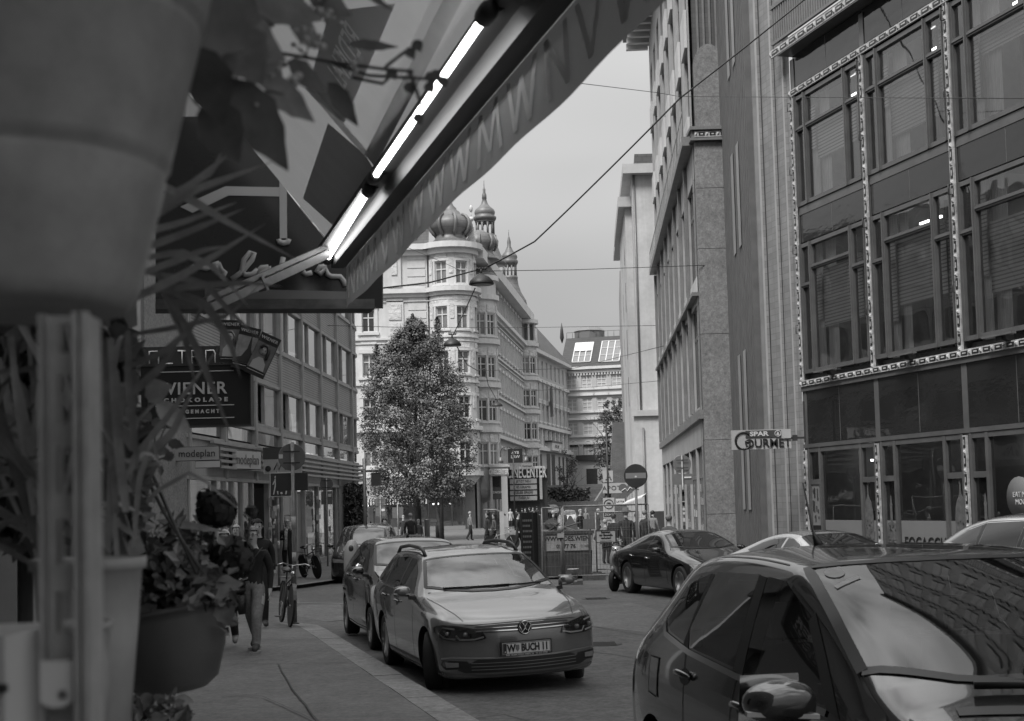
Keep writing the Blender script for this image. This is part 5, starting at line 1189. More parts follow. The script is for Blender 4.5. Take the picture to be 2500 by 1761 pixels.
# --- dark four door coupe on the right
cls=dict(tight=(4,6),r=.345,wb=2.85,track=.93,tw=.25,spokes=5,twin=False,gap=.05,st=[(.62,.22,.74,.58,.60,.64,.66,.68,.26),(.5,.18,.86,.68,.68,.735,.755,.77,.22),(.1,.17,.92,.80,.72,.85,.875,.885,.15),(-.35,.17,.935,.86,.75,.93,.955,.965,.14),(-.62,.17,.935,.885,.76,.965,1.0,1.015,.2),(-1.1,.17,.935,.91,.68,1.17,1.215,1.23,.15),(-1.55,.17,.935,.925,.60,1.31,1.365,1.38,.08),(-2.0,.17,.935,.935,.56,1.345,1.395,1.41,0),(-2.6,.17,.935,.945,.55,1.28,1.335,1.35,0),(-3.1,.18,.935,.945,.58,1.14,1.185,1.20,-.05),(-3.55,.2,.92,.93,.66,.99,1.01,1.02,-.1),(-3.95,.25,.86,.86,.66,.91,.92,.93,-.12),(-4.05,.3,.8,.75,.6,.84,.85,.85,-.12)],
 side=[[(-.95,.965),(-1.75,.975),(-1.77,1.27),(-1.6,1.265),(-1.3,1.17)],[(-1.82,.98),(-2.75,1.0),(-2.98,1.05),(-2.6,1.185),(-2.25,1.25),(-1.85,1.275)]],
 wind=[(-.68,.985),(-.35,1.01),(.35,1.01),(.68,.985),(.57,1.29),(.35,1.325),(-.35,1.325),(-.57,1.29)],rear=[(-.5,1.0),(.5,1.0),(.42,1.2),(-.42,1.2)],
 seams=[('l',[(-.55,.3),(-.62,.86)]),('l',[(-1.79,.27),(-1.79,.96)]),('l',[(-2.45,.6),(-2.75,.98)])],
 trim=[('l',[(-.9,.95),(-1.8,.962),(-2.7,.985),(-3.02,1.045),(-2.6,1.205),(-2.2,1.275),(-1.7,1.29),(-1.35,1.21),(-.92,.965)],.012)])
CLP=paint('dark coupe paint',.022,.4,.16)
cls['wg']=CGW;cls['wt']=wtop(-.45,-.76,.72,-1.32,-1.40,.58)
CLH=V((.30,-.954)).normalized()
def axle_from(px_rear,Yr,hd,P):
    """ground point below the front axle from the visible rear right wheel"""
    p=at(px_rear[0],px_rear[1],Yr);left=V((-hd.y,hd.x));c=V((p.x,p.y))+hd*P['wb']+left*P['track'];return (c.x,c.y,gz(c.y)+.0)
cr4,sk4=makecar('parked_car','dark four door coupe with five spoke wheels, beside the site fence','car',axle_from((1530,1440),32.0,CLH,cls),CLH,cls,CLP)
for s_ in (1,-1):
    mirror(cr4,sk4,-.95,.97,s_,CLP,.85,False);handle(cr4,sk4,-1.65,.80,s_,M['chrome'],.16);handle(cr4,sk4,-2.55,.83,s_,M['chrome'],.16)
    b=MB();sk4.patch(b,'f',[(s_*a,c) for a,c in ((.45,.55),(.62,.53),(.80,.60),(.83,.72),(.74,.72),(.55,.66))],.006);hl=b.build('headlight',M['galv'],cr4);b=MB();sk4.patch(b,'f',[(s_*a,c) for a,c in ((.45,.55),(.62,.53),(.80,.60),(.83,.72),(.74,.72),(.55,.66))],.018);b.build('lamp_lens',HLc,hl)
b=MB();sk4.patch(b,'f',[(-.34,.42),(.34,.42),(.42,.62),(-.42,.62)],.005);b.build('grille',M['dark'],cr4)
# --- silver coupe in the parking row
sil=dict(cls);sil['st']=[(x,zb,w*1.02,zs*1.0,wg,zg-.0,zt,zc,bw_) for x,zb,w,zs,wg,zg,zt,zc,bw_ in cls['st']];sil['twin']=True
sil['wg']=CGW
SIP=paint('silver paint',.42,.6,.2)
SH=V((.36,-.933)).normalized()
cr5,sk5=makecar('parked_car','silver coupe with black windows parked in front of the grocery windows','car',(6.1,24.0,gz(26)+.02),SH,sil,SIP)
for s_ in (1,-1): mirror(cr5,sk5,-.95,.98,s_,SIP,1.1,False)
# --- pale sports utility car at the right edge
suv=dict(tight=(4,6),r=.36,wb=2.85,track=.95,tw=.25,st=[(.6,.26,.78,.78,.66,.84,.86,.87,.24),(.45,.22,.90,.9,.72,.98,1.0,1.01,.2),(0,.22,.95,1.0,.76,1.07,1.09,1.1,.15),(-.45,.22,.96,1.05,.78,1.13,1.16,1.17,.15),(-.7,.22,.96,1.07,.78,1.18,1.22,1.235,.2),(-1.2,.22,.96,1.09,.70,1.45,1.5,1.515,.14),(-1.6,.22,.96,1.11,.64,1.56,1.62,1.635,.08),(-2.3,.22,.96,1.13,.62,1.585,1.64,1.655,0),(-2.95,.22,.95,1.15,.60,1.53,1.58,1.595,0),(-3.45,.25,.93,1.16,.58,1.36,1.41,1.42,-.06),(-3.75,.3,.9,1.08,.62,1.16,1.17,1.18,-.1),(-3.85,.35,.85,.9,.62,1.0,1.0,1.0,-.1)],
 side=[[(-1.05,1.16),(-1.85,1.17),(-1.86,1.52),(-1.65,1.51),(-1.3,1.39)],[(-1.93,1.175),(-2.65,1.19),(-2.7,1.50),(-1.95,1.53)],[(-2.72,1.2),(-3.3,1.24),(-3.05,1.40),(-2.78,1.48)]],
 wind=[(-.7,1.2),(-.35,1.235),(.35,1.235),(.7,1.2),(.6,1.54),(.35,1.585),(-.35,1.585),(-.6,1.54)],rear=[(-.5,1.15),(.5,1.15),(.42,1.4),(-.42,1.4)],seams=[('l',[(-1.9,.35),(-1.9,1.15)]),('l',[(-2.5,.7),(-2.7,1.17)])],
 trim=[('l',[(-1.0,1.14),(-1.9,1.155),(-2.7,1.175),(-3.36,1.235),(-3.06,1.43),(-2.7,1.525),(-1.9,1.555),(-1.6,1.535)],.016)],blackpatch=[('l',[(-1.86,1.165),(-1.92,1.165),(-1.94,1.53),(-1.87,1.53)]),('l',[(-2.66,1.185),(-2.71,1.19),(-2.77,1.48),(-2.71,1.50)])])
SUP=paint('pale metallic paint',.36,.5,.22)
suv['wt']=wtop(-.52,-.82,.74,-1.36,-1.42,.63)
SH2=V((.38,-.925)).normalized()
cr6,sk6=makecar('parked_car','pale sports utility car with dark glass at the right edge of the street','car',(8.0,17.0,gz(18)+.05),SH2,suv,SUP)
for s_ in (1,-1): mirror(cr6,sk6,-1.0,1.2,s_,SUP,1.0,False)
# --- big dark compact carrier in the foreground
mpv=dict(tight=(5,7),r=.325,wb=2.67,track=.90,spokes=5,twin=True,cab=(4,10),cabmat=mat('carrier interior',.14,.9),gap=.05,
 st=[(.58,.22,.78,.66,.62,.74,.77,.79,.26),(.45,.18,.87,.80,.68,.87,.90,.915,.22),(.1,.18,.90,.90,.74,.985,1.01,1.02,.17),(-.22,.18,.905,.95,.77,1.04,1.075,1.09,.15),(-.34,.18,.905,.965,.78,1.075,1.115,1.135,.20),(-.45,.18,.905,.97,.775,1.12,1.165,1.185,.20),(-.85,.18,.905,.98,.71,1.335,1.39,1.41,.15),(-1.22,.18,.905,.99,.675,1.495,1.535,1.548,.10),(-1.8,.18,.905,1.01,.665,1.525,1.562,1.575,.02),(-2.5,.18,.905,1.035,.655,1.50,1.54,1.553,0),
 (-2.95,.2,.90,1.06,.63,1.43,1.465,1.475,-.02),(-3.22,.26,.885,1.06,.60,1.27,1.31,1.33,-.08),(-3.40,.3,.87,1.0,.64,1.08,1.10,1.11,-.12),(-3.46,.34,.84,.85,.62,.93,.94,.94,-.12)],
 side=[[(-.62,1.03),(-1.36,1.05),(-1.42,1.415),(-1.24,1.405),(-.96,1.29)],[(-1.49,1.06),(-2.22,1.085),(-2.30,1.16),(-2.22,1.405),(-1.54,1.42)],[(-2.34,1.10),(-2.66,1.13),(-2.80,1.18),(-2.66,1.33),(-2.30,1.395)]],
 wind=[(-.74,1.10),(-.4,1.15),(.4,1.15),(.74,1.10),(.64,1.455),(.4,1.515),(-.4,1.515),(-.64,1.455)],
 seams=[('l',[(-.48,.3),(-.5,.75),(-.56,.97)]),('l',[(-1.44,.26),(-1.44,.7),(-1.42,1.035)]),('l',[(-2.05,.55),(-2.18,.72),(-2.2,.95),(-2.26,1.06)]),('l',[(-1.10,1.415),(-1.5,1.45),(-2.2,1.438),(-2.6,1.37)]),('t',[(-1.3,.652),(-2.0,.645),(-2.9,.61)]),('t',[(.35,.70),(-.2,.76)])],
 trim=[('l',[(-.60,1.008),(-1.42,1.03),(-2.2,1.062),(-2.72,1.11),(-2.86,1.18),(-2.74,1.33)],.027)],
 blackpatch=[('l',[(-1.365,1.04),(-1.485,1.048),(-1.535,1.43),(-1.425,1.425)]),('l',[(-2.23,1.075),(-2.335,1.09),(-2.295,1.40),(-2.225,1.41),(-2.31,1.16)]),('l',[(-.50,1.0),(-.61,1.02),(-.95,1.30),(-.93,1.32)])])
BMP=paint('deep dark paint',.028,.3,.16)
def fx(x): return -1.43+(x+1.43)*1.20 if x>-1.43 else -1.43+(x+1.43)*.90
mpv['st']=[(fx(q[0]),)+q[1:] for q in mpv['st']]
mpv['side']=[[(fx(x),z+.035*(z>1.25)) for x,z in pl_] for pl_ in mpv['side']]
mpv['seams']=[(k,[(fx(x),z) for x,z in pl_]) for k,pl_ in mpv['seams'] if not(k=='l' and pl_[0][1]>1.4)]
mpv['trim']=[(k,[(fx(x),z+.02*(z>1.2)) for x,z in pl_],w_) for k,pl_,w_ in mpv['trim']]
mpv['blackpatch']=[(k,[(fx(x),z+.02*(z>1.3)) for x,z in pl_]) for k,pl_ in mpv['blackpatch']]
mpv['wt']=wtop(fx(-.19),fx(-.50),.76,fx(-1.07),fx(-1.16),.64)
mpv['wg']=glassmat('carrier windscreen',.02,.6,.006)
BH=V((.175,-.985)).normalized()
cr7,sk7=makecar('parked_car','large dark compact carrier in the right foreground with a rod aerial','car',(2.165,5.28,gz(6)-.02),BH,mpv,BMP,glass=glassmat('carrier side glass',.045,.85,.004),cabin=True)
cr7.scale=(1.065,1.065,1.075)
for s_ in (1,-1):
    handle(cr7,sk7,-1.27,.915,s_,BMP,.21);handle(cr7,sk7,-2.12,.955,s_,BMP,.21);mirror(cr7,sk7,-.36,1.03,s_,BMP,1.3)
b=MB();b.tube([(-2.55,0,1.53),(-2.62,0,1.60),(-2.74,0,1.86)],[.028,.007,.004],8);b.build('aerial',M['black'],cr7)
b=MB();sk7.patch(b,'r',[(-2.56,.80),(-2.72,.81),(-2.74,.99),(-2.58,.99)],.004);b.build('fuel_flap',BMP,cr7)
b=MB();sk7.line(b,'r',[(-2.56,.80),(-2.72,.81),(-2.74,.99),(-2.58,.99),(-2.56,.80)],.008,.006);b.build('panel_gap',M['black'],cr7)
b=MB();P=[sk7.hit('t',.02+x_,y)[0]+V((0,0,.03)) for x_,y in ((-.05,-.30),(0,-.05),(.02,.2),(.0,.45),(-.05,.62))];b.tube(P,.014,6);P=[sk7.hit('t',x_,y)[0]+V((0,0,.03)) for x_,y in ((.0,-.5),(.07,-.25),(.09,0),(.08,.25))];b.tube(P,.014,6);b.build('wiper',M['black'],cr7)
b=MB();sk7.patch(b,'t',[(.06,-.60),(.16,-.3),(.2,0),(.16,.3),(.06,.60),(.12,.62),(.24,.3),(.28,0),(.24,-.3),(.12,-.62)],.005,0,.06);b.build('cowl_grille',M['dark'],cr7)
b=MB();b.box(-.85,-.3,-.72,.72,.80,1.06);b.box(-1.85,-1.35,-.66,-.14,.4,.62);b.box(-1.85,-1.35,.14,.66,.4,.62);b.box(-1.96,-1.80,-.62,-.18,.5,1.12);b.box(-1.96,-1.80,.18,.62,.5,1.12);b.box(-2.75,-2.62,-.65,.65,.5,1.12);b.box(-2.6,-2.2,-.65,.65,.45,.68)
for y in (-.4,.4): b.box(-1.94,-1.86,y-.13,y+.13,1.14,1.30);b.cyl((-1.9,y-.06,1.1),(-1.9,y-.06,1.2),.008,5);b.cyl((-1.9,y+.06,1.1),(-1.9,y+.06,1.2),.008,5)
b.build('seats',mat('carrier seat',.16,.85),cr7)
b=MB();c=V((-.98,.38,.98));b.tube([c+V((-.06*math.sin(t),.18*math.cos(t),.18*math.sin(t))) for t in [k*PI/10 for k in range(20)]],.016,6,closed=True);b.tube([c+V((0,-.17,0)),c,c+V((0,.17,0))],.02,5);b.build('steering_wheel',M['black'],cr7)
b=MB();b.box(-.98,-.94,-.11,.11,1.24,1.31);b.build('rear_view_mirror',M['black'],cr7)
b=MB()
sk7.patch(b,'t',[(-.99+.05*math.cos(k*PI/6),-.57+.04*math.sin(k*PI/6)) for k in range(12)],.007,step=.03)
sk7.patch(b,'t',[(-.88,-.62),(-.85,-.62),(-.89,-.50),(-.92,-.50)],.007,step=.03);b.build('sticker',M['galv'],cr7)
# --- far cars on the rising street
def far(name,label,P,pm,x,y,Y,hd,dz=0):
    p=at(x,y,Y);c,s=makecar(name,label,'car',(p.x,p.y,p.z),hd,P,pm,sub=1,group='cars queuing on the far street');return c,s
fc,fs=far('distant_car','dark sports utility car low in the far queue behind the fence',suv,HPn,1343,1270,150,(-.1,-1))
for s_ in (1,-1): b=MB();fs.patch(b,'f',[(s_*a,c_) for a,c_ in ((.5,.75),(.82,.77),(.84,.88),(.52,.86))],.01);b.build('headlight',M['white'],fc)
far('distant_car','white car just below the retaining wall in the far street',hatch,paint('white car paint',.5,.1,.3),1370,1242,190,(-.15,-1))
far('distant_car','white van shaped car right of centre in the far street',van,paint('white van paint',.5,.1,.3),1416,1250,200,(-.1,-1))
far('distant_car','pale car half hidden behind the container top',hatch,SIP,1385,1290,120,(-.1,-1))
# ---------------------------------------------------------------- awning, its lamps and the sign board at its end
def fabric(name,v,tr=.35):
    m=mat(name,v,.9,spec=.2,noise=[(3,.08),(1.1,.06,(1,6,1))]);nt=m.node_tree;N=nt.nodes;L=nt.links
    t=N.new('ShaderNodeBsdfTranslucent');t.inputs[0].default_value=(v,v,v,1);x=N.new('ShaderNodeMixShader');x.inputs[0].default_value=tr
    L.new(N['Principled BSDF'].outputs[0],x.inputs[1]);L.new(t.outputs[0],x.inputs[2]);L.new(x.outputs[0],N['Material Output'].inputs[0]);return m
D1=V((.2575,-.966,0)).normalized();NI=V((-.966,-.2575,0)).normalized();AE=V((-.76,6.32,2.98))
def aw(t,r,h): return AE+D1*t+NI*r+V((0,0,h))
def slope(r): return 1.27*r-.10*r*r
an=(D1.cross((NI+V((0,0,1.22))).normalized())).normalized()
def onp(x,y,p0,n):
    d=ray(x,y);return CP+d*((p0-CP).dot(n)/d.dot(n))
awn=thing('shop_awning','striped shop awning with a printed valance above the pavement on the left','awning',tuple(AE),0)
def A_(p): return tuple(V(p)-AE)
fl=fabric('awning light',.62,.5);fd=fabric('awning dark',.5,.10);ft=fabric('awning lettering',.85,.3)
b=MB();NT,NR=12,8;TL=6.4
for i in range(NT):
    for j in range(NR):
        q=[]
        for (a,c) in ((i,j),(i+1,j),(i+1,j+1),(i,j+1)):
            t=TL*a/NT;r=.02+1.12*c/NR;q.append(A_(aw(t,r,.03+slope(r)-.012*math.sin(PI*c/NR)*math.sin(a*1.7)**2)))
        b.quad(*q,0,True)
b.build('canopy',fl,awn)
pd=MB();p0=aw(0,.3,.03+slope(.3)-.02);n0=D1.cross((NI+V((0,0,(slope(.5)-slope(.05))/.45))).normalized()).normalized()
def pat(mb,pl,off=.0,mi=0):
    P=[onp(480+x/2.126,y/2.126,p0-V((0,0,.02+off)),n0) for x,y in pl];mb.add([A_(q) for q in P],[tuple(range(len(P)))],mi)
pat(pd,[(552,1030),(682,640),(876,806),(920,880),(740,1200)]);pat(pd,[(575,470),(765,640),(1030,20),(690,60)]);pat(pd,[(872,800),(1290,-20),(1390,-20),(925,868)])
pd.build('printed_panel',fd,awn)
w=MB();pat(w,[(560,455),(580,430),(892,792),(872,812)],.004);w.build('seam_strip',ft,awn)
# lettering on the dark panel, running down the slope
me=textmesh('BEDIENT',.17,mat('awning letter print',.9,.8),depth=.001,sx=.92,shear=.2,spacing=1.0)
P0=onp(480+848/2.126,60/2.126,p0-V((0,0,.028)),n0);P1=onp(480+690/2.126,450/2.126,p0-V((0,0,.028)),n0)
ux=(P1-P0).normalized();uz=n0.copy();uy=uz.cross(ux)
if uy.dot(onp(480+900/2.126,280/2.126,p0,n0)-P0)<0: uy=-uy
Ln=(P1-P0).length;k=Ln/.92;mm=(P0+P1)/2
for v_ in me.vertices: v_.co=V(A_(mm+ux*(v_.co.x*k)+uy*(v_.co.z*k)-V((0,0,.012+v_.co.y))))
obj('lettering',me,awn)
# valance: hanging cloth with soft folds and big printed zigzag letters
def val(t,f,off=0):
    wv=.004*math.sin(t*9)+.003*math.sin(t*3.1+1)
    return aw(t,-.035-off+wv*f,-.03-.185*f-.004*f*math.sin(t*2.3))
b=MB();n=70
for i in range(n):
    for j in range(4): b.quad(A_(val(TL*i/n,j/4)),A_(val(TL*(i+1)/n,j/4)),A_(val(TL*(i+1)/n,(j+1)/4)),A_(val(TL*i/n,(j+1)/4)),0,True)
b.build('valance',fabric('valance cloth',.30,.4),awn)
t=.12
def stroke(b,t0,f0,t1,f1,wd):
    m_=6
    for k in range(m_):
        a=k/m_;c=(k+1)/m_;q=[]
        for (s_,e) in ((a,-1),(a,1),(c,1),(c,-1)): q.append(A_(val(t0+(t1-t0)*s_+e*wd/2,f0+(f1-f0)*s_,-.004)))
        b.quad(*q)
vpm=fabric('valance print',.62,.4)
while t<5.6:
    ch=rnd.choice('WMNWMV');hs={'W':((0,.1,.05,.85),(.05,.85,.10,.2),(.10,.2,.15,.85),(.15,.85,.20,.1)),'M':((0,.85,.03,.1),(.03,.1,.10,.75),(.10,.75,.17,.1),(.17,.1,.2,.85)),'N':((0,.85,0,.1),(0,.1,.12,.85),(.12,.85,.12,.1)),'V':((0,.1,.07,.85),(.07,.85,.14,.1))}[ch]
    b=MB()
    for q in hs: stroke(b,t+q[0]*1.25,q[1],t+q[2]*1.25,q[3],.034)
    b.build('lettering',vpm,awn);t+=.2*1.25+.09 if ch in 'WM' else .24
b=MB();b.beam(A_(aw(-.02,.0,-.0)),A_(aw(TL,.0,-.0)),.06,.07);b.beam(A_(aw(-.02,.065,.035)),A_(aw(TL,.065,.035)),.07,.02);b.build('front_bar',M['dark'],awn)
b=MB();a,c=at(796,622,6.15),at(500,757,5.75);b.beam(A_(a),A_(c),.05,.035);b.beam(A_(a+V((0,0,.035))),A_(c+V((0,0,.04))),.03,.02);m_=a.lerp(c,.55);b.beam(A_(a.lerp(c,.54)),A_(a.lerp(c,.56)),.062,.062);b.build('folding_arm',M['galv'],awn)
mtube=mat('lit tube',.9,.4,emit=6)
for k,(x0,y0,Y0,x1,y1,Y1) in enumerate(((800,632,6.27,900,465,5.0),(915,432,4.78,1187,35,3.2))):
    t=thing('tube_lamp','lit fluorescent tube under the awning, %s'%('the far one by the sign board' if k==0 else 'the nearer one partly behind plant stems'),'lamp',tuple(at(x0,y0,Y0)),0,'tube lamps under the awning')
    a=V((0,0,0));c=at(x1,y1,Y1)-at(x0,y0,Y0);d=c.normalized()
    b=MB();b.cyl(a+d*.02,c-d*.02,.0105,12);b.build('tube',mtube,t)
    for e,s_ in ((a,1),(c,-1)):
        b=MB();b.tube([e-d*.05*s_,e-d*.03*s_,e+d*.02*s_,e+d*.035*s_],[.015,.024,.024,.018],12);b.cyl(e,e+V((.05,.012,.03)),.012,6);b.build('lamp_socket',M['dark'],t)
# black board sign
bo=at(905,735,6.62);sb=thing('board_sign','black board sign with pale handwriting and a large T shape under the awning end','sign',tuple(bo),0)
nb_=-D1
def sbp(x,y,o=0): return tuple(onp(x,y,bo+D1*o,nb_)-bo)
b=MB();poly=[(380,738),(905,738),(905,655),(852,655),(742,520),(560,285),(380,285)]
F_=[sbp(x,y,0) for x,y in poly];B_=[tuple(V(q)-D1*.07) for q in F_];n=len(poly)
b.add(F_+B_,[tuple(range(n)),tuple(range(2*n-1,n-1,-1))]+[(i,i+n,(i+1)%n+n,(i+1)%n) for i in range(n)]);me=b.mesh('board',mat('black gloss board',.014,.25,noise=(2,.3)));fixnormals(me);obj('board',me,sb)
b=MB();b.add([sbp(x,y,.01) for x,y in ((500,704),(850,712),(852,736),(500,738))],[(0,1,2,3)]);b.build('fascia_strip',mat('strip grey',.16,.5),sb)
b=MB();p,q=V(sbp(380,748,0)),V(sbp(908,748,0));b.beam(p,q,.16,.045);b.build('bottom_rail',M['wood'],sb)
b=MB();b.beam(V(sbp(903,640,0)),V(sbp(903,752,0)),.05,.12,up=(1,0,0));b.build('end_rail',M['dark'],sb)
def zs_(pts): return [sbp(420+x/3.676,360+y/3.676,.012) for x,y in pts]
ltr=mat('board lettering',.45,.6)
b=MB();b.add([sbp(x,y,.006) for x,y in ((550,455),(682,457.5),(682,480),(558,477.5),(470,520),(440,505))],[(0,1,2,3,4,5)]);b.add([sbp(x,y,.008) for x,y in ((682,440),(700,440),(701,582),(683,582))],[(0,1,2,3)]);b.build('printed_shape',ltr,sb)
b=MB();b.tube(zs_([(958,825),(962,850),(1000,860),(1040,850),(1048,825)]),.014,6);
b.build('printed_shape',ltr,sb)
b=MB()
for pts in ([(175,1060),(195,1085),(240,1075),(275,1040),(318,1035)],[(300,1040),(268,1055),(270,1085),(300,1088),(345,1070)],[(425,1040),(375,1055),(370,1088),(405,1098),(432,1050),(440,1100),(476,1122),(448,1178)],
 [(535,1185),(620,1125),(718,1010),(738,955),(700,945),(645,1010),(626,1100),(655,1145),(720,1140),(768,1100)],[(865,1075),(800,1082),(765,1115),(790,1142),(850,1100),(868,1075),(872,1140),(920,1128)],[(998,988),(970,1110),(985,1138),(1020,1130)],[(1175,1115),(1200,1140),(1255,1125)],[(1385,1068),(1325,1075),(1298,1110),(1330,1137),(1380,1085),(1395,1140),(1430,1160),(1510,1162),(1540,1200),(1556,1245)]):
    b.tube(zs_(pts),.0135,6)
b.build('lettering',ltr,sb)
# chocolate shop sign
wp=at(468,966,11.3);ws=thing('shop_sign','black projecting sign with serif capitals and thin rules, seen past the plants','sign',tuple(wp),R(2))
def wpx(x): return (x-468)/3472*11.3
def wpz(y): return (966-y)/3472*11.3
b=MB();b.box(wpx(345),wpx(612),0,.14,wpz(1040),wpz(893));b.build('sign_panel',M['black'],ws)
b=MB();b.box(wpx(345),wpx(612.6),-.012,.15,wpz(1043),wpz(1039.5));b.box(wpx(609.5),wpx(612.6),-.012,.15,wpz(1039.5),wpz(893));b.box(wpx(345),wpx(612.6),-.012,.15,wpz(893),wpz(890));b.build('frame',M['dark'],ws)
b=MB()
for y in (907,991,1022): b.box(wpx(380),wpx(571),-.006,0,wpz(y+1),wpz(y-1))
b.build('rule',M['letter'],ws)
sf=mat('sign lettering',.5,.5)
def serif(t,size,x,y,wd):
    me=textmesh(t,size,sf,spacing=1.1,bold=.002);x0=min(v.co.x for v in me.vertices);x1=max(v.co.x for v in me.vertices);k=wd/(x1-x0)
    for v_ in me.vertices: v_.co.x=(v_.co.x-(x0+x1)/2)*k
    o=obj('lettering',me,ws,(x,-.006,y));return o
serif('WIENER',.135,wpx(470),wpz(950),wpx(556)-wpx(386)+0);serif('S C H O K O L A D E',.045,wpx(471),wpz(977.5),wpx(556)-wpx(386));serif('H A N D G E M A C H T',.04,wpx(468),wpz(1006),wpx(535)-wpx(400))
b=MB();b.box(-.9,wpx(345),.05,.09,wpz(960),wpz(950));b.build('bracket',M['dark'],ws)
b=MB();b.ball((wpx(477),.05,wpz(876)),.03,8);b.box(wpx(470),wpx(485),.03,.08,wpz(890),wpz(880));b.build('spot_lamp',M['black'],ws)
for i,(cx,cy,rot,tone) in enumerate(((562,834,-3,.2),(600,850,-15,.3),(641,868,-26,.14))):
    p=at(cx,cy,11.2+.05*(2-i));t=thing('chocolate_card',('leftmost chocolate card, with a pale round face' if i==0 else 'middle chocolate card, with a spire picture' if i==1 else 'rightmost chocolate card, with a dark haired woman')+' above the black sign','card',tuple(p),0,'cards fanned above the sign');t.rotation_euler=(0,R(-rot),0)
    w_,h_=.165,.345
    b=MB();b.box(-w_/2,w_/2,0,.02,-h_/2,h_/2);b.build('card',mat('card dark',.025,.4),t)
    b=MB();b.box(-w_/2+.003,w_/2-.003,-.004,0,-h_/2+.05,h_/2-.075,0);b.build('picture',mat('card picture',tone*.8,.6,noise=(14,.35)),t)
    b=MB()
    if i==1: b.prism([(-.07,-.12),(.07,-.12),(.06,-.04),(.045,.0),(.03,.13),(.015,-.0),(-.02,-.07),(-.07,-.09)],-.007,-.0045);mt=M['dark']
    else:
        b.lathe([(0,0),(.033,0),(.033,.002),(0,.002)],16,(-.005,-.008,.035),axis='y',mi=0);b.prism([(-.06,-.12),(.06,-.12),(.05,-.06),(.015,-.02),(-.02,-.02),(-.055,-.06)],-.007,-.0045,0)
        b.tube([(-.035,-.009,.05),(-.02,-.009,.08),(.015,-.009,.08),(.035,-.009,.045),(.04,-.009,-.02)],.014 if i==2 else .008,6,1)
        b.box(-.018,-.008,-.012,-.009,.038,.043,1);b.box(.004,.014,-.012,-.009,.038,.043,1);b.box(-.008,.006,-.012,-.009,.012,.016,1)
        mt=[mat('portrait tone',.42 if i==0 else .36,.6),M['dark'] if i==2 else M['galv']]
    b.build('portrait',mt,t)
    me=textmesh('WIENER',.036,sf,spacing=1.1);obj('lettering',me,t,(0,-.006,h_/2-.036))
    b=MB();b.box(-w_/2+.01,w_/2-.01,-.005,0,-h_/2+.032,-h_/2+.036);b.build('rule',sf,t)
b=MB();b.tube([tuple(at(560,892,11.35)),tuple(at(600,880,11.3)),tuple(at(640,880,11.3))],.012,5);ob_=b.build('card_bracket',M['dark'],label='thin dark bracket holding the fanned cards over the black sign',cat='bracket')
# ---------------------------------------------------------------- plants in front
pl=[mat('pot plastic',.24,.45,noise=[(4,.15),(30,.15)],bump=(3,.25,.004)),mat('pot rim',.05,.4)]
hp=at(28,720,1.16);hx_,hy_=hp.x,1.16;pz=lambda y,Y=1.16:at(200,y,Y).z
t=thing('hanging_pot','huge dark plastic hanging pot at the top left corner, close and out of focus','plant pot',(hx_,hy_,pz(745)),0)
zt_=[pz(y)-pz(745) for y in (745,700,430,420,405,395,60,45,30,-60)]
b=MB();rz0=lambda z:.099+(.158-.099)*z/zt_[7]
def ring(z): return [(rz0(z-.006),z-.006),(rz0(z)-.0022,z-.002),(rz0(z)-.0022,z+.002),(rz0(z+.006)+.001,z+.006)]
b.lathe([(.02,-.0),(.090,-.004),(.097,.002),(rz0(.012),.012)]+[(rz0(z),z) for z in (.03,.05,.07) if z<zt_[3]-.01]+ring(zt_[3])+[(rz0(zt_[3]+(zt_[6]-zt_[3])*f),zt_[3]+(zt_[6]-zt_[3])*f) for f in (.12,.25,.4,.55,.7,.85,.93)]+ring(zt_[6])+[(.160,zt_[8]),(.166,zt_[9]),(.171,zt_[9]+.01),(.150,zt_[9]+.01),(.148,zt_[9]-.02)],72);b.build('bowl',pl[0],t)
b=MB()
for a in (0,2.1,4.2): b.tube([(.16*math.cos(a),.16*math.sin(a),zt_[9]),(.02*math.cos(a),.02*math.sin(a),zt_[9]+.5),(0,0,zt_[9]+.85)],.004,5)
b.build('hanger',M['black'],t)
lt=[mat('leaf deep',.085,.5,noise=(30,.4)),mat('leaf soft',.16,.5,noise=(30,.4)),mat('leaf bright',.30,.45,noise=(20,.35))]  # three leaf tones, dark to pale
mfw=mat('white petal',.45,.6)
def leaf(mb,base,tip,wd,mi=0,fold=.15,nrm=None,ser=0,n=8,droop=0):
    a=V(base);c=V(tip);d=c-a;Ln=d.length;d.normalize();s=d.cross(nrm or V((0,-1,.3)));
    if s.length<1e-3:s=d.cross(V((1,0,0)))
    s.normalize();u=s.cross(d);vs=[];fs=[]
    for i in range(n+1):
        f=i/n;w_=wd*.5*math.sin(PI*min(1,f*1.02)**.75)*(1+(ser*(1 if i%2 else -1) if 0<i<n else 0));p=a+d*Ln*f-V((0,0,droop*f*f))
        vs+=[p-s*w_+u*fold*w_,p,p+s*w_+u*fold*w_]
    for i in range(n):
        k=i*3;fs+=[(k,k+1,k+4,k+3),(k+1,k+2,k+5,k+4)]
    mb.add(vs,fs,mi,True)
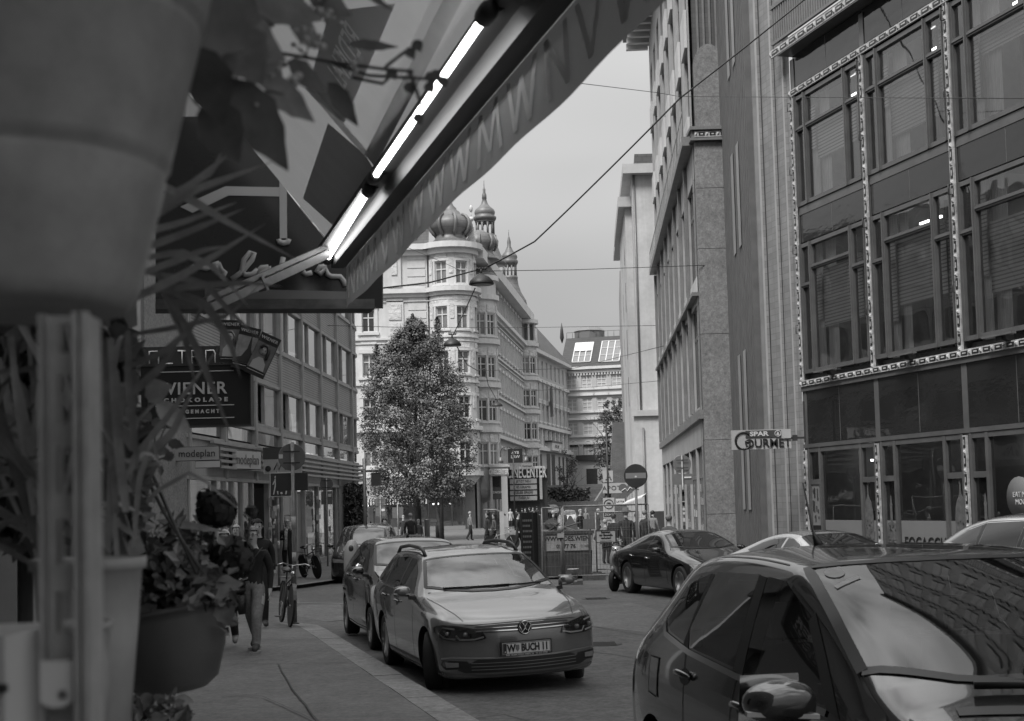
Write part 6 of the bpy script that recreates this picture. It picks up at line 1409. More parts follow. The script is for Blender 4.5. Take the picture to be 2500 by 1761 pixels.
# trailing plant of the hanging pot
tp_=thing('trailing_plant','trailing plant with pointed dark leaves and white blossoms beside the hanging pot','plant',tuple(at(520,60,1.32)),0)
o0=at(520,60,1.32);b=MB();f_=MB();st_=MB()
def rel(x,y,Y): return at(x,y,Y)-o0
for (x0,y0,x1,y1,Y,wd,mi) in ((560,190,705,420,1.35,.050,0),(500,240,585,400,1.3,.045,0),(520,40,700,150,1.32,.06,1),(480,0,600,120,1.25,.075,0),(590,-20,790,50,1.4,.055,1),(480,110,545,310,1.25,.045,0),(600,120,700,230,1.42,.04,1),(640,190,770,300,1.45,.035,1),(700,150,800,230,1.5,.030,0),(800,200,875,310,1.6,.026,0),(845,110,975,115,1.6,.018,0),(540,290,700,330,1.4,.035,1),(500,-40,640,50,1.3,.08,0),(880,-20,960,25,1.5,.018,0),(740,-30,860,40,1.5,.05,1),(560,60,640,210,1.3,.05,1),(700,40,790,120,1.45,.035,1)):
    leaf(b,rel(x0,y0,Y),rel(x1,y1,Y+.05),wd,mi,ser=.06)
for k in range(22): x,y=rnd.uniform(480,800),rnd.uniform(-40,150);leaf(b,rel(x,y,1.5),rel(x+rnd.uniform(-30,60),y+rnd.uniform(10,70),1.55),rnd.uniform(.012,.028),rnd.choice((0,1,1)))
for k in range(60):
    x,y=rnd.choice(((560,190),(640,230),(610,60),(740,90),(790,40),(700,180),(560,100),(840,170)));Y=rnd.uniform(1.35,1.6);c=rel(x+rnd.gauss(0,26),y+rnd.gauss(0,24),Y);s_=rnd.uniform(.0025,.0055)
    f_.ball(c,s_,7,0,(1,1,.8))
for pts in ([(620,120),(800,150),(940,170),(1010,175)],[(940,165),(985,130),(1000,120)],[(800,150),(900,185),(1075,195)],[(860,190),(935,205),(960,180)],[(1000,175),(1030,260),(1042,240)]):
    st_.tube([rel(x,y,1.62) for x,y in pts],.0022,5)
for x,y in ((1003,130),(1020,112),(1052,190),(1065,185),(1000,215),(1022,290),(1050,215),(958,180),(1083,200)): leaf(b,rel(x-8,y-14,1.62),rel(x+8,y+16,1.62),.014,0)
b.build('foliage',lt,tp_);f_.build('blossom',mfw,tp_);st_.build('stem',lt[0],tp_)
# strap leaved plant
def blade(mb,pts,wd,mi=0):
    n=len(pts)
    P=[]
    for i in range(12):
        f=i/11*(n-1);k=min(int(f),n-2);P.append(V(pts[k]).lerp(V(pts[k+1]),f-k))
    vs=[];fs=[]
    for i,p in enumerate(P):
        d=(P[min(i+1,11)]-P[max(i-1,0)]).normalized();s=d.cross(V((0,-1,.2))).normalized();w_=wd*.5*(1-(i/11)**2.2)*(.55+.45*min(1,i/4))
        vs+=[p-s*w_,p+V((0,.12*w_,0)),p+s*w_]
    for i in range(11): k=i*3;fs+=[(k,k+1,k+4,k+3),(k+1,k+2,k+5,k+4)]
    mb.add(vs,fs,mi,True)
o1=at(330,1250,1.9);sp_=thing('strap_leaf_plant','tall plant with long narrow strap leaves crossing in front of the shop signs','plant',tuple(o1),0);b=MB()
def r1(x,y,Y): return at(x,y,Y)-o1
for pts,Y,wd,mi in (([(250,380),(470,490),(560,545),(728,636)],1.85,.013,2),([(260,760),(450,670),(650,545)],1.9,.015,2),([(260,640),(450,570),(600,508)],1.9,.013,2),([(260,590),(440,545),(582,493)],1.95,.012,2),([(230,640),(430,480),(592,350)],1.8,.015,2),([(260,600),(470,465),(672,393)],1.8,.015,2),([(380,660),(480,850),(520,950),(572,1085)],2.0,.013,1),([(330,660),(500,690),(560,760),(642,835)],2.1,.012,1),([(300,720),(450,700),(600,690),(690,700)],1.9,.012,1),([(380,700),(500,740),(560,830),(588,925)],2.0,.015,1),([(300,820),(430,800),(560,770),(640,690)],2.1,.010,1),([(390,690),(450,820),(480,950)],2.0,.013,1),([(300,1150),(420,1060),(480,930)],2.1,.016,2),([(300,1150),(400,1030),(540,840)],2.2,.013,2),([(300,1300),(380,1200),(470,1150),(640,1290)],2.4,.010,2),([(300,640),(440,615),(520,650),(612,755)],1.95,.012,2),([(300,520),(430,470),(520,420),(560,330)],1.85,.012,2),([(300,900),(400,860),(470,800),(520,690)],1.95,.012,1),([(300,980),(390,900),(440,830)],1.9,.014,1),([(260,700),(420,640),(500,610),(560,600)],1.9,.012,2)):
    blade(b,[r1(x,y,Y) for x,y in pts],wd,mi)
for k in range(120):
    a=rnd.uniform(-1.7,1.35);L_=rnd.uniform(250,620);x0,y0=rnd.uniform(60,340),rnd.uniform(1100,1400);Y=rnd.uniform(1.7,2.4);x1=x0+L_*math.sin(a)*.55;y1=y0-L_*math.cos(a)*.9;x2=min(x1+L_*.28*math.sin(a)+rnd.uniform(-20,20),560);y2=y1+rnd.uniform(-60,160)
    if (y1<1060 or y2<1060) and max(x1,x2)>330: continue
    if max(x1,x2)>430: continue
    blade(b,[r1(x0,y0,Y),r1((x0+x1)/2-10,(y0+y1)/2-30,Y),r1(x1,y1,Y),r1(x2,y2,Y+.05)],rnd.uniform(.008,.018),rnd.choice((0,1,1,2,2)))
b.build('foliage',[lt[0],lt[1],lt[2]],sp_)
# dense dark shrub behind them, on the wall side
o2=at(200,1200,2.6);sh=thing('dark_shrub','dense dark shrub filling the gap between the rack and the wall','shrub',tuple(o2),0);b=MB()
def inpx(r,x0,x1,y0,y1,Y0,Y1): return at(r.uniform(x0,x1),r.uniform(y0,y1),r.uniform(Y0,Y1))
leafcloud(b,2600,.075,lambda r:(inpx(r,-160,315,770,1330,2.3,3.0)-o2,V((0,-.3,.4))),[0,0,0,1])
leafcloud(b,900,.065,lambda r:(inpx(r,180,345,1050,1330,2.6,3.2)-o2,V((0,-.3,.4))),[0,0,1])
b.build('foliage',lt,sh)
b=MB()
for k in range(10): p=inpx(rnd,-100,330,1300,1330,2.4,3.0)-o2;b.tube([p+V((0,0,-.75)),p,p+V((rnd.uniform(-.1,.1),0,.3))],.012,5)
b.build('stem',M['bark'],sh)
o3=at(370,1080,3.4);t=thing('leafy_twig','small twig of pointed serrated leaves in front of the rough granite pier','plant',tuple(o3),0);b=MB();s_=MB()
for x,y in ((395,1000),(350,1010),(410,1080),(370,1030),(425,1110),(380,1100),(345,1060),(405,1040),(360,960),(400,1150)):
    q=at(x,y,3.4)-o3;e=at(x+rnd.uniform(-30,45),y+rnd.uniform(0,45),3.4)-o3;leaf(b,q,e,.026,rnd.choice((0,1,1)),ser=.1);s_.tube([at(365,1130,3.42)-o3,q],.002,4)
b.build('foliage',lt,t);s_.build('stem',lt[0],t)
t=thing('broad_leaf_plant','single broad pale leaf crossing under the black chocolate sign','plant',tuple(at(380,980,2.6)),0);b=MB();leaf(b,(0,0,0),at(470,1060,2.65)-at(380,980,2.6),.04,2);leaf(b,(-.02,0,.01),at(395,955,2.6)-at(380,980,2.6)+V((.02,0,.01)),.05,2);b.build('foliage',lt,t);b=MB();b.tube([(0,0,0),at(330,1030,2.6)-at(380,980,2.6),at(300,1250,2.6)-at(380,980,2.6)],.004,5);b.build('stem',lt[1],t)
# perforated rack upright
def rz_(y,Y=1.0): return at(180,y,Y).z
ro_=at(180,1761,1.0);rk=thing('rack_upright','perforated grey steel rack upright with a white tag, standing close on the left','shelf rack',(ro_.x,1.0,0),0)
X=lambda x:at(x,1300,1.0).x-ro_.x
b=MB()
H=rz_(770);mst_=mat('galvanised upright',.38,.5,.25,noise=[(6,.25),(40,.15)])
zz=[0.1]
holes=[(X(136),X(192),rz_(1378),rz_(1268)),(X(134),X(192),rz_(1546),rz_(1445)),(X(140),X(196),rz_(1205),rz_(1090)),(X(142),X(198),rz_(1030),rz_(915)),(X(144),X(200),rz_(860),rz_(790))]+[(X(134),X(192),rz_(1378)-.0515*k-.052,rz_(1378)-.0515*k-.02) for k in range(3,26)]
openwall(b,X(118),X(214),.02,H,[h for h in holes if h[2]>.05],.004,0)
b.box(X(200),X(236),-.020,-.012,.02,H,0);b.box(X(106),X(124),-.010,-.004,.02,H,0);b.box(X(214),X(220),-.02,.03,.02,H,0);b.box(X(118),X(122),-.01,.03,.02,H,0)
b.T=MX.Translation((0,0,0))@MX.Shear('XZ',4,(0,0)) if False else None
b.build('post',mst_,rk);b=MB();q=[]
for k in range(9): a=PI*k/8;q.append((X(149)+.0112*math.cos(PI+a),rz_(1700)+.006*math.sin(PI+a)))
b.prism([(X(149)-.0112,rz_(1608)),]+q+[(X(149)+.0112,rz_(1608))],-.013,-.011);b.build('tag',M['white'],rk)
b=MB();[b.beam((X(165),-.0135,rz_(1690)),(X(165)+.0035*math.cos(k),-.0135,rz_(1690)+.0035*math.sin(k)),.0007) for k in [i*PI/6 for i in range(12)]];b.build('emblem',M['mid'],rk)
b=MB();b.box(-.35,X(200),.02,.32,.80,.82);b.box(-.35,X(420),.02,.5,.30,.32);b.build('shelf',M['galv'],rk)
def zpx(y,Y,x=200): return at(x,y,Y).z
t=thing('carton','white carton with small printed lines on the low shelf at the left edge','box',(at(10,1700,1.2).x,1.2,.82),0);hh=zpx(1555,1.12)-.82
b=MB();b.box(-.09,.022,-.06,.08,.0,hh);b.build('carton_body',mat('carton card',.5,.8,noise=(4,.08)),t)
text('Bew Olive',.014,M['dark'],t,(-.006,-.0605,zpx(1672,1.14)-.82),bold=.0006);b=MB();[b.box(-.02,.018,-.0605,-.06,zpx(y,1.14)-.822,zpx(y,1.14)-.8205) for y in (1695,1712,1730)];b.build('printed_line',M['mid'],t)
def pot(name,label,x,Y,ytop,ybot,rt,rb_,mt,fol=None):
    c=at(x,ytop,Y);zb=zpx(ybot,Y,x);t=thing(name,label,'plant pot',(c.x,Y,zb),0);h=c.z-zb;b=MB()
    b.lathe([(rb_*.8,0),(rb_,0.002),(rb_*.4+rt*.6,h*.62),(rt*.96,h*.93),(rt*1.04,h*.935),(rt*1.05,h),(rt*.97,h),(rt*.93,h*.9),(0,h*.9)],40);b.build('bowl',mt,t);return t
pot('plant_pot','tall pale grey plant pot behind the rack upright',215,1.62,1362,1800,.062,.044,mat('pale pot',.34,.6,noise=[(3,.2),(20,.1)]))
pot('plant_pot','small white printed pot just right of the rack upright',195,1.22,1518,1790,.026,.022,mat('white pot',.30,.6,noise=[(8,.2),(30,.2)]))
t=thing('cane_bundle','bundle of pale bent canes beside the dark bowl pot','canes',tuple(at(300,1800,2.0)),0);b=MB();oo=at(300,1800,2.0)
for pts in ([(300,1800),(312,1700),(292,1585)],[(270,1800),(285,1700),(300,1620)],[(318,1800),(308,1690),(300,1600)]): b.tube([at(x,y,2.0)-oo for x,y in pts],.004,6)
b.build('cane',mat('cane',.2,.7,noise=(8,.2)),t)
# bowl pot with geraniums
gc=at(428,1480,3.3);gb=thing('bowl_pot','round dark bowl pot of geraniums standing clear of the pavement','plant pot',(gc.x,3.3,zpx(1688,3.3,428)),0);gh=gc.z-zpx(1688,3.3,428)
b=MB();b.lathe([(.03,0),(.07,.0),(.100,.02),(.128,gh*.45),(.143,gh*.85),(.144,gh*.93),(.153,gh*.94),(.153,gh),(.142,gh),(.134,gh*.9),(0,gh*.88)],48);bp=b.build('bowl',mat('bowl plastic',.09,.4,noise=(3,.2)),gb);gb.rotation_euler=(0,R(-9),0)
b=MB();b.tube([(-.05,.03,.02),(-.08,.05,-zpx(1688,3.3,428)+.12)],.012,6);b.lathe([(.12,-zpx(1688,3.3,428)+.09),(.12,-zpx(1688,3.3,428)+.12)],16,(-.08,.05,0));b.build('stand',M['black'],gb)
o4=gc;gp_=thing('geranium_plant','bushy geranium with dark round flower heads growing in the bowl pot','plant',tuple(o4),0);b=MB();f_=MB();s_=MB()
def g4(x,y,Y): return at(x,y,Y)-o4
leafcloud(b,2400,.032,lambda r:((lambda a,q:g4(428+a*135,1395+q*80+abs(a)*25,3.3+r.gauss(0,.07)))(max(-1.1,min(1.05,r.gauss(0,.5))),r.gauss(0,.62)),V((0,-.4,.5))),[0,0,1,1,2],asp=1.0)
for x,y,rr_ in ((528,1245,.050),(568,1362,.055),(612,1252,.016),(500,1215,.02)):
    c=g4(x,y,3.25)
    for k in range(int(240*(rr_/.05)**2)):
        d=V((rnd.gauss(0,1),rnd.gauss(0,1),rnd.gauss(0,1))).normalized();q=c+d*rr_*rnd.uniform(.55,1.0);a=d.orthogonal().normalized();e=d.cross(a);z_=.011*rnd.uniform(.7,1.3);f_.add([q-a*z_,q-e*z_,q+a*z_,q+e*z_],[(0,1,2,3)])
    s_.tube([g4(x-40,1440,3.3),g4(x-10,(y+1440)/2,3.28),c],.003,5)
for x0,y0,x1,y1,wd,mi in ((500,1440,595,1425,.06,2),(470,1380,520,1430,.04,2),(540,1470,560,1530,.05,1),(420,1310,450,1240,.02,1),(380,1270,560,1300,.018,2),(340,1480,400,1530,.05,1)): leaf(b,g4(x0,y0,3.2),g4(x1,y1,3.2),wd,mi,ser=.08)
for pts in ([(360,1130),(430,1290),(480,1400)],[(300,1050),(400,1250),(490,1390)]): s_.tube([g4(x,y,3.1) for x,y in pts],.004,5)
b.build('foliage',lt,gp_);f_.build('flower_head',mat('dark petal',.02,.7,noise=(20,.4)),gp_);s_.build('stem',lt[0],gp_)
o5=at(390,1740,3.0);t=thing('low_plant','low leafy plant under the bowl pot at the bottom edge','plant',tuple(o5),0);b=MB()
leafcloud(b,420,.035,lambda r:(at(r.uniform(300,460),1700+abs(r.gauss(0,40))+r.uniform(0,60),3.0+r.gauss(0,.08))-o5,V((0,-.3,.5))),[0,1,1,2])
for k in range(14): x,y=rnd.uniform(320,440),rnd.uniform(1690,1760);leaf(b,at(x,y,2.95)-o5,at(x+rnd.uniform(-20,55),y+rnd.uniform(-30,20),2.95)-o5,.022,rnd.choice((1,2)))
b.build('foliage',lt,t)
b=MB();b.tube([(0,0,-.15),(0.01,0,-o5.z+.1)],.015,6);b.lathe([(.09,-o5.z+.1),(.12,-o5.z+.38)],20);b.build('stem',M['bark'],t)
# ---------------------------------------------------------------- people
SKINM=mat('skin',.42,.55); HAIRL=mat('fair hair',.16,.6,noise=(40,.3)); HAIRD=mat('dark hair',.03,.6); HAIRG=mat('grey hair',.3,.7)
CL={n:mat('cloth '+n,v,.85,noise=[(6,.2),(30,.2)],bump=(9,.5,.03)) for n,v in (('black',.014),('dark',.03),('mid',.09),('grey',.17),('light',.4),('jeans',.2))}
SHOE=mat('shoe',.05,.6); SOLE=mat('shoe sole',.3,.6)
def person(label,pos,rz,H=1.72,top='dark',legs='dark',hair=HAIRD,stride=.0,arms=None,lv=1,shoe=None,group=None,long=0,fingers=False,hairlen=0,sit=False,bulk=1.0):
    k=H/1.72;J={};E=[];Rd={};T={}
    def j(n,p,r,par=None,t='torso'):
        J[n]=V(p)*k;Rd[n]=r*k*(bulk*(1.12 if n[:4] in('knee','ank') or n[:3]=='ank' else 1) if t in('legs','torso') else 1);T[n]=t
        if par:E.append((par,n,t))
    s=stride
    j('pelvis',(0,0,.93),.135,None,'legs');j('waist',(0,.0,1.05),.118,'pelvis','torso');j('chest',(0,.0,1.27),.138,'waist','torso');j('neck0',(0,.005,1.43),.062,'chest','torso');j('neck',(0,-.005,1.49),.052,'neck0','head')
    j('chin',(0,-.022,1.555),.066,'neck','head');j('head',(0,-.01,1.63),.083,'chin','head');j('crown',(0,.0,1.69),.062,'head','head')
    for sg,nm in ((-1,'r'),(1,'l')):
        f=s*sg
        kn=(sg*.095,-.03-f*.55,.50+abs(f)*.02);an=(sg*.095,.03-f*.9+(.10 if f<0 else 0),.085+(.06 if f<0 else 0))
        if sit: kn=(sg*.13,-.42,.52);an=(sg*.13,-.40,.09)
        j('hip'+nm,(sg*.085,0,.88),.098,'pelvis','legs');j('knee'+nm,kn,.064,'hip'+nm,'legs');j('ank'+nm,an,.046,'knee'+nm,'legs');j('toe'+nm,(an[0]+sg*.02,an[1]-.15,.045+(0 if f>=0 else .01)),.04,'ank'+nm,'foot')
        a=(arms or {}).get(nm) or ((sg*.235,.03+f*.25,1.14),(sg*.25,-.03+f*.5,.90))
        j('sh'+nm,(sg*.172,.0,1.385),.062,'chest','torso');j('el'+nm,a[0],.046,'sh'+nm,'torso');j('wr'+nm,a[1],.032,'el'+nm,'torso')
        d=(V(a[1])-V(a[0])).normalized() if len(a)<3 else V(a[2]).normalized()
        h=V(a[1])+d*.07;j('hand'+nm,tuple(h),.034,'wr'+nm,'hand')
        if fingers:
            sd=d.cross(V((0,1,0))).normalized() if abs(d.y)<.9 else V((1,0,0));fw_=V((0,-1,0))
            for q in range(4):
                b0=h+d*.03+fw_*(.027-.018*q);c=b0+d*(.038-.004*abs(q-1));e=c+d*.022-sd*sg*.02
                j('f%d%s'%(q,nm),tuple(b0),.010,'hand'+nm,'hand');j('g%d%s'%(q,nm),tuple(c),.0085,'f%d%s'%(q,nm),'hand');j('h%d%s'%(q,nm),tuple(e),.0075,'g%d%s'%(q,nm),'hand')
            b0=h-d*.01+fw_*.035;j('t0'+nm,tuple(b0),.011,'hand'+nm,'hand');j('t1'+nm,tuple(b0+d*.035+fw_*.012),.009,'t0'+nm,'hand')
    names=list(J);ix={n:i for i,n in enumerate(names)}
    me=bpy.data.meshes.new('body');me.from_pydata([J[n] for n in names],[(ix[a],ix[c]) for a,c,_ in E],[])
    o=bpy.data.objects.new('tmp',me);COL.objects.link(o);md=o.modifiers.new('k','SKIN');md.use_smooth_shade=True;md.branch_smoothing=.6
    for i,n in enumerate(names):
        sv=me.skin_vertices[0].data[i];r=Rd[n];sv.radius=(r*1.22,r*.82) if n in('chest','waist','pelvis') else (r,r);sv.use_root=(n=='pelvis')
    ms=o.modifiers.new('s','SUBSURF');ms.levels=lv;r=evald(o);bpy.data.objects.remove(o);r.name='body'
    slots=[SKINM,CL[top] if isinstance(top,str) else top,CL[legs] if isinstance(legs,str) else legs,shoe or SHOE];r.materials.clear();[r.materials.append(q) for q in slots]
    seg=[(J[a],J[c],t) for a,c,t in E]
    for p in r.polygons:
        best=None;c=p.center
        for a,q,t in seg:
            d=q-a;f=max(0,min(1,(c-a).dot(d)/max(d.length_squared,1e-9)));dd=(c-a-d*f).length
            if best is None or dd<best[0]:best=(dd,t)
        t=best[1];p.material_index={'head':0,'hand':0,'torso':1,'legs':2,'foot':3}[t];p.use_smooth=True
        if t=='torso' and c.z<(.965-long)*k and abs(c.x)<.19*k and not arms: p.material_index=2
        if t=='torso' and c.z<.965*k and arms and abs(c.x)<.14*k and not long: p.material_index=2
        if t=='legs' and c.z>.965*k: p.material_index=1
        if long and t=='legs' and c.z>(.93-long)*k: p.material_index=1
    root=thing('person',label,'person',pos,rz,group);obj('body',r,root)
    b=MB();hc=J['head']
    b.ball(tuple(hc+V((0,.012,.022))*k),.099*k,14,0,(.88,1.0,.95))
    if hairlen:
        for q in range(5): a=PI*(.15+.7*q/4);b.tube([hc+V((.08*math.cos(a),.06*math.sin(a),.02))*k,hc+V((.10*math.cos(a),.085*math.sin(a)-.01,-.1))*k,hc+V((.10*math.cos(a),.08*math.sin(a)-.03,-.1-hairlen))*k],.04*k,7)
    # keep the face free: drop faces in front below the hairline
    n=len(b.f);keep=[]
    for i,f in enumerate(b.f):
        c=sum((b.v[q] for q in f),V())/len(f);keep.append(not(c.y<hc.y-.02*k and c.z<hc.z+.045*k and abs(c.x)<.075*k))
    b.f=[f for f,q in zip(b.f,keep) if q];b.m=[f for f,q in zip(b.m,keep) if q];b.sm=[f for f,q in zip(b.sm,keep) if q]
    if hair: b.build('hair',hair,root)
    if H>1.2 and lv>=1 and fingers is not None:
        b=MB();y=hc.y-.082*k
        for sg in (-1,1): b.ball((sg*.03*k,y+.008,hc.z-.012*k),.011*k,7,1);b.box((sg*.03-.016)*k,(sg*.03+.016)*k,y-.0,y+.006,hc.z+.008*k,hc.z+.013*k,1);b.ball((sg*.082*k,hc.y+.01,hc.z-.02*k),.017*k,7,0,(.5,1,1.5))
        b.ball((0,y-.006,hc.z-.038*k),.013*k,7,0,(.8,1,1.4));b.box(-.02*k,.02*k,y+.004,y+.012,hc.z-.078*k,hc.z-.069*k,1);b.build('face',[SKINM,mat('face dark',.05,.6)],root)
    return root,J,k
def ground_at(x,y,dz): p=gp(x,y,dz); return (p.x,p.y,p.z)
P0=ground_at(622,1590,.10)
wm,J,k=person('walking woman with glasses, black top and jeans, quilted jacket over her arm',P0,R(-9),1.66,'black','jeans',HAIRL,.26,{'r':((-.27,.05,1.10),(-.14,-.22,1.00),(.75,-.25,.1)),'l':((.235,.04,1.12),(.255,-.05,.86),(.05,-.25,-1))},2,fingers=True,shoe=SHOE,bulk=1.17)
b=MB();hc=J['head'];y=hc.y-.085*k
for sg in (-1,1): b.tube([(sg*.034*k+.025*k*math.cos(t),y-.008,hc.z-.016*k+.022*k*math.sin(t)) for t in [q*PI/8 for q in range(16)]],.0022,5,closed=True);b.tube([(sg*.058*k,y-.004,hc.z-.010*k),(sg*.082*k,hc.y,hc.z-.008*k)],.0025,4)
b.tube([(-.01*k,y-.010,hc.z-.012*k),(.01*k,y-.010,hc.z-.012*k)],.0025,4);b.build('glasses',M['dark'],wm)
b=MB();b.tube([J['shl']+V((-.03,-.02,.055)),J['chest']+V((.05,-.135,.02)),J['waist']+V((-.06,-.135,.03)),J['pelvis']+V((-.17,-.05,.03))],.014,6,flat=.4);b.build('strap',CL['dark'],wm)
b=MB();o=J['elr'].lerp(J['wrr'],.55)
for q in range(8):
    z=.07-.085*q;w_=.115+.055*math.sin(PI*min(1,q/5))-.012*max(0,q-5);b.ball((o.x-.05-.012*q,o.y-.03+.012*q,o.z+z),w_,14,0,(1.15,.72,.46))
b.tube([(o.x-.13,o.y-.02,o.z-.3),(o.x-.2,o.y,o.z-.5),(o.x-.2,o.y,o.z-.62)],[.09,.075,.05],10);b.tube([(o.x+.05,o.y-.05,o.z-.25),(o.x+.07,o.y-.03,o.z-.5)],[.08,.05],10)
jk=b.build('jacket',mat('quilted jacket',.022,.5,noise=(14,.3),bump=(16,.6,.03)),wm)
b=MB()
for nm in 'rl':
    a,c=J['ank'+nm],J['toe'+nm];b.beam(V((a.x,a.y+.055,c.z-.035)),V((c.x,c.y-.04,c.z-.035)),.095,.028)
b.build('shoe_sole',SOLE,wm)
def pxperson(label,x,Y,rz,dz=.0,**q):
    q.setdefault('bulk',1.1)
    p=at(x,1300,Y);return person(label,(p.x,Y,gz(Y)+dz),rz,**q)
pxperson('person in a black hood close behind the walking woman',629,23.5,.2,.1,H=1.76,top='black',legs='black',hair=CL['black'],stride=.1)
pxperson('person in a patterned pale cap half hidden by the geranium',548,20.0,0,.1,H=1.62,top='dark',legs='dark',hair=CL['light'],stride=-.12,shoe=SOLE)
pxperson('grey haired person farther along the pavement behind the geranium',577,30.5,0,.0,H=1.75,top='grey',legs='dark',hair=HAIRG,stride=.1)
pxperson('man in a dark jacket going into the shop entrance',617,41.5,PI*.8,.09,H=1.78,top='mid',legs='black',hair=HAIRD,stride=.1)
q=pxperson('blond woman in a dark coat and checked scarf by the shop front',701,44.6,.1,.09,H=1.70,top='black',legs='black',hair=mat('blond hair',.42,.6),stride=.05,hairlen=.15,arms={'r':((-.25,.0,1.12),(-.05,-.22,1.13),(1,0,0)),'l':((.24,.02,1.12),(.24,-.04,.9))},long=.15)
b=MB();b.tube([V((-.02,-.12,1.42)),V((-.03,-.19,1.2)),V((-.04,-.17,.95)),V((-.05,-.15,.78))],.055,7);b.tube([V((.09*math.cos(t),.0+.10*math.sin(t),1.44)) for t in [i*PI/5 for i in range(10)]],.04,6,closed=True);b.build('scarf',mat('checked scarf',.3,.9,noise=(18,.8)),q[0])
FAR='people far across the square'
for lab,x,Y,H,top,hr,rz in (('man in dark coat with glasses standing beyond the van',939,46,1.75,'black',HAIRD,.6),('white haired man just behind the van roof',937,43.5,1.56,'dark',HAIRG,2.5),('man in a dark coat seen from behind at the bakery window',1003,62,1.8,'dark',HAIRG,PI),('dark coated man at the front of a walking pair by the glass shelter',1190,70,1.72,'dark',HAIRD,-1.4),('woman following the dark coated man by the glass shelter',1206,71,1.64,'mid',HAIRD,-1.4),('dark figure striding beside the menu board',1266,62,1.72,'black',HAIRD,1.2)):
    pxperson(lab,x,Y,rz,0,H=H,top=top,legs='black',hair=hr,stride=.16 if 'pair' in lab or 'strid' in lab or 'follow' in lab else 0,fingers=None)
pxperson('woman in a pale coat outside the cinema',1247,126,.3,0,H=1.68,top='light',legs='dark',hair=HAIRD,long=.3,fingers=None)
for i,(x,Y,c,ex) in enumerate(((1262,122,'black','beside the pale coated woman'),(1276,126,'dark','under the lowest programme line'),(1284,118,'mid','at the near edge of the cinema group'),(1294,128,'black','below the right end of the cinema letters'),(1302,121,'grey','in grey in the cinema group'),(1312,130,'dark','at the right end of the cinema group'))): pxperson('small distant figure '+ex,x,Y,rnd.random()*6,0,H=1.62+.03*i,top=c,legs='black',stride=.08,group='people outside the cinema',fingers=None)
q=pxperson('tall man in a long black coat and hat behind the site fence',1529,44.5,PI*.9,0,H=1.84,top='black',legs='black',hair=HAIRG,stride=.1,long=.45,fingers=None)
b=MB();b.lathe([(.16,1.80),(.16,1.815),(.10,1.82),(.095,1.90),(.05,1.915)],18);b.build('hat',CL['mid'],q[0])
for lab,x,Y,c,hr in (('dark haired person left of the man in the hat',1499,46,'black',HAIRD),('person in a dark jacket right of the man in the hat',1556,47,'dark',HAIRD),('stooping person in grey behind the prohibition sign',1478,48,'grey',HAIRG),('fair haired person with a pale strap behind the dark coupe',1634,36.5,'mid',HAIRL)):
    pxperson(lab,x,Y,PI*.8,0,H=1.70 if 'stoop' not in lab else 1.5,top=c,legs='black',hair=hr,fingers=None)
pxperson('small seated looking figure beside the metal column',1022,66,.5,0,H=1.5,top='mid',legs='dark',hair=HAIRG,fingers=None)
for i,(x,Y,c,H,ex) in enumerate(((1352,70,'dark',1.7,'left of the skip rim signs'),(1378,84,'mid',1.66,'between the far cars and the skip'),(1418,66,'black',1.76,'behind the triangular sign back'),(1432,92,'grey',1.68,'in grey near the far white van'),(1462,75,'dark',1.72,'left of the zone sign'),(1575,52,'dark',1.74,'at the right end of the site fence'),(1595,60,'grey',1.66,'by the pale canopy leg'),(1148,84,'grey',1.7,'crossing the open square right of the young tree'),(985,78,'dark',1.62,'beside the blank sign back'))): pxperson('passer-by '+ex,x,Y,rnd.random()*6,0,H=H,top=c,legs='black' if i%2 else 'dark',hair=rnd.choice((HAIRD,HAIRL,HAIRG)),stride=.14,group='passers-by beyond the fence',fingers=None)
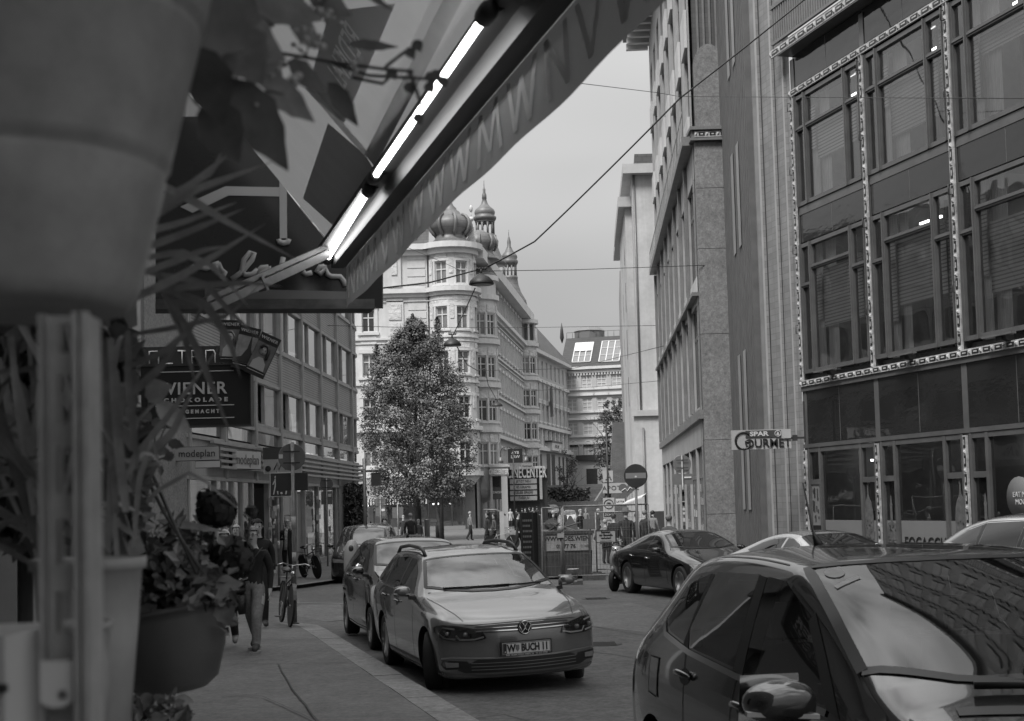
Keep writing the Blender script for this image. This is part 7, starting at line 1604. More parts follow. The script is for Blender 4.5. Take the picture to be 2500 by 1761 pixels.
# ---------------------------------------------------------------- bicycles
def bike(label,pos,rz,lean=0,fr=M['dark'],basket=False,group='parked bicycles'):
    t=thing('bicycle',label,'bicycle',pos,rz,group);t.rotation_euler=(lean,0,rz);r=.34
    tm=MB();tm.lathe([(r*.945,-.016),(r*.985,-.018),(r,0),(r*.985,.018),(r*.945,.016)],32,axis='y');sm_=MB();sm_.lathe([(r*.93,-.012),(r*.945,-.012),(r*.945,.012),(r*.93,.012)],32,axis='y')
    for q in range(20): a=2*PI*q/20;sm_.beam((.02*math.cos(a+.5),.015*(-1)**q,.02*math.sin(a+.5)),(r*.93*math.cos(a),0,r*.93*math.sin(a)),.004)
    sm_.cyl((0,-.04,0),(0,.04,0),.022,8);tmm,smm=tm.mesh('tyre',M['rubber']),sm_.mesh('rim',M['alu'])
    for x in (0,-1.05): w=obj('wheel',None,t,(x,0,r));obj('tyre',tmm,w);obj('rim',smm,w)
    b=MB();bb=V((-.63,0,.28));st_=V((-.78,0,.74));hd_=V((-.17,0,.78));hd2=V((-.12,0,.62))
    b.tube([hd2,bb],.017,7);b.tube([hd_,st_+V((0,0,-.08))],.015,7);b.tube([st_,bb],.016,7);b.tube([hd_+V((-.02,0,.1)),hd2],.018,7)
    for sg in (-.05,.05): b.tube([bb+V((0,sg,0)),V((-1.05,sg,r))],.009,6);b.tube([st_+V((.02,sg,-.05)),V((-1.05,sg,r))],.008,6);b.tube([hd2+V((0,sg,-.03)),V((0,sg,r))],.011,6)
    b.build('frame',fr,t)
    b=MB();b.tube([V((.02,-.29,1.0)),V((-.02,-.18,1.03)),V((-.15,-.05,1.0)),V((-.18,0,.99)),V((-.15,.05,1.0)),V((-.02,.18,1.03)),V((.02,.29,1.0))],.012,7);b.tube([hd_+V((-.02,0,.1)),V((-.18,0,1.0))],.013,6);b.build('handlebar',M['chrome'],t)
    b=MB()
    for sg in (-1,1): b.tube([V((.02,sg*.29,1.0)),V((-.09,sg*.33,.995))],.017,7)
    b.build('grip',M['black'],t)
    b=MB();b.tube([V((-.66,0,.88)),V((-.8,0,.9)),V((-.93,0,.91))],[.03,.075,.085],8,flat=.5);b.tube([st_,V((-.8,0,.88))],.013,6);b.build('saddle',M['black'],t)
    b=MB();b.lathe([(.03,-.01),(.09,-.01),(.09,.0),(.03,.0)],18,(bb.x,-.06,bb.z),axis='y');b.beam(bb+V((0,-.08,0)),bb+V((.1,-.09,-.14)),.018);b.beam(bb+V((0,.08,0)),bb+V((-.1,.09,.14)),.018);b.box(bb.x+.05,bb.x+.15,-.19,-.09,bb.z-.155,bb.z-.135);b.box(bb.x-.15,bb.x-.05,.09,.19,bb.z+.135,bb.z+.155);b.build('crank',M['mid'],t)
    for c,x in (((-1.05),0),(0,0)):
        b=MB();n=10
        for q in range(n):
            a0=PI*(.15+.75*q/n);a1=PI*(.15+.75*(q+1)/n);
            for s_,e_ in ((-.028,.028),): b.quad((c-(r+.03)*math.cos(a0),s_,r+(r+.03)*math.sin(a0)),(c-(r+.03)*math.cos(a0),e_,r+(r+.03)*math.sin(a0)),(c-(r+.03)*math.cos(a1),e_,r+(r+.03)*math.sin(a1)),(c-(r+.03)*math.cos(a1),s_,r+(r+.03)*math.sin(a1)))
        b.build('mudguard',M['dark'],t)
    b=MB();b.ball((-.08,0,.86),.045,10,0,(.8,1,1));b.build('lamp',M['chrome'],t)
    b=MB();b.box(-1.3,-.85,-.06,.06,.76,.77);b.build('carrier',M['dark'],t)
    if basket:
        b=MB();
        for z in (.8,.88,.96,1.04):
            b.tube([V((-.12+.17,-.14,z)),V((.17+.05,-.14,z)),V((.22,.14,z)),V((.05,.14,z))],.006,4)
        for y in (-.14,-.05,.05,.14): b.beam((.2,y,.8),(.22,y,1.05),.006)
        b.box(.04,.2,-.13,.13,.8,.81);b.build('basket',M['black'],t)
    return t
q=ground_at(708,1531,.10);bike('black city bicycle chained to the pole, front wheel towards the camera',q,R(-73),R(-5))
p=at(776,1400,41.5);bike('bicycle with a basket leaning between the shop front and the black van',(p.x,41.5,gz(40)+.09),R(-60),R(6),basket=True)
p=at(1252,1330,66);bike('pale framed bicycle in the square beside the glass shelter',(p.x,66,gz(66)),R(15),0,M['offwhite'])
p=at(1502,1380,38.6);bike('dark bicycle upright behind the site fence, by the prohibition sign',(p.x,38.6,gz(40)),R(-100),R(4))
# ---------------------------------------------------------------- poles and signs
def pole(name,label,base,h,r=.03,mt=None,cat='sign post',bands=None):
    t=thing(name,label,cat,base,0);b=MB();b.cyl((0,0,-.05),(0,0,h),r,10);b.build('pole',mt or M['galv'],t)
    b=MB();b.lathe([(r*2.2,0),(r*2.2,.02),(r,.03)],12);b.build('base_plate',M['dark'],t)
    if bands:
        b=MB();[b.lathe([(r+.004,z0),(r+.004,z1)],10) for z0,z1,_ in bands];b.build('sticker',M['offwhite'],t)
    return t
def disc(t,z,r,y,mt,name='sign_disc',x=0,rim=None):
    b=MB();b.lathe([(0.001,0),(r,0),(r,.012),(0.001,.012)],36,(x,y,z),axis='y');o=b.build(name,mt,t)
    b=MB();b.lathe([(r-.004,-.004),(r+.006,-.004),(r+.006,.016),(r-.004,.016)],36,(x,y,z),axis='y');b.build('sign_rim',rim or M['mid'],o);return o
SB=mat('sign back',.13,.5,.2,noise=(4,.15))
q=ground_at(721,1524,.10);Yq=q[1];hz_=at(716,1080,Yq).z-q[2]
t=pole('sign_post','galvanised post with a round sign back and a box, beside the chained bicycle',q,hz_,.032,bands=[(1.05,1.2,0),(.6,.66,0),(1.6,1.8,0)])
zc=at(716,1116,Yq).z-q[2];disc(t,zc,.225,.04,SB,x=-.02)
b=MB()
for dz in (.09,-.10): b.box(-.15,.13,-.045,-.03,zc+dz-.012,zc+dz+.012)
b.build('clamp',M['dark'],t);b=MB();zb=at(716,1155,Yq).z-q[2];z0=at(716,1198,Yq).z-q[2];b.box(-.42+.12,.24,.05,.12,z0,zb);b.build('sign_box',M['dark'],t)
b=MB();b.box(-.235,-.17,.025,.035,zc-.02,zc+.05);b.build('sticker',M['white'],t)
q=ground_at(682,1432,.09);t=pole('sign_post','thin post of the walking figures sign farther back, left of the round sign back',q,at(686,1150,q[1]).z-q[2],.035,bands=[(1.0,1.2,0),(1.95,2.15,0)])
Y=q[1];x0=at(660,1180,Y).x-q[0];x1=at(713,1180,Y).x-q[0];za=at(686,1213,Y).z-q[2];zb=at(686,1154,Y).z-q[2]
b=MB();b.box(x0,x1,-.07,-.05,za,zb);b.build('sign_panel',M['white'],t);b=MB();b.box(x0+.02,x1-.02,-.078,-.07,za+.02,zb-.02);b.build('sign_face',mat('blue sign',.045,.5),t)
b=MB();m_=x0+.16
b.ball((m_,-.085,zb-.12),.035,8,0,(1,.2,1));b.prism([(m_-.035,zb-.16),(m_+.035,zb-.16),(m_+.03,zb-.34),(m_-.03,zb-.34)],-.085,-.079);b.prism([(m_-.03,zb-.34),(m_,zb-.34),(m_-.05,za+.06),(m_-.08,za+.06)],-.085,-.079);b.prism([(m_,zb-.34),(m_+.03,zb-.34),(m_+.07,za+.06),(m_+.04,za+.06)],-.085,-.079);b.prism([(m_-.03,zb-.18),(m_-.09,zb-.31),(m_-.07,zb-.32),(m_-.02,zb-.22)],-.085,-.079)
c=x1-.17;b.box(c-.05,c+.12,-.085,-.079,za+.28,za+.36);b.prism([(c-.04,za+.36),(c+.02,za+.36),(c+.0,zb-.08),(c-.04,zb-.06)],-.085,-.079);b.ball((c-.10,-.085,za+.09),.03,8,0,(1,.2,1));b.prism([(c,za+.06),(c+.03,za+.06),(c+.06,za+.2),(c+.02,za+.22)],-.085,-.079);b.ball((c+.0,-.085,zb-.06),.03,8,0,(1,.2,1));b.build('symbol',M['white'],t)
p=at(893,1330,44);t=pole('striped_post','banded traffic post rising behind the van roof',(p.x,44,gz(44)),at(890,1120,44).z-gz(44),.055,mat('post grey',.09,.5),bands=[(1.2,1.45,0)])
b=MB();zt2=at(890,1120,44).z-gz(44);b.box(-.02,.03,-.06,.0,zt2-.32,zt2+.02);b.build('lamp_strip',M['white'],t);b=MB();b.box(.2,.5,.02,.10,zt2-.85,zt2-.45);b.box(-.1,.55,-.02,.02,zt2-.42,zt2-.38);b.build('bracket',M['dark'],t)
def backsign(label,x,yc,Y,r,panel=None,down=1400):
    p=at(x,1300,Y);z=at(x,yc,Y).z-gz(Y);t=pole('sign_post',label,(p.x,Y,gz(Y)),z+r,.03);disc(t,z,r,.03,SB)
    b=MB();[b.box(-.2*r/.3,.2*r/.3,-.04,-.03,z+d-.012,z+d+.012) for d in (.12,-.12)];b.build('clamp',M['dark'],t)
    if panel: b=MB();b.box(-panel[0]/2,panel[0]/2,.03,.05,z-r-panel[1]-.03,z-r-.03);b.build('sign_panel',M['mid'],t);b=MB();b.box(.05,panel[0]/2-.04,.0,.03,z-r-panel[1]*.5,z-r-.12);b.build('sticker',M['white'],t)
    return t
backsign('round sign back with stickered panels in front of the ivy',799,1182,50,.225,(.40,.46));backsign('round sign back near the tree over the van',930,1225,80,.29,(.55,.5))
t=backsign('round sign back on a stickered post before the glass side front',1671,1133,44,.275,(.62,.33))
b=MB()
for q in range(14): z=.3+rnd.random()*2;b.box(-.035,.035,-.036,-.03,z,z+.12,rnd.randrange(2))
b.build('sticker',[M['offwhite'],M['dark']],t)
p=at(972,1300,84);t=pole('sign_post','post with a blank rectangular sign back near the tree trunk',(p.x,84,gz(84)),at(972,1240,84).z-gz(84)+.3,.035);zc=at(972,1253,84).z-gz(84);b=MB();b.box(-.32,.32,.03,.06,zc-.3,zc+.34);b.build('sign_panel',SB,t)
# no entry sign
p=at(1556,1300,36.6);zc=at(1553,1162,36.6).z-gz(37);t=pole('no_entry_sign','round no entry sign with a pale bar on a grey post above the site fence',(p.x,36.6,gz(37)),zc+.05,.035,mat('post',.15,.5),cat='road sign')
disc(t,zc,.298,-.055,mat('red sign',.055,.45),rim=M['dark']);b=MB();b.box(-.26,.26,-.062,-.055,zc-.065,zc+.075);b.build('sign_bar',mat('bar grey',.24,.5),t);b=MB();b.ball((0,-.066,zc-.03),.03,10,0,(1,.3,1));b.build('sticker',M['white'],t)
b=MB()
for a in (.6,.9,1.2,2.0,2.3,2.6,3.8,5.6): b.ball((.26*math.cos(a),-.056,zc+.26*math.sin(a)),.007,5)
b.build('rivet',M['mid'],t)
p=at(1488,1300,50);t=pole('zone_sign','square zone sign with small vehicle symbols on a black post behind the fence',(p.x,50,gz(50)),at(1485,1030,50).z-gz(50),.035,M['iron'],cat='road sign');zc=at(1486,1238,50).z-gz(50)
b=MB();b.box(-.2,.2,-.06,-.04,zc-.55,zc+.32);b.build('sign_panel',M['offwhite'],t);b=MB();b.tube([(.16*math.cos(a),-.065,zc+.10+.16*math.sin(a)) for a in [i*PI/8 for i in range(16)]],.015,5,closed=True);b.box(-.09,.09,-.07,-.06,zc+.06,zc+.12);b.box(-.05,.06,-.07,-.06,zc+.12,zc+.16);b.box(-.18,.18,-.065,-.06,zc-.18,zc-.165);b.box(-.18,.18,-.066,-.06,zc-.35,zc-.2);b.build('symbol',M['dark'],t);text('ZONE',.11,M['white'],t,(0,-.07,zc-.275));text('ausg.',.1,M['dark'],t,(0,-.064,zc-.45))
# pharmacy signs
p=at(1515,1192,74);t=thing('pharmacy_sign','long white board with spaced capitals and a square logo above it, under the pale house','sign',tuple(p),0)
b=MB();b.box(-.92,.95,-.04,.04,-.25,.27);b.box(-.9,-.38,-.04,.04,.33,.92);b.build('sign_panel',M['offwhite'],t);text('APOTHEKE',.33,M['dark'],t,(.0,-.05,0),sx=1.05,spacing=1.15)
b=MB();b.tube([(-.78,-.05,.45),(-.68,-.05,.5),(-.6,-.05,.8),(-.52,-.05,.5),(-.48,-.05,.45)],.03,6);b.tube([(-.72,-.05,.58),(-.5,-.05,.58)],.02,6);b.build('emblem',M['mid'],t)
b=MB();b.tube([(-.8,0,.3),(-.8,0,-.4)],.03,6);b.tube([(.8,0,.25),(.95,.9,.25)],.03,6);b.build('bracket',M['dark'],t)
p=at(1531,1195,72);t=thing('heart_sign','heart shaped board with a scrawl in front of the pharmacy letters','sign',tuple(p),0);b=MB();pts=[(.42*math.sin(a)**3,.40*(13*math.cos(a)-5*math.cos(2*a)-2*math.cos(3*a)-math.cos(4*a))/16) for a in [i*PI/12 for i in range(24)]];b.prism(pts,-.03,.03);b.build('board',mat('heart red',.11,.5),t);b=MB();b.tube([(-.3,-.04,-.1),(-.1,-.04,.05),(0,-.04,-.1),(.15,-.04,.1),(.3,-.04,-.02)],.03,5);b.build('lettering',M['letter'],t);b=MB();b.tube([(0,.03,0),(.2,.8,0)],.03,5);b.build('bracket',M['dark'],t)
boxsign('shop_sign','small white board with bold dark letters left of the sloping canopy',1514,1225,66,.42,.27,'LATTA',M['white'],M['black'],.12)
p=at(1548,1222,62);t=thing('small_canopy','pale sloping shop canopy behind the no entry sign','canopy',tuple(p),R(-20));b=MB();b.add([(-.45,-.3,-.15),(.45,-.3,.15),(.45,.5,.3),(-.45,.5,.0),(-.45,-.3,-.2),(.45,-.3,.10),(.45,.5,.25),(-.45,.5,-.05)],[(0,1,2,3),(4,7,6,5),(0,4,5,1),(1,5,6,2),(2,6,7,3),(3,7,4,0)]);b.build('canopy',M['white'],t);b=MB();b.tube([(.4,.4,.2),(.4,.4,-p.z+gz(62))],.03,6);b.build('leg',M['mid'],t)
# ---------------------------------------------------------------- building site: fence, skip, boards
FY=37.4;fz0=gz(FY)
def fpanel(label,xa,xb,ytop,Y):
    a,c=at(xa,1300,Y),at(xb,1300,Y);h=at((xa+xb)/2,ytop,Y).z-fz0;W_=c.x-a.x;t=thing('fence_panel',label,'fence',(a.x,Y,fz0),0,'mobile site fence panels');b=MB()
    b.tube([(0,0,.05),(0,0,h)],.021,7);b.tube([(W_,0,.05),(W_,0,h)],.021,7);b.tube([(0,0,h),(W_,0,h)],.021,7);b.tube([(0,0,.18),(W_,0,.18)],.016,6);b.build('frame',M['galv'],t)
    b=MB();n=int(W_/.085)
    for k in range(1,n): b.beam((W_*k/n,0,.18),(W_*k/n,0,h),.005)
    for z in (.45,.75,1.05,1.35,1.65): b.beam((0,.006,min(z,h)),(W_,.006,min(z,h)),.006)
    b.build('mesh',M['mid'],t)
    b=MB()
    for x in (0,W_): b.box(x-.12,x+.12,-.3,.3,0,.12)
    b.build('foot_block',M['dark'],t);return t,W_,h
fpanel('wire fence panel at the left end of the site, before the skip',1324,1372,1240,37.0);t,W_,h=fpanel('wire fence panel with the prohibition board hanging on it',1376,1584,1234,37.4)
fpanel('wire fence panel set back at an angle behind the first ones',1455,1560,1250,40.5)
p=at(1479,1310,37.3);s_=thing('prohibition_sign','framed board with three lines of dark warning text hung on the site fence','sign',tuple(p),R(1));b=MB();b.box(-.255,.255,-.012,.012,-.155,.155);b.build('sign_panel',M['offwhite'],s_);b=MB()
for q in ((-.265,.265,.145,.165),(-.265,.265,-.165,-.145),(-.265,-.245,-.145,.145),(.245,.265,-.145,.145)): b.box(q[0],q[1],-.02,.012,q[2],q[3])
b.build('frame',M['dark'],s_);text('Betreten\nder Baustelle\nverboten!',.075,M['black'],s_,(0,-.016,.035),sx=.9,bold=.003);text('Eltern haften für ihre Kinder',.026,M['dark'],s_,(0,-.016,-.115))
# skip
sk0=at(1320,1300,39.4);sk1=at(1447,1300,39.4);t=thing('waste_skip','dented waste skip with a pale lettered band behind the site fence','skip',(sk0.x,39.4,gz(40)),0);W_=sk1.x-sk0.x;zt2=at(1380,1300,39.4).z-gz(40);zm=at(1380,1345,39.4).z-gz(40)
b=MB();b.prism([(0.06,.1),(W_-.06,.1),(W_,zt2),(0,zt2)],0,2.2);b.box(-.04,W_+.04,-.05,.05,zt2-.05,zt2+.03);[b.box(x-.03,x+.03,-.05,0,.1,zt2-.05) for x in (.1,W_-.1)];b.build('skip_body',mat('skip steel',.055,.7,.2,noise=[(3,.4),(14,.3)],bump=(4,.4,.03)),t)
b=MB();b.box(.02,W_-.02,-.022,-.003,zm,zt2-.06);b.build('lettered_band',mat('skip band',.26,.7,noise=[(4,.2),(30,.2)]),t);text('WWW.DES.WIEN',.175,M['black'],t,(W_*.5,-.026,zm+.33),sx=.92,bold=.004);text('05 77 76',.15,M['black'],t,(W_*.48,-.026,zm+.12),bold=.003);text('0148',.11,M['mid'],t,(W_*.84,-.026,zm+.12))
b=MB();b.box(.1,W_-.1,.1,2,zt2-.02,zt2+.04);[b.beam((rnd.uniform(.1,W_-.2),rnd.uniform(.1,1.5),zt2),(rnd.uniform(.1,W_-.2),rnd.uniform(.1,1.8),zt2+.25),.07,.03) for q in range(9)];b.build('rubble',M['wood'],t)
for lab,x,kind in (('round sign back leaning on the skip rim, left one',1346,0),('triangular sign back standing above the skip rim',1393,1),('square sign back standing above the right end of the skip',1441,2)):
    p=at(x,1292,40.6);t=thing('site_sign',lab,'road sign',(p.x,40.6,zt2+gz(40)+.04),0);b=MB()
    if kind==0: b.prism([(.26*math.cos(a),.02+.30*math.sin(a)) for a in [i*PI/14 for i in range(15)]],0,.02)
    elif kind==1: b.prism([(-.24,0),(.24,0),(.03,.40),(-.03,.40)],0,.02)
    else: b.box(-.2,.2,0,.02,0,.3)
    b.build('sign_panel',SB,t);b=MB();b.beam((0,.04,-.1),(0,.04,.25),.04);b.build('clamp',M['dark'],t)
p=at(1372,1420,36.4);t=thing('warning_lamp','site warning lamp with a round lens on a thin post standing in a flat foot','lamp',(p.x,36.4,gz(37)),0);zl=at(1372,1294,36.4).z-gz(37);b=MB();b.cyl((0,0,.05),(0,0,zl-.1),.022,8);b.build('pole',M['mid'],t)
b=MB();b.lathe([(0.001,-.04),(.08,-.035),(.085,0),(.08,.035),(.001,.04)],20,(0,0,zl+.02),axis='y');b.build('lens',mat('lens',.28,.3),t);b=MB();b.box(-.085,.085,-.06,.06,zl-.20,zl-.09);b.build('battery_box',M['offwhite'],t);b=MB();b.box(-.07,.07,-.05,.05,zl-.24,zl-.2);b.build('bracket',M['black'],t)
b=MB();b.box(-.08,.52,-.2,.2,0,.11);b.build('foot_block',mat('rubber foot',.09,.8,noise=(8,.3)),t)
p=at(1399,1396,38.6);t=thing('bucket','white plastic bucket at the foot of the skip','bucket',(p.x,38.6,gz(40)),0);b=MB();b.lathe([(.11,0),(.145,.30),(.155,.305),(.155,.325),(.14,.325),(.105,.02)],20);b.build('bucket_body',mat('bucket white',.42,.5,noise=(8,.2)),t);b=MB();b.box(-.06,.06,-.148,-.135,.08,.2);b.build('print',M['dark'],t)
for k,(x,w_) in enumerate(((1436,.3),(1462,.34))):
    p=at(x,1405,38.4);t=thing('paver_stack','%s of bricks on the ground right of the bucket'%('low stack' if k==0 else 'wider stack'),'bricks',(p.x,38.4,gz(40)),.1*k);b=MB();[b.box(-w_/2,w_/2,-.1,.1,.07*i,.07*i+.064) for i in range(2+k)];b.build('stack',mat('paver',.11,.9,noise=(10,.3)),t)
# boards with menus
for i,(x0,x1,yt,Y,lab,rz) in enumerate(((1274,1300,1252,33.6,'tall dark menu board with lines of chalk text left of the site fence',.25),(1301,1312,1252,34.4,'narrow dark board standing edge on between the menu board and the fence',1.0),(1308,1320,1258,35.2,'pale edged board leaning beside the fence end',.9))):
    a,c=at(x0,1300,Y),at(x1,1300,Y);h=at(x0,yt,Y).z-gz(Y);t=thing('menu_board',lab,'board',((a.x+c.x)/2,Y,gz(Y)),rz);W_=(c.x-a.x)*(1.1 if i==0 else 1.9);b=MB();b.box(-W_/2,W_/2,0,.04,.02,h);b.build('board',M['black'] if i<2 else M['wood'],t)
    b=MB();[b.box(s_*W_/2-.012,s_*W_/2+.012,-.01,.05,0,h+.02) for s_ in (-1,1)];b.build('frame',M['offwhite'] if i==2 else M['dark'],t)
    if i==0:
        b=MB()
        for k in range(13):
            z=.15+k*.125;xx=-W_*.38
            while xx<W_*.3: l_=rnd.uniform(.02,.05);b.box(xx,xx+l_,-.006,0,z,z+.05);xx+=l_+.012
        b.build('chalk_text',mat('chalk',.22,.9),t)
# bottle bank, pillar things on the square
p=at(860,1400,35.0);t=thing('bottle_bank','rounded grey bottle bank between the van and the black hatchback','container',(p.x,35.0,gz(35)),0);zt2=at(860,1318,35).z-gz(35);b=MB();b.lathe([(.19,0),(.2,.1),(.205,zt2*.55),(.2,zt2*.72),(.17,zt2*.88),(.09,zt2*.98),(.02,zt2)],24);b.build('container_body',mat('bank grey',.26,.5,noise=(3,.1)),t);b=MB();b.ball((0,-.17,zt2*.84),.06,10,0,(1,.6,1.4));b.box(-.03,.03,-.215,-.2,zt2*.25,zt2*.4);b.build('opening',M['dark'],t)
p=at(1043,1300,62);t=thing('metal_column','short shiny metal column standing before the tree trunks','column',(p.x,62,gz(62)),0);zt2=at(1043,1268,62).z-gz(62);b=MB();b.lathe([(.12,0),(.12,zt2-.03),(.13,zt2-.02),(.13,zt2)],20);b.build('column',M['alu'],t);b=MB();b.lathe([(.15,0),(.15,.06)],20);b.build('base_plate',M['dark'],t)
p=at(978,1315,60);t=thing('low_wall','low pale wall with a scrawl at the edge of the square','wall',(p.x,60,gz(60)),0);b=MB();b.box(-.85,.85,0,.3,0,at(978,1307,60).z-gz(60));b.build('wall',mat('pale concrete',.3,.8,noise=(3,.15)),t);b=MB();b.tube([(-.2,-.01,.5),(-.1,-.01,.62),(-.05,-.01,.5),(.05,-.01,.62),(.15,-.01,.5),(.3,-.01,.58)],.02,4);b.build('graffiti',M['dark'],t)
# glass shelter
p=at(1211,1300,72);t=thing('bus_shelter','glass shelter with a thin sloping roof and a broad pale post','shelter',(p.x,72,gz(72)),0);zt2=at(1211,1250,72).z-gz(72)
b=MB();b.tube([(-.6,0,zt2+.12),(0,0,zt2+.1),(.35,0,zt2-.05),(.5,0,zt2-.2)],.04,6);b.tube([(-.6,1.5,zt2+.12),(0,1.5,zt2+.1),(.35,1.5,zt2-.05),(.5,1.5,zt2-.2)],.04,6);b.add([(-.6,0,zt2+.14),(.1,0,zt2+.12),(.5,0,zt2-.18),(.5,1.5,zt2-.18),(.1,1.5,zt2+.12),(-.6,1.5,zt2+.14)],[(0,1,4,5),(1,2,3,4)]);b.build('roof',M['mid'],t)
b=MB();b.box(.2,.42,-.05,.1,0,zt2);b.build('post',M['offwhite'],t);b=MB();b.cyl((-.45,0,0),(-.45,0,zt2+.1),.03,6);b.build('leg',M['mid'],t);b=MB();b.box(-.4,.2,.6,.64,.8,1.35);b.build('sign_panel',M['white'],t);b=MB();b.quad((-.45,.02,.2),(.2,.02,.2),(.2,.02,zt2),(-.45,.02,zt2));b.build('pane',CG,t)
# scooter by the coupe
p=at(1500,1440,33.0);t=thing('motor_scooter','pale motor scooter nose out from behind the dark coupe','scooter',(p.x,33.0,gz(33)),R(-115))
rm=wheelmeshes(.24,.11,5,False,M['alu'])
for x in (0,-1.25): w=obj('wheel',None,t,(x,0,.24));obj('tyre',rm[0],w);obj('rim',rm[1],w)
b=MB();b.tube([(.10,0,.50),(-.02,0,.52),(-.18,0,.46)],[.05,.085,.05],10);b.tube([(-.12,0,.46),(-.2,0,.75),(-.25,0,1.02)],[.12,.17,.10],12);b.tube([(-.3,0,.28),(-.75,0,.28),(-1.0,0,.5),(-1.4,0,.6)],[.14,.16,.2,.1],12);b.build('fairing',mat('scooter paint',.33,.3,coat=1),t)
b=MB();b.tube([(-.7,0,.74),(-1.0,0,.78),(-1.35,0,.8)],[.10,.15,.10],10,flat=.5);b.build('saddle',M['black'],t);b=MB();b.tube([(-.2,-.32,1.0),(-.26,0,1.05),(-.2,.32,1.0)],.018,7);b.build('handlebar',M['black'],t);b=MB();b.beam((.13,-.0,.30),(.02,0,.46),.16,.01);b.build('number_plate',M['white'],t);b=MB();b.ball((-.14,0,.93),.08,10,0,(.6,1,1));b.build('headlight',M['chrome'],t)
# ---------------------------------------------------------------- lamps on wires, street lamps
def line(name,label,pts,r,mt=M['iron'],sag=0):
    t=[];P=[at(*q) for q in pts];o=P[0];Q=[]
    for a,c in zip(P[:-1],P[1:]):
        n=max(4,int((c-a).length/2.5))
        for k in range(n): f=k/n;q=a.lerp(c,f);q.z-=sag*(c-a).length*4*f*(1-f);Q.append(q)
    Q.append(P[-1]);b=MB();b.tube([q-o for q in Q],r,5);return b.build(name,mt,None,tuple(o),label=label,cat='cable')
line('lamp_cable','thick dark cable falling from the tile wall to the nearest hanging lamp',[(2000,-30,34),(1660,240,35),(1430,470,36),(1305,590,36.5),(1190,652,37)],.022,sag=.004)
line('lamp_cable','dark cable from the nearest hanging lamp towards the board sign end',[(1163,660,37),(1050,690,35),(905,707,31),(780,730,28)],.020)
line('lamp_cable','cable running on from the nearest lamp down to the second lamp',[(1160,704,37.2),(1138,752,42),(1108,815,50)],.016)
line('lamp_cable','cable looping from the second lamp to the farthest lamp',[(1115,845,50),(1140,890,58),(1165,905,64),(1184,900,70),(1192,940,76),(1212,975,84)],.02)
line('span_wire','thin wire crossing the upper sky in front of the granite pier',[(1360,197,26),(1600,226,33),(1660,236,35),(2500,241,20)],.007)
line('span_wire','thin wire from the nearest lamp to the pale house',[(1195,662,37),(1400,659,44),(1720,648,46)],.010)
line('span_wire','faint slack wire low over the hotel roof',[(800,795,55),(1000,800,60),(1300,800,75),(1600,795,64)],.012)
line('span_wire','faint wire below the hotel eaves',[(1180,905,90),(1400,900,95),(1620,845,60)],.014)
line('span_wire','faint wire across the fourth floor of the far house',[(1290,955,110),(1450,945,100),(1610,930,70)],.014)
line('span_wire','thin wire passing in front of the turret from upper left',[(880,565,45),(960,590,42),(1080,640,39),(1140,668,37.5)],.008)
for lab,x,y,Y,s_ in (('nearest hanging street lamp, large dark dome shade',1175,683,37,1.0),('second hanging street lamp over the tree top',1104,836,50,.98),('farthest hanging street lamp by the balcony',1214,987,84,1.0)):
    p=at(x,y,Y);t=thing('hanging_lamp',lab,'street lamp',tuple(p),0,'street lamps hung on cables')
    b=MB();b.lathe([(.325*s_,-.13),(.33*s_,-.11),(.30*s_,-.03),(.2*s_,.07),(.08*s_,.13),(.05*s_,.17)],26);b.build('lamp_shade',M['iron'],t);b=MB();b.lathe([(.001,-.155),(.2*s_,-.14),(.30*s_,-.118)],24);b.build('lens',mat('lamp glass',.14,.3),t)
    b=MB();b.cyl((0,0,.15),(0,0,.28),.03,8);b.tube([(-.12,0,.3),(0,0,.25),(.14,0,.31)],.02,6);[b.ball((q,0,.29),.035,7) for q in (-.1,-.03,.05,.12)];b.build('hanger',M['iron'],t)
p=at(1069,1300,87);t=thing('street_lamp','arched lamp post with a small shade, standing in the tree','street lamp',(p.x,87,gz(87)),0);z_=at(1069,1070,87).z-gz(87);b=MB();b.tube([(0,0,0),(0,0,z_)]+[(.52-.52*math.cos(a),0,z_+.6*math.sin(a)) for a in [i*PI/8 for i in range(1,9)]]+[(1.04,0,z_-.3)],.045,8);b.lathe([(.14,0),(.14,.9),(.06,1.1)],12);b.build('pole',M['iron'],t);b=MB();b.lathe([(.28,z_-.62),(.24,z_-.5),(.08,z_-.4),(.05,z_-.3)],16,(1.04,0,0));b.build('lamp_shade',M['mid'],t)
p=at(1258,1300,112);t=thing('street_lamp','double arched lamp post beside the square black sign','street lamp',(p.x,112,gz(112)),0);z_=at(1258,1100,112).z-gz(112);b=MB();b.cyl((0,0,0),(0,0,z_),.055,8)
for sg in (-1,1): b.tube([(0,0,z_-.3)]+[(sg*(.5-.5*math.cos(a)),0,z_-.1+.4*math.sin(a)) for a in [i*PI/8 for i in range(0,9)]]+[(sg*1.0,0,z_-.5)],.035,6)
b.build('pole',M['iron'],t)
for sg in (-1,1): b=MB();b.lathe([(.22,z_-.95),(.17,z_-.75),(.08,z_-.5)],14,(sg*1.0,0,0));b.build('lamp_shade',M['mid'],t)
# pigeons
for i,(x,y) in enumerate(((1132,1318),(1163,1319),(1176,1320),(1182,1316))):
    p=at(x,y,64);t=thing('pigeon',('leftmost pigeon on the square, standing alone' if i==0 else ['','first','second','third'][i]+' pigeon of the feeding row by the shelter'),'bird',(p.x,64,gz(64)),.3*i,'pigeons on the square');b=MB();b.tube([(-.16,0,.12),(-.06,0,.16),(.05,0,.17),(.10,0,.24),(.13,0,.25)],[.02,.06,.065,.035,.02],8);[b.cyl((0,s_,.0),(0,s_,.12),.008,4) for s_ in (-.03,.03)];b.build('body',M['dark'],t)
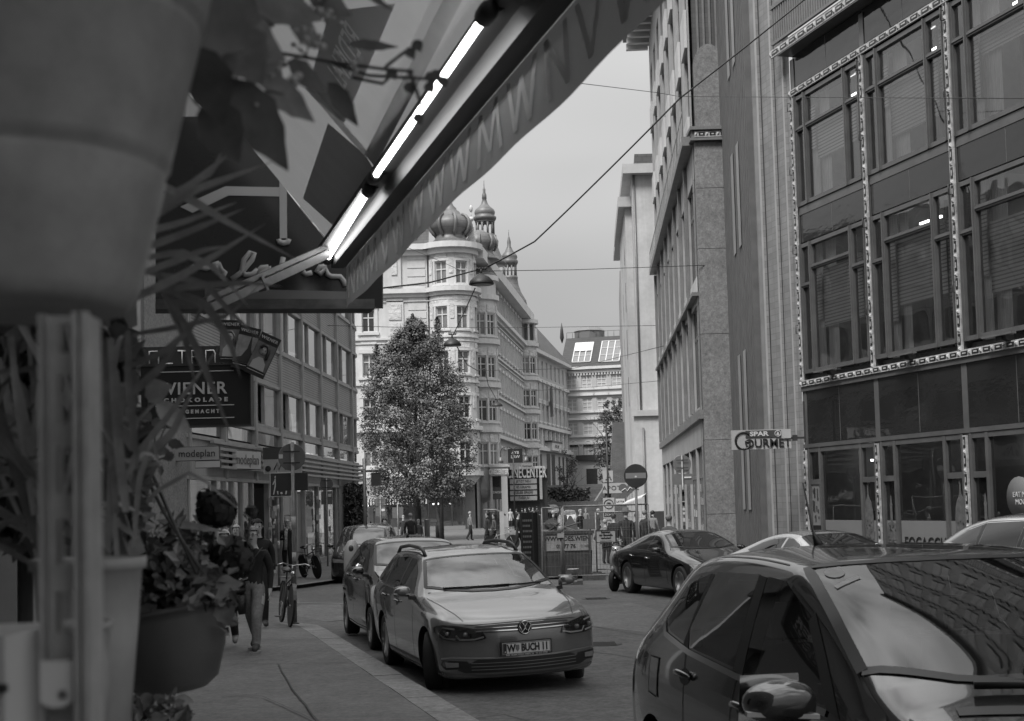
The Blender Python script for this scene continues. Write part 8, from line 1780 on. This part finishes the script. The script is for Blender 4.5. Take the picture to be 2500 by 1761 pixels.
# ---------------------------------------------------------------- trees and hedges
def tree(label,base,H,trunk_h,rad,n,leafsz,seed,top=None,group=None,name='tree',lean=(0,0),mats=None,clump=.55,big=False):
    r=random.Random(seed);t=thing(name,label,'tree',base,0,group)
    b=MB();tips=[]
    def limb(p,d,L_,rr,dep):
        q=[p];c=V(p)
        for k in range(4):
            d=(d+V((r.gauss(0,.10),r.gauss(0,.10),.08))).normalized();c=c+d*L_/4;q.append(V(c))
        b.tube(q,[rr*(1-.13*k) for k in range(5)],6)
        for k in range(1,5): tips.append((q[k],dep))
        if dep<3:
            for k in range(3 if dep else 6):
                s=q[r.randrange(1,5)];a=r.random()*6.28;e=(d*.75+V((math.cos(a),math.sin(a),.25))*.75).normalized();limb(s,e,L_*r.uniform(.5,.72),rr*.5,dep+1)
    limb(V((0,0,-.1)),V((lean[0],lean[1],1)).normalized(),trunk_h*1.5,H*.014,0);b.tube([V((0,0,-.2)),V((0,0,H*.45)),V((lean[0]*H*.3,0,H*.8))],[H*.017,H*.010,.02],8);b.build('trunk',M['bark'],t)
    prof=top
    cl=[]
    npc=150 if big else 70
    for k in range(int(n/npc)):
        f=r.random()**.9;R_=prof(f)*rad;a=r.random()*6.28;q=R_*(r.random()**.45)
        R_*=1+.16*math.sin(a*3+f*9)+.1*math.sin(a*5-f*15);q=min(q*1.08,R_);c=V((q*math.cos(a)+lean[0]*H*f*.3,q*math.sin(a),trunk_h*.8+(H-trunk_h*.8)*f));cl.append((c,leafsz*(r.uniform(2.6,5.4) if big else r.uniform(1.6,3.4))*(1 if f<.85 else .6)))
    f=MB()
    for c,s in cl:
        for k in range(npc):
            d=V((r.gauss(0,1),r.gauss(0,1),r.gauss(0,.7)));d.normalize();q=c+d*s*(r.random()**.4);nn=(d+V((0,0,.8))+V((r.gauss(0,.28),r.gauss(0,.28),r.gauss(0,.28)))).normalized();a=nn.orthogonal().normalized();a=MX.Rotation(r.random()*6.28,3,nn)@a;e=nn.cross(a);z=leafsz*r.uniform(.55,1.15)
            f.add([q-a*z*.5,q+e*z*.3,q+a*z*.5,q-e*z*.3],[(0,1,2,3)],r.choice((0,1,1,2)))
    f.build('crown',mats or lm2,t);return t
lm2=[mat('tree leaf dark',.06,.6,noise=(.5,.3)),mat('tree leaf mid',.09,.55,noise=(.5,.3)),mat('tree leaf pale',.13,.5,noise=(.5,.3))]
tb=at(1043,1300,90)
def colprof(f):
    P=((0,.82),(.2,1),(.5,.98),(.72,.80),(.85,.56),(.93,.3),(1,.06))
    for (a,c),(b_,d) in zip(P[:-1],P[1:]):
        if f<=b_: return c+(d-c)*(f-a)/(b_-a)
    return .05
tree('tall bushy tree with upright pointed tops in front of the ornate corner house',(tb.x-.55,90,gz(90)),13.9,2.9,3.45,62000,.17,3,colprof,big=True)
for i,(x,yt,rr_,sd) in enumerate(((1008,768,.62,5),(1068,775,.55,6),(1022,800,.6,8),(920,842,.8,9))):
    p=at(x,yt,90.3);h_=p.z-gz(90)
    r=random.Random(sd);f=MB();base=p.z-gz(90)-3.0
    ot=bpy.data.objects['tree']
    for k in range(1300):
        q=r.random();w_=rr_*(1-q)**.8+.06;d=V((r.gauss(0,.5)*w_,r.gauss(0,.5)*w_,q*3.0+base));d+=V((p.x-(tb.x-.55),0,0));nn=V((r.gauss(0,1),r.gauss(0,1),r.gauss(.6,1))).normalized();a=nn.orthogonal().normalized();e=nn.cross(a);z=.16*r.uniform(.5,1.1);f.add([d-a*z*.5,d+e*z*.3,d+a*z*.5,d-e*z*.3],[(0,1,2,3)],r.choice((0,1,1,2)))
    f.build('top_shoot',lm2,ot)
tb2=at(1079,1300,86)
tree('slimmer young tree with thin spreading branches just right of the big tree',(tb2.x,86,gz(86)),8.5,3.4,1.7,6500,.19,12,lambda f:1-.6*abs(f-.3))
tp2=at(1483,1200,150);tree('dark round tree on the slope left of the brick chimney',(tp2.x+1.2,150,gz(40)+.2),12.5,4,2.5,6500,.28,21,lambda f:1-.75*abs(f-.45),mats=[lm2[0],lm2[0],lm2[1],lm2[1]][:3])
tp2=at(1385,1190,172);tree('small staked tree before the far hotel entrance',(tp2.x,172,hz(tp2.x,172)),7.0,2.4,1.3,1600,.25,22,lambda f:1-.7*abs(f-.45),mats=[lm2[0],lm2[0],lm2[1]])
hedm=[mat('hedge dark',.06,.7,noise=(.8,.4)),mat('hedge mid',.10,.7,noise=(.8,.4))]
for lab,x0,x1,y0,y1,Y in (('long low dark hedge along the foot of the hotel',1318,1395,1190,1212,172),('rounded hedge clump above the retaining wall',1360,1440,1190,1218,168),('bush on the slope by the pharmacy signs',1478,1520,1168,1200,120)):
    a,c=at(x0,y1,Y),at(x1,y0,Y);t=thing('hedge',lab,'hedge',(a.x,Y,a.z-.6),0);f=MB();w_=c.x-a.x;h_=c.z-a.z+.6
    leafcloud(f,1500,.35,lambda r:(V((r.random()*w_,r.uniform(-.6,1.5),h_*math.sqrt(r.random())*(.55+.45*abs(math.sin(r.random()*3.1))))),V((0,-.3,.5))),[0,0,1]);f.build('foliage',hedm,t);b=MB();b.tube([(.3,.4,-.6),(.3,.4,h_*.5)],.08,6);b.build('stem',hedm[0],t)
a,c=at(1316,1262,160),at(1500,1222,160);b=MB();b.box(0,c.x-a.x,0,.5,-.6,c.z-a.z);b.build('retaining_wall',mat('retaining wall',.15,.85,noise=[(.6,.25),(4,.15)],brick=(1.2,.5,.03,.7,'XZ')),None,tuple(a),label='grey stone retaining wall across the end of the far street',cat='wall')
st0=at(1440,1215,165);t=thing('stone_stairs','stone stair flight climbing the bank right of the hedge','stairs',(st0.x,165,gz(40)+.2),R(20));b=MB();[b.box(k*.36,k*.36+3.5-k*.15,k*.3,k*.3+.5,0,.45+k*.26) for k in range(14)];b.build('steps',mat('stair stone',.19,.85,noise=(2,.15)),t);b=MB();b.beam((.2,-.1,1.3),(5.0,4.2,5.2),.2,.3);b.build('balustrade',mat('balustrade',.22,.8),t)
# painted street details: cover and drain in the road, small litter of the street
for lab,x,y in (('round iron cover in the road to the right of the grey estate car',1465,1573),('round iron cover in the road near the site fence',1455,1462)):
    p=gp(x,y,.003);t=thing('manhole_cover',lab,'cover',tuple(p),0);b=MB();b.lathe([(0,.004),(.30,.004),(.31,0)],28);b.build('cover',mat('cast iron',.05,.6,.3,noise=(30,.4)),t);b=MB();[b.box(-.22,.22,-.26+.07*k,-.235+.07*k,.004,.009) for k in range(8)];b.build('ribs',M['iron'],t)
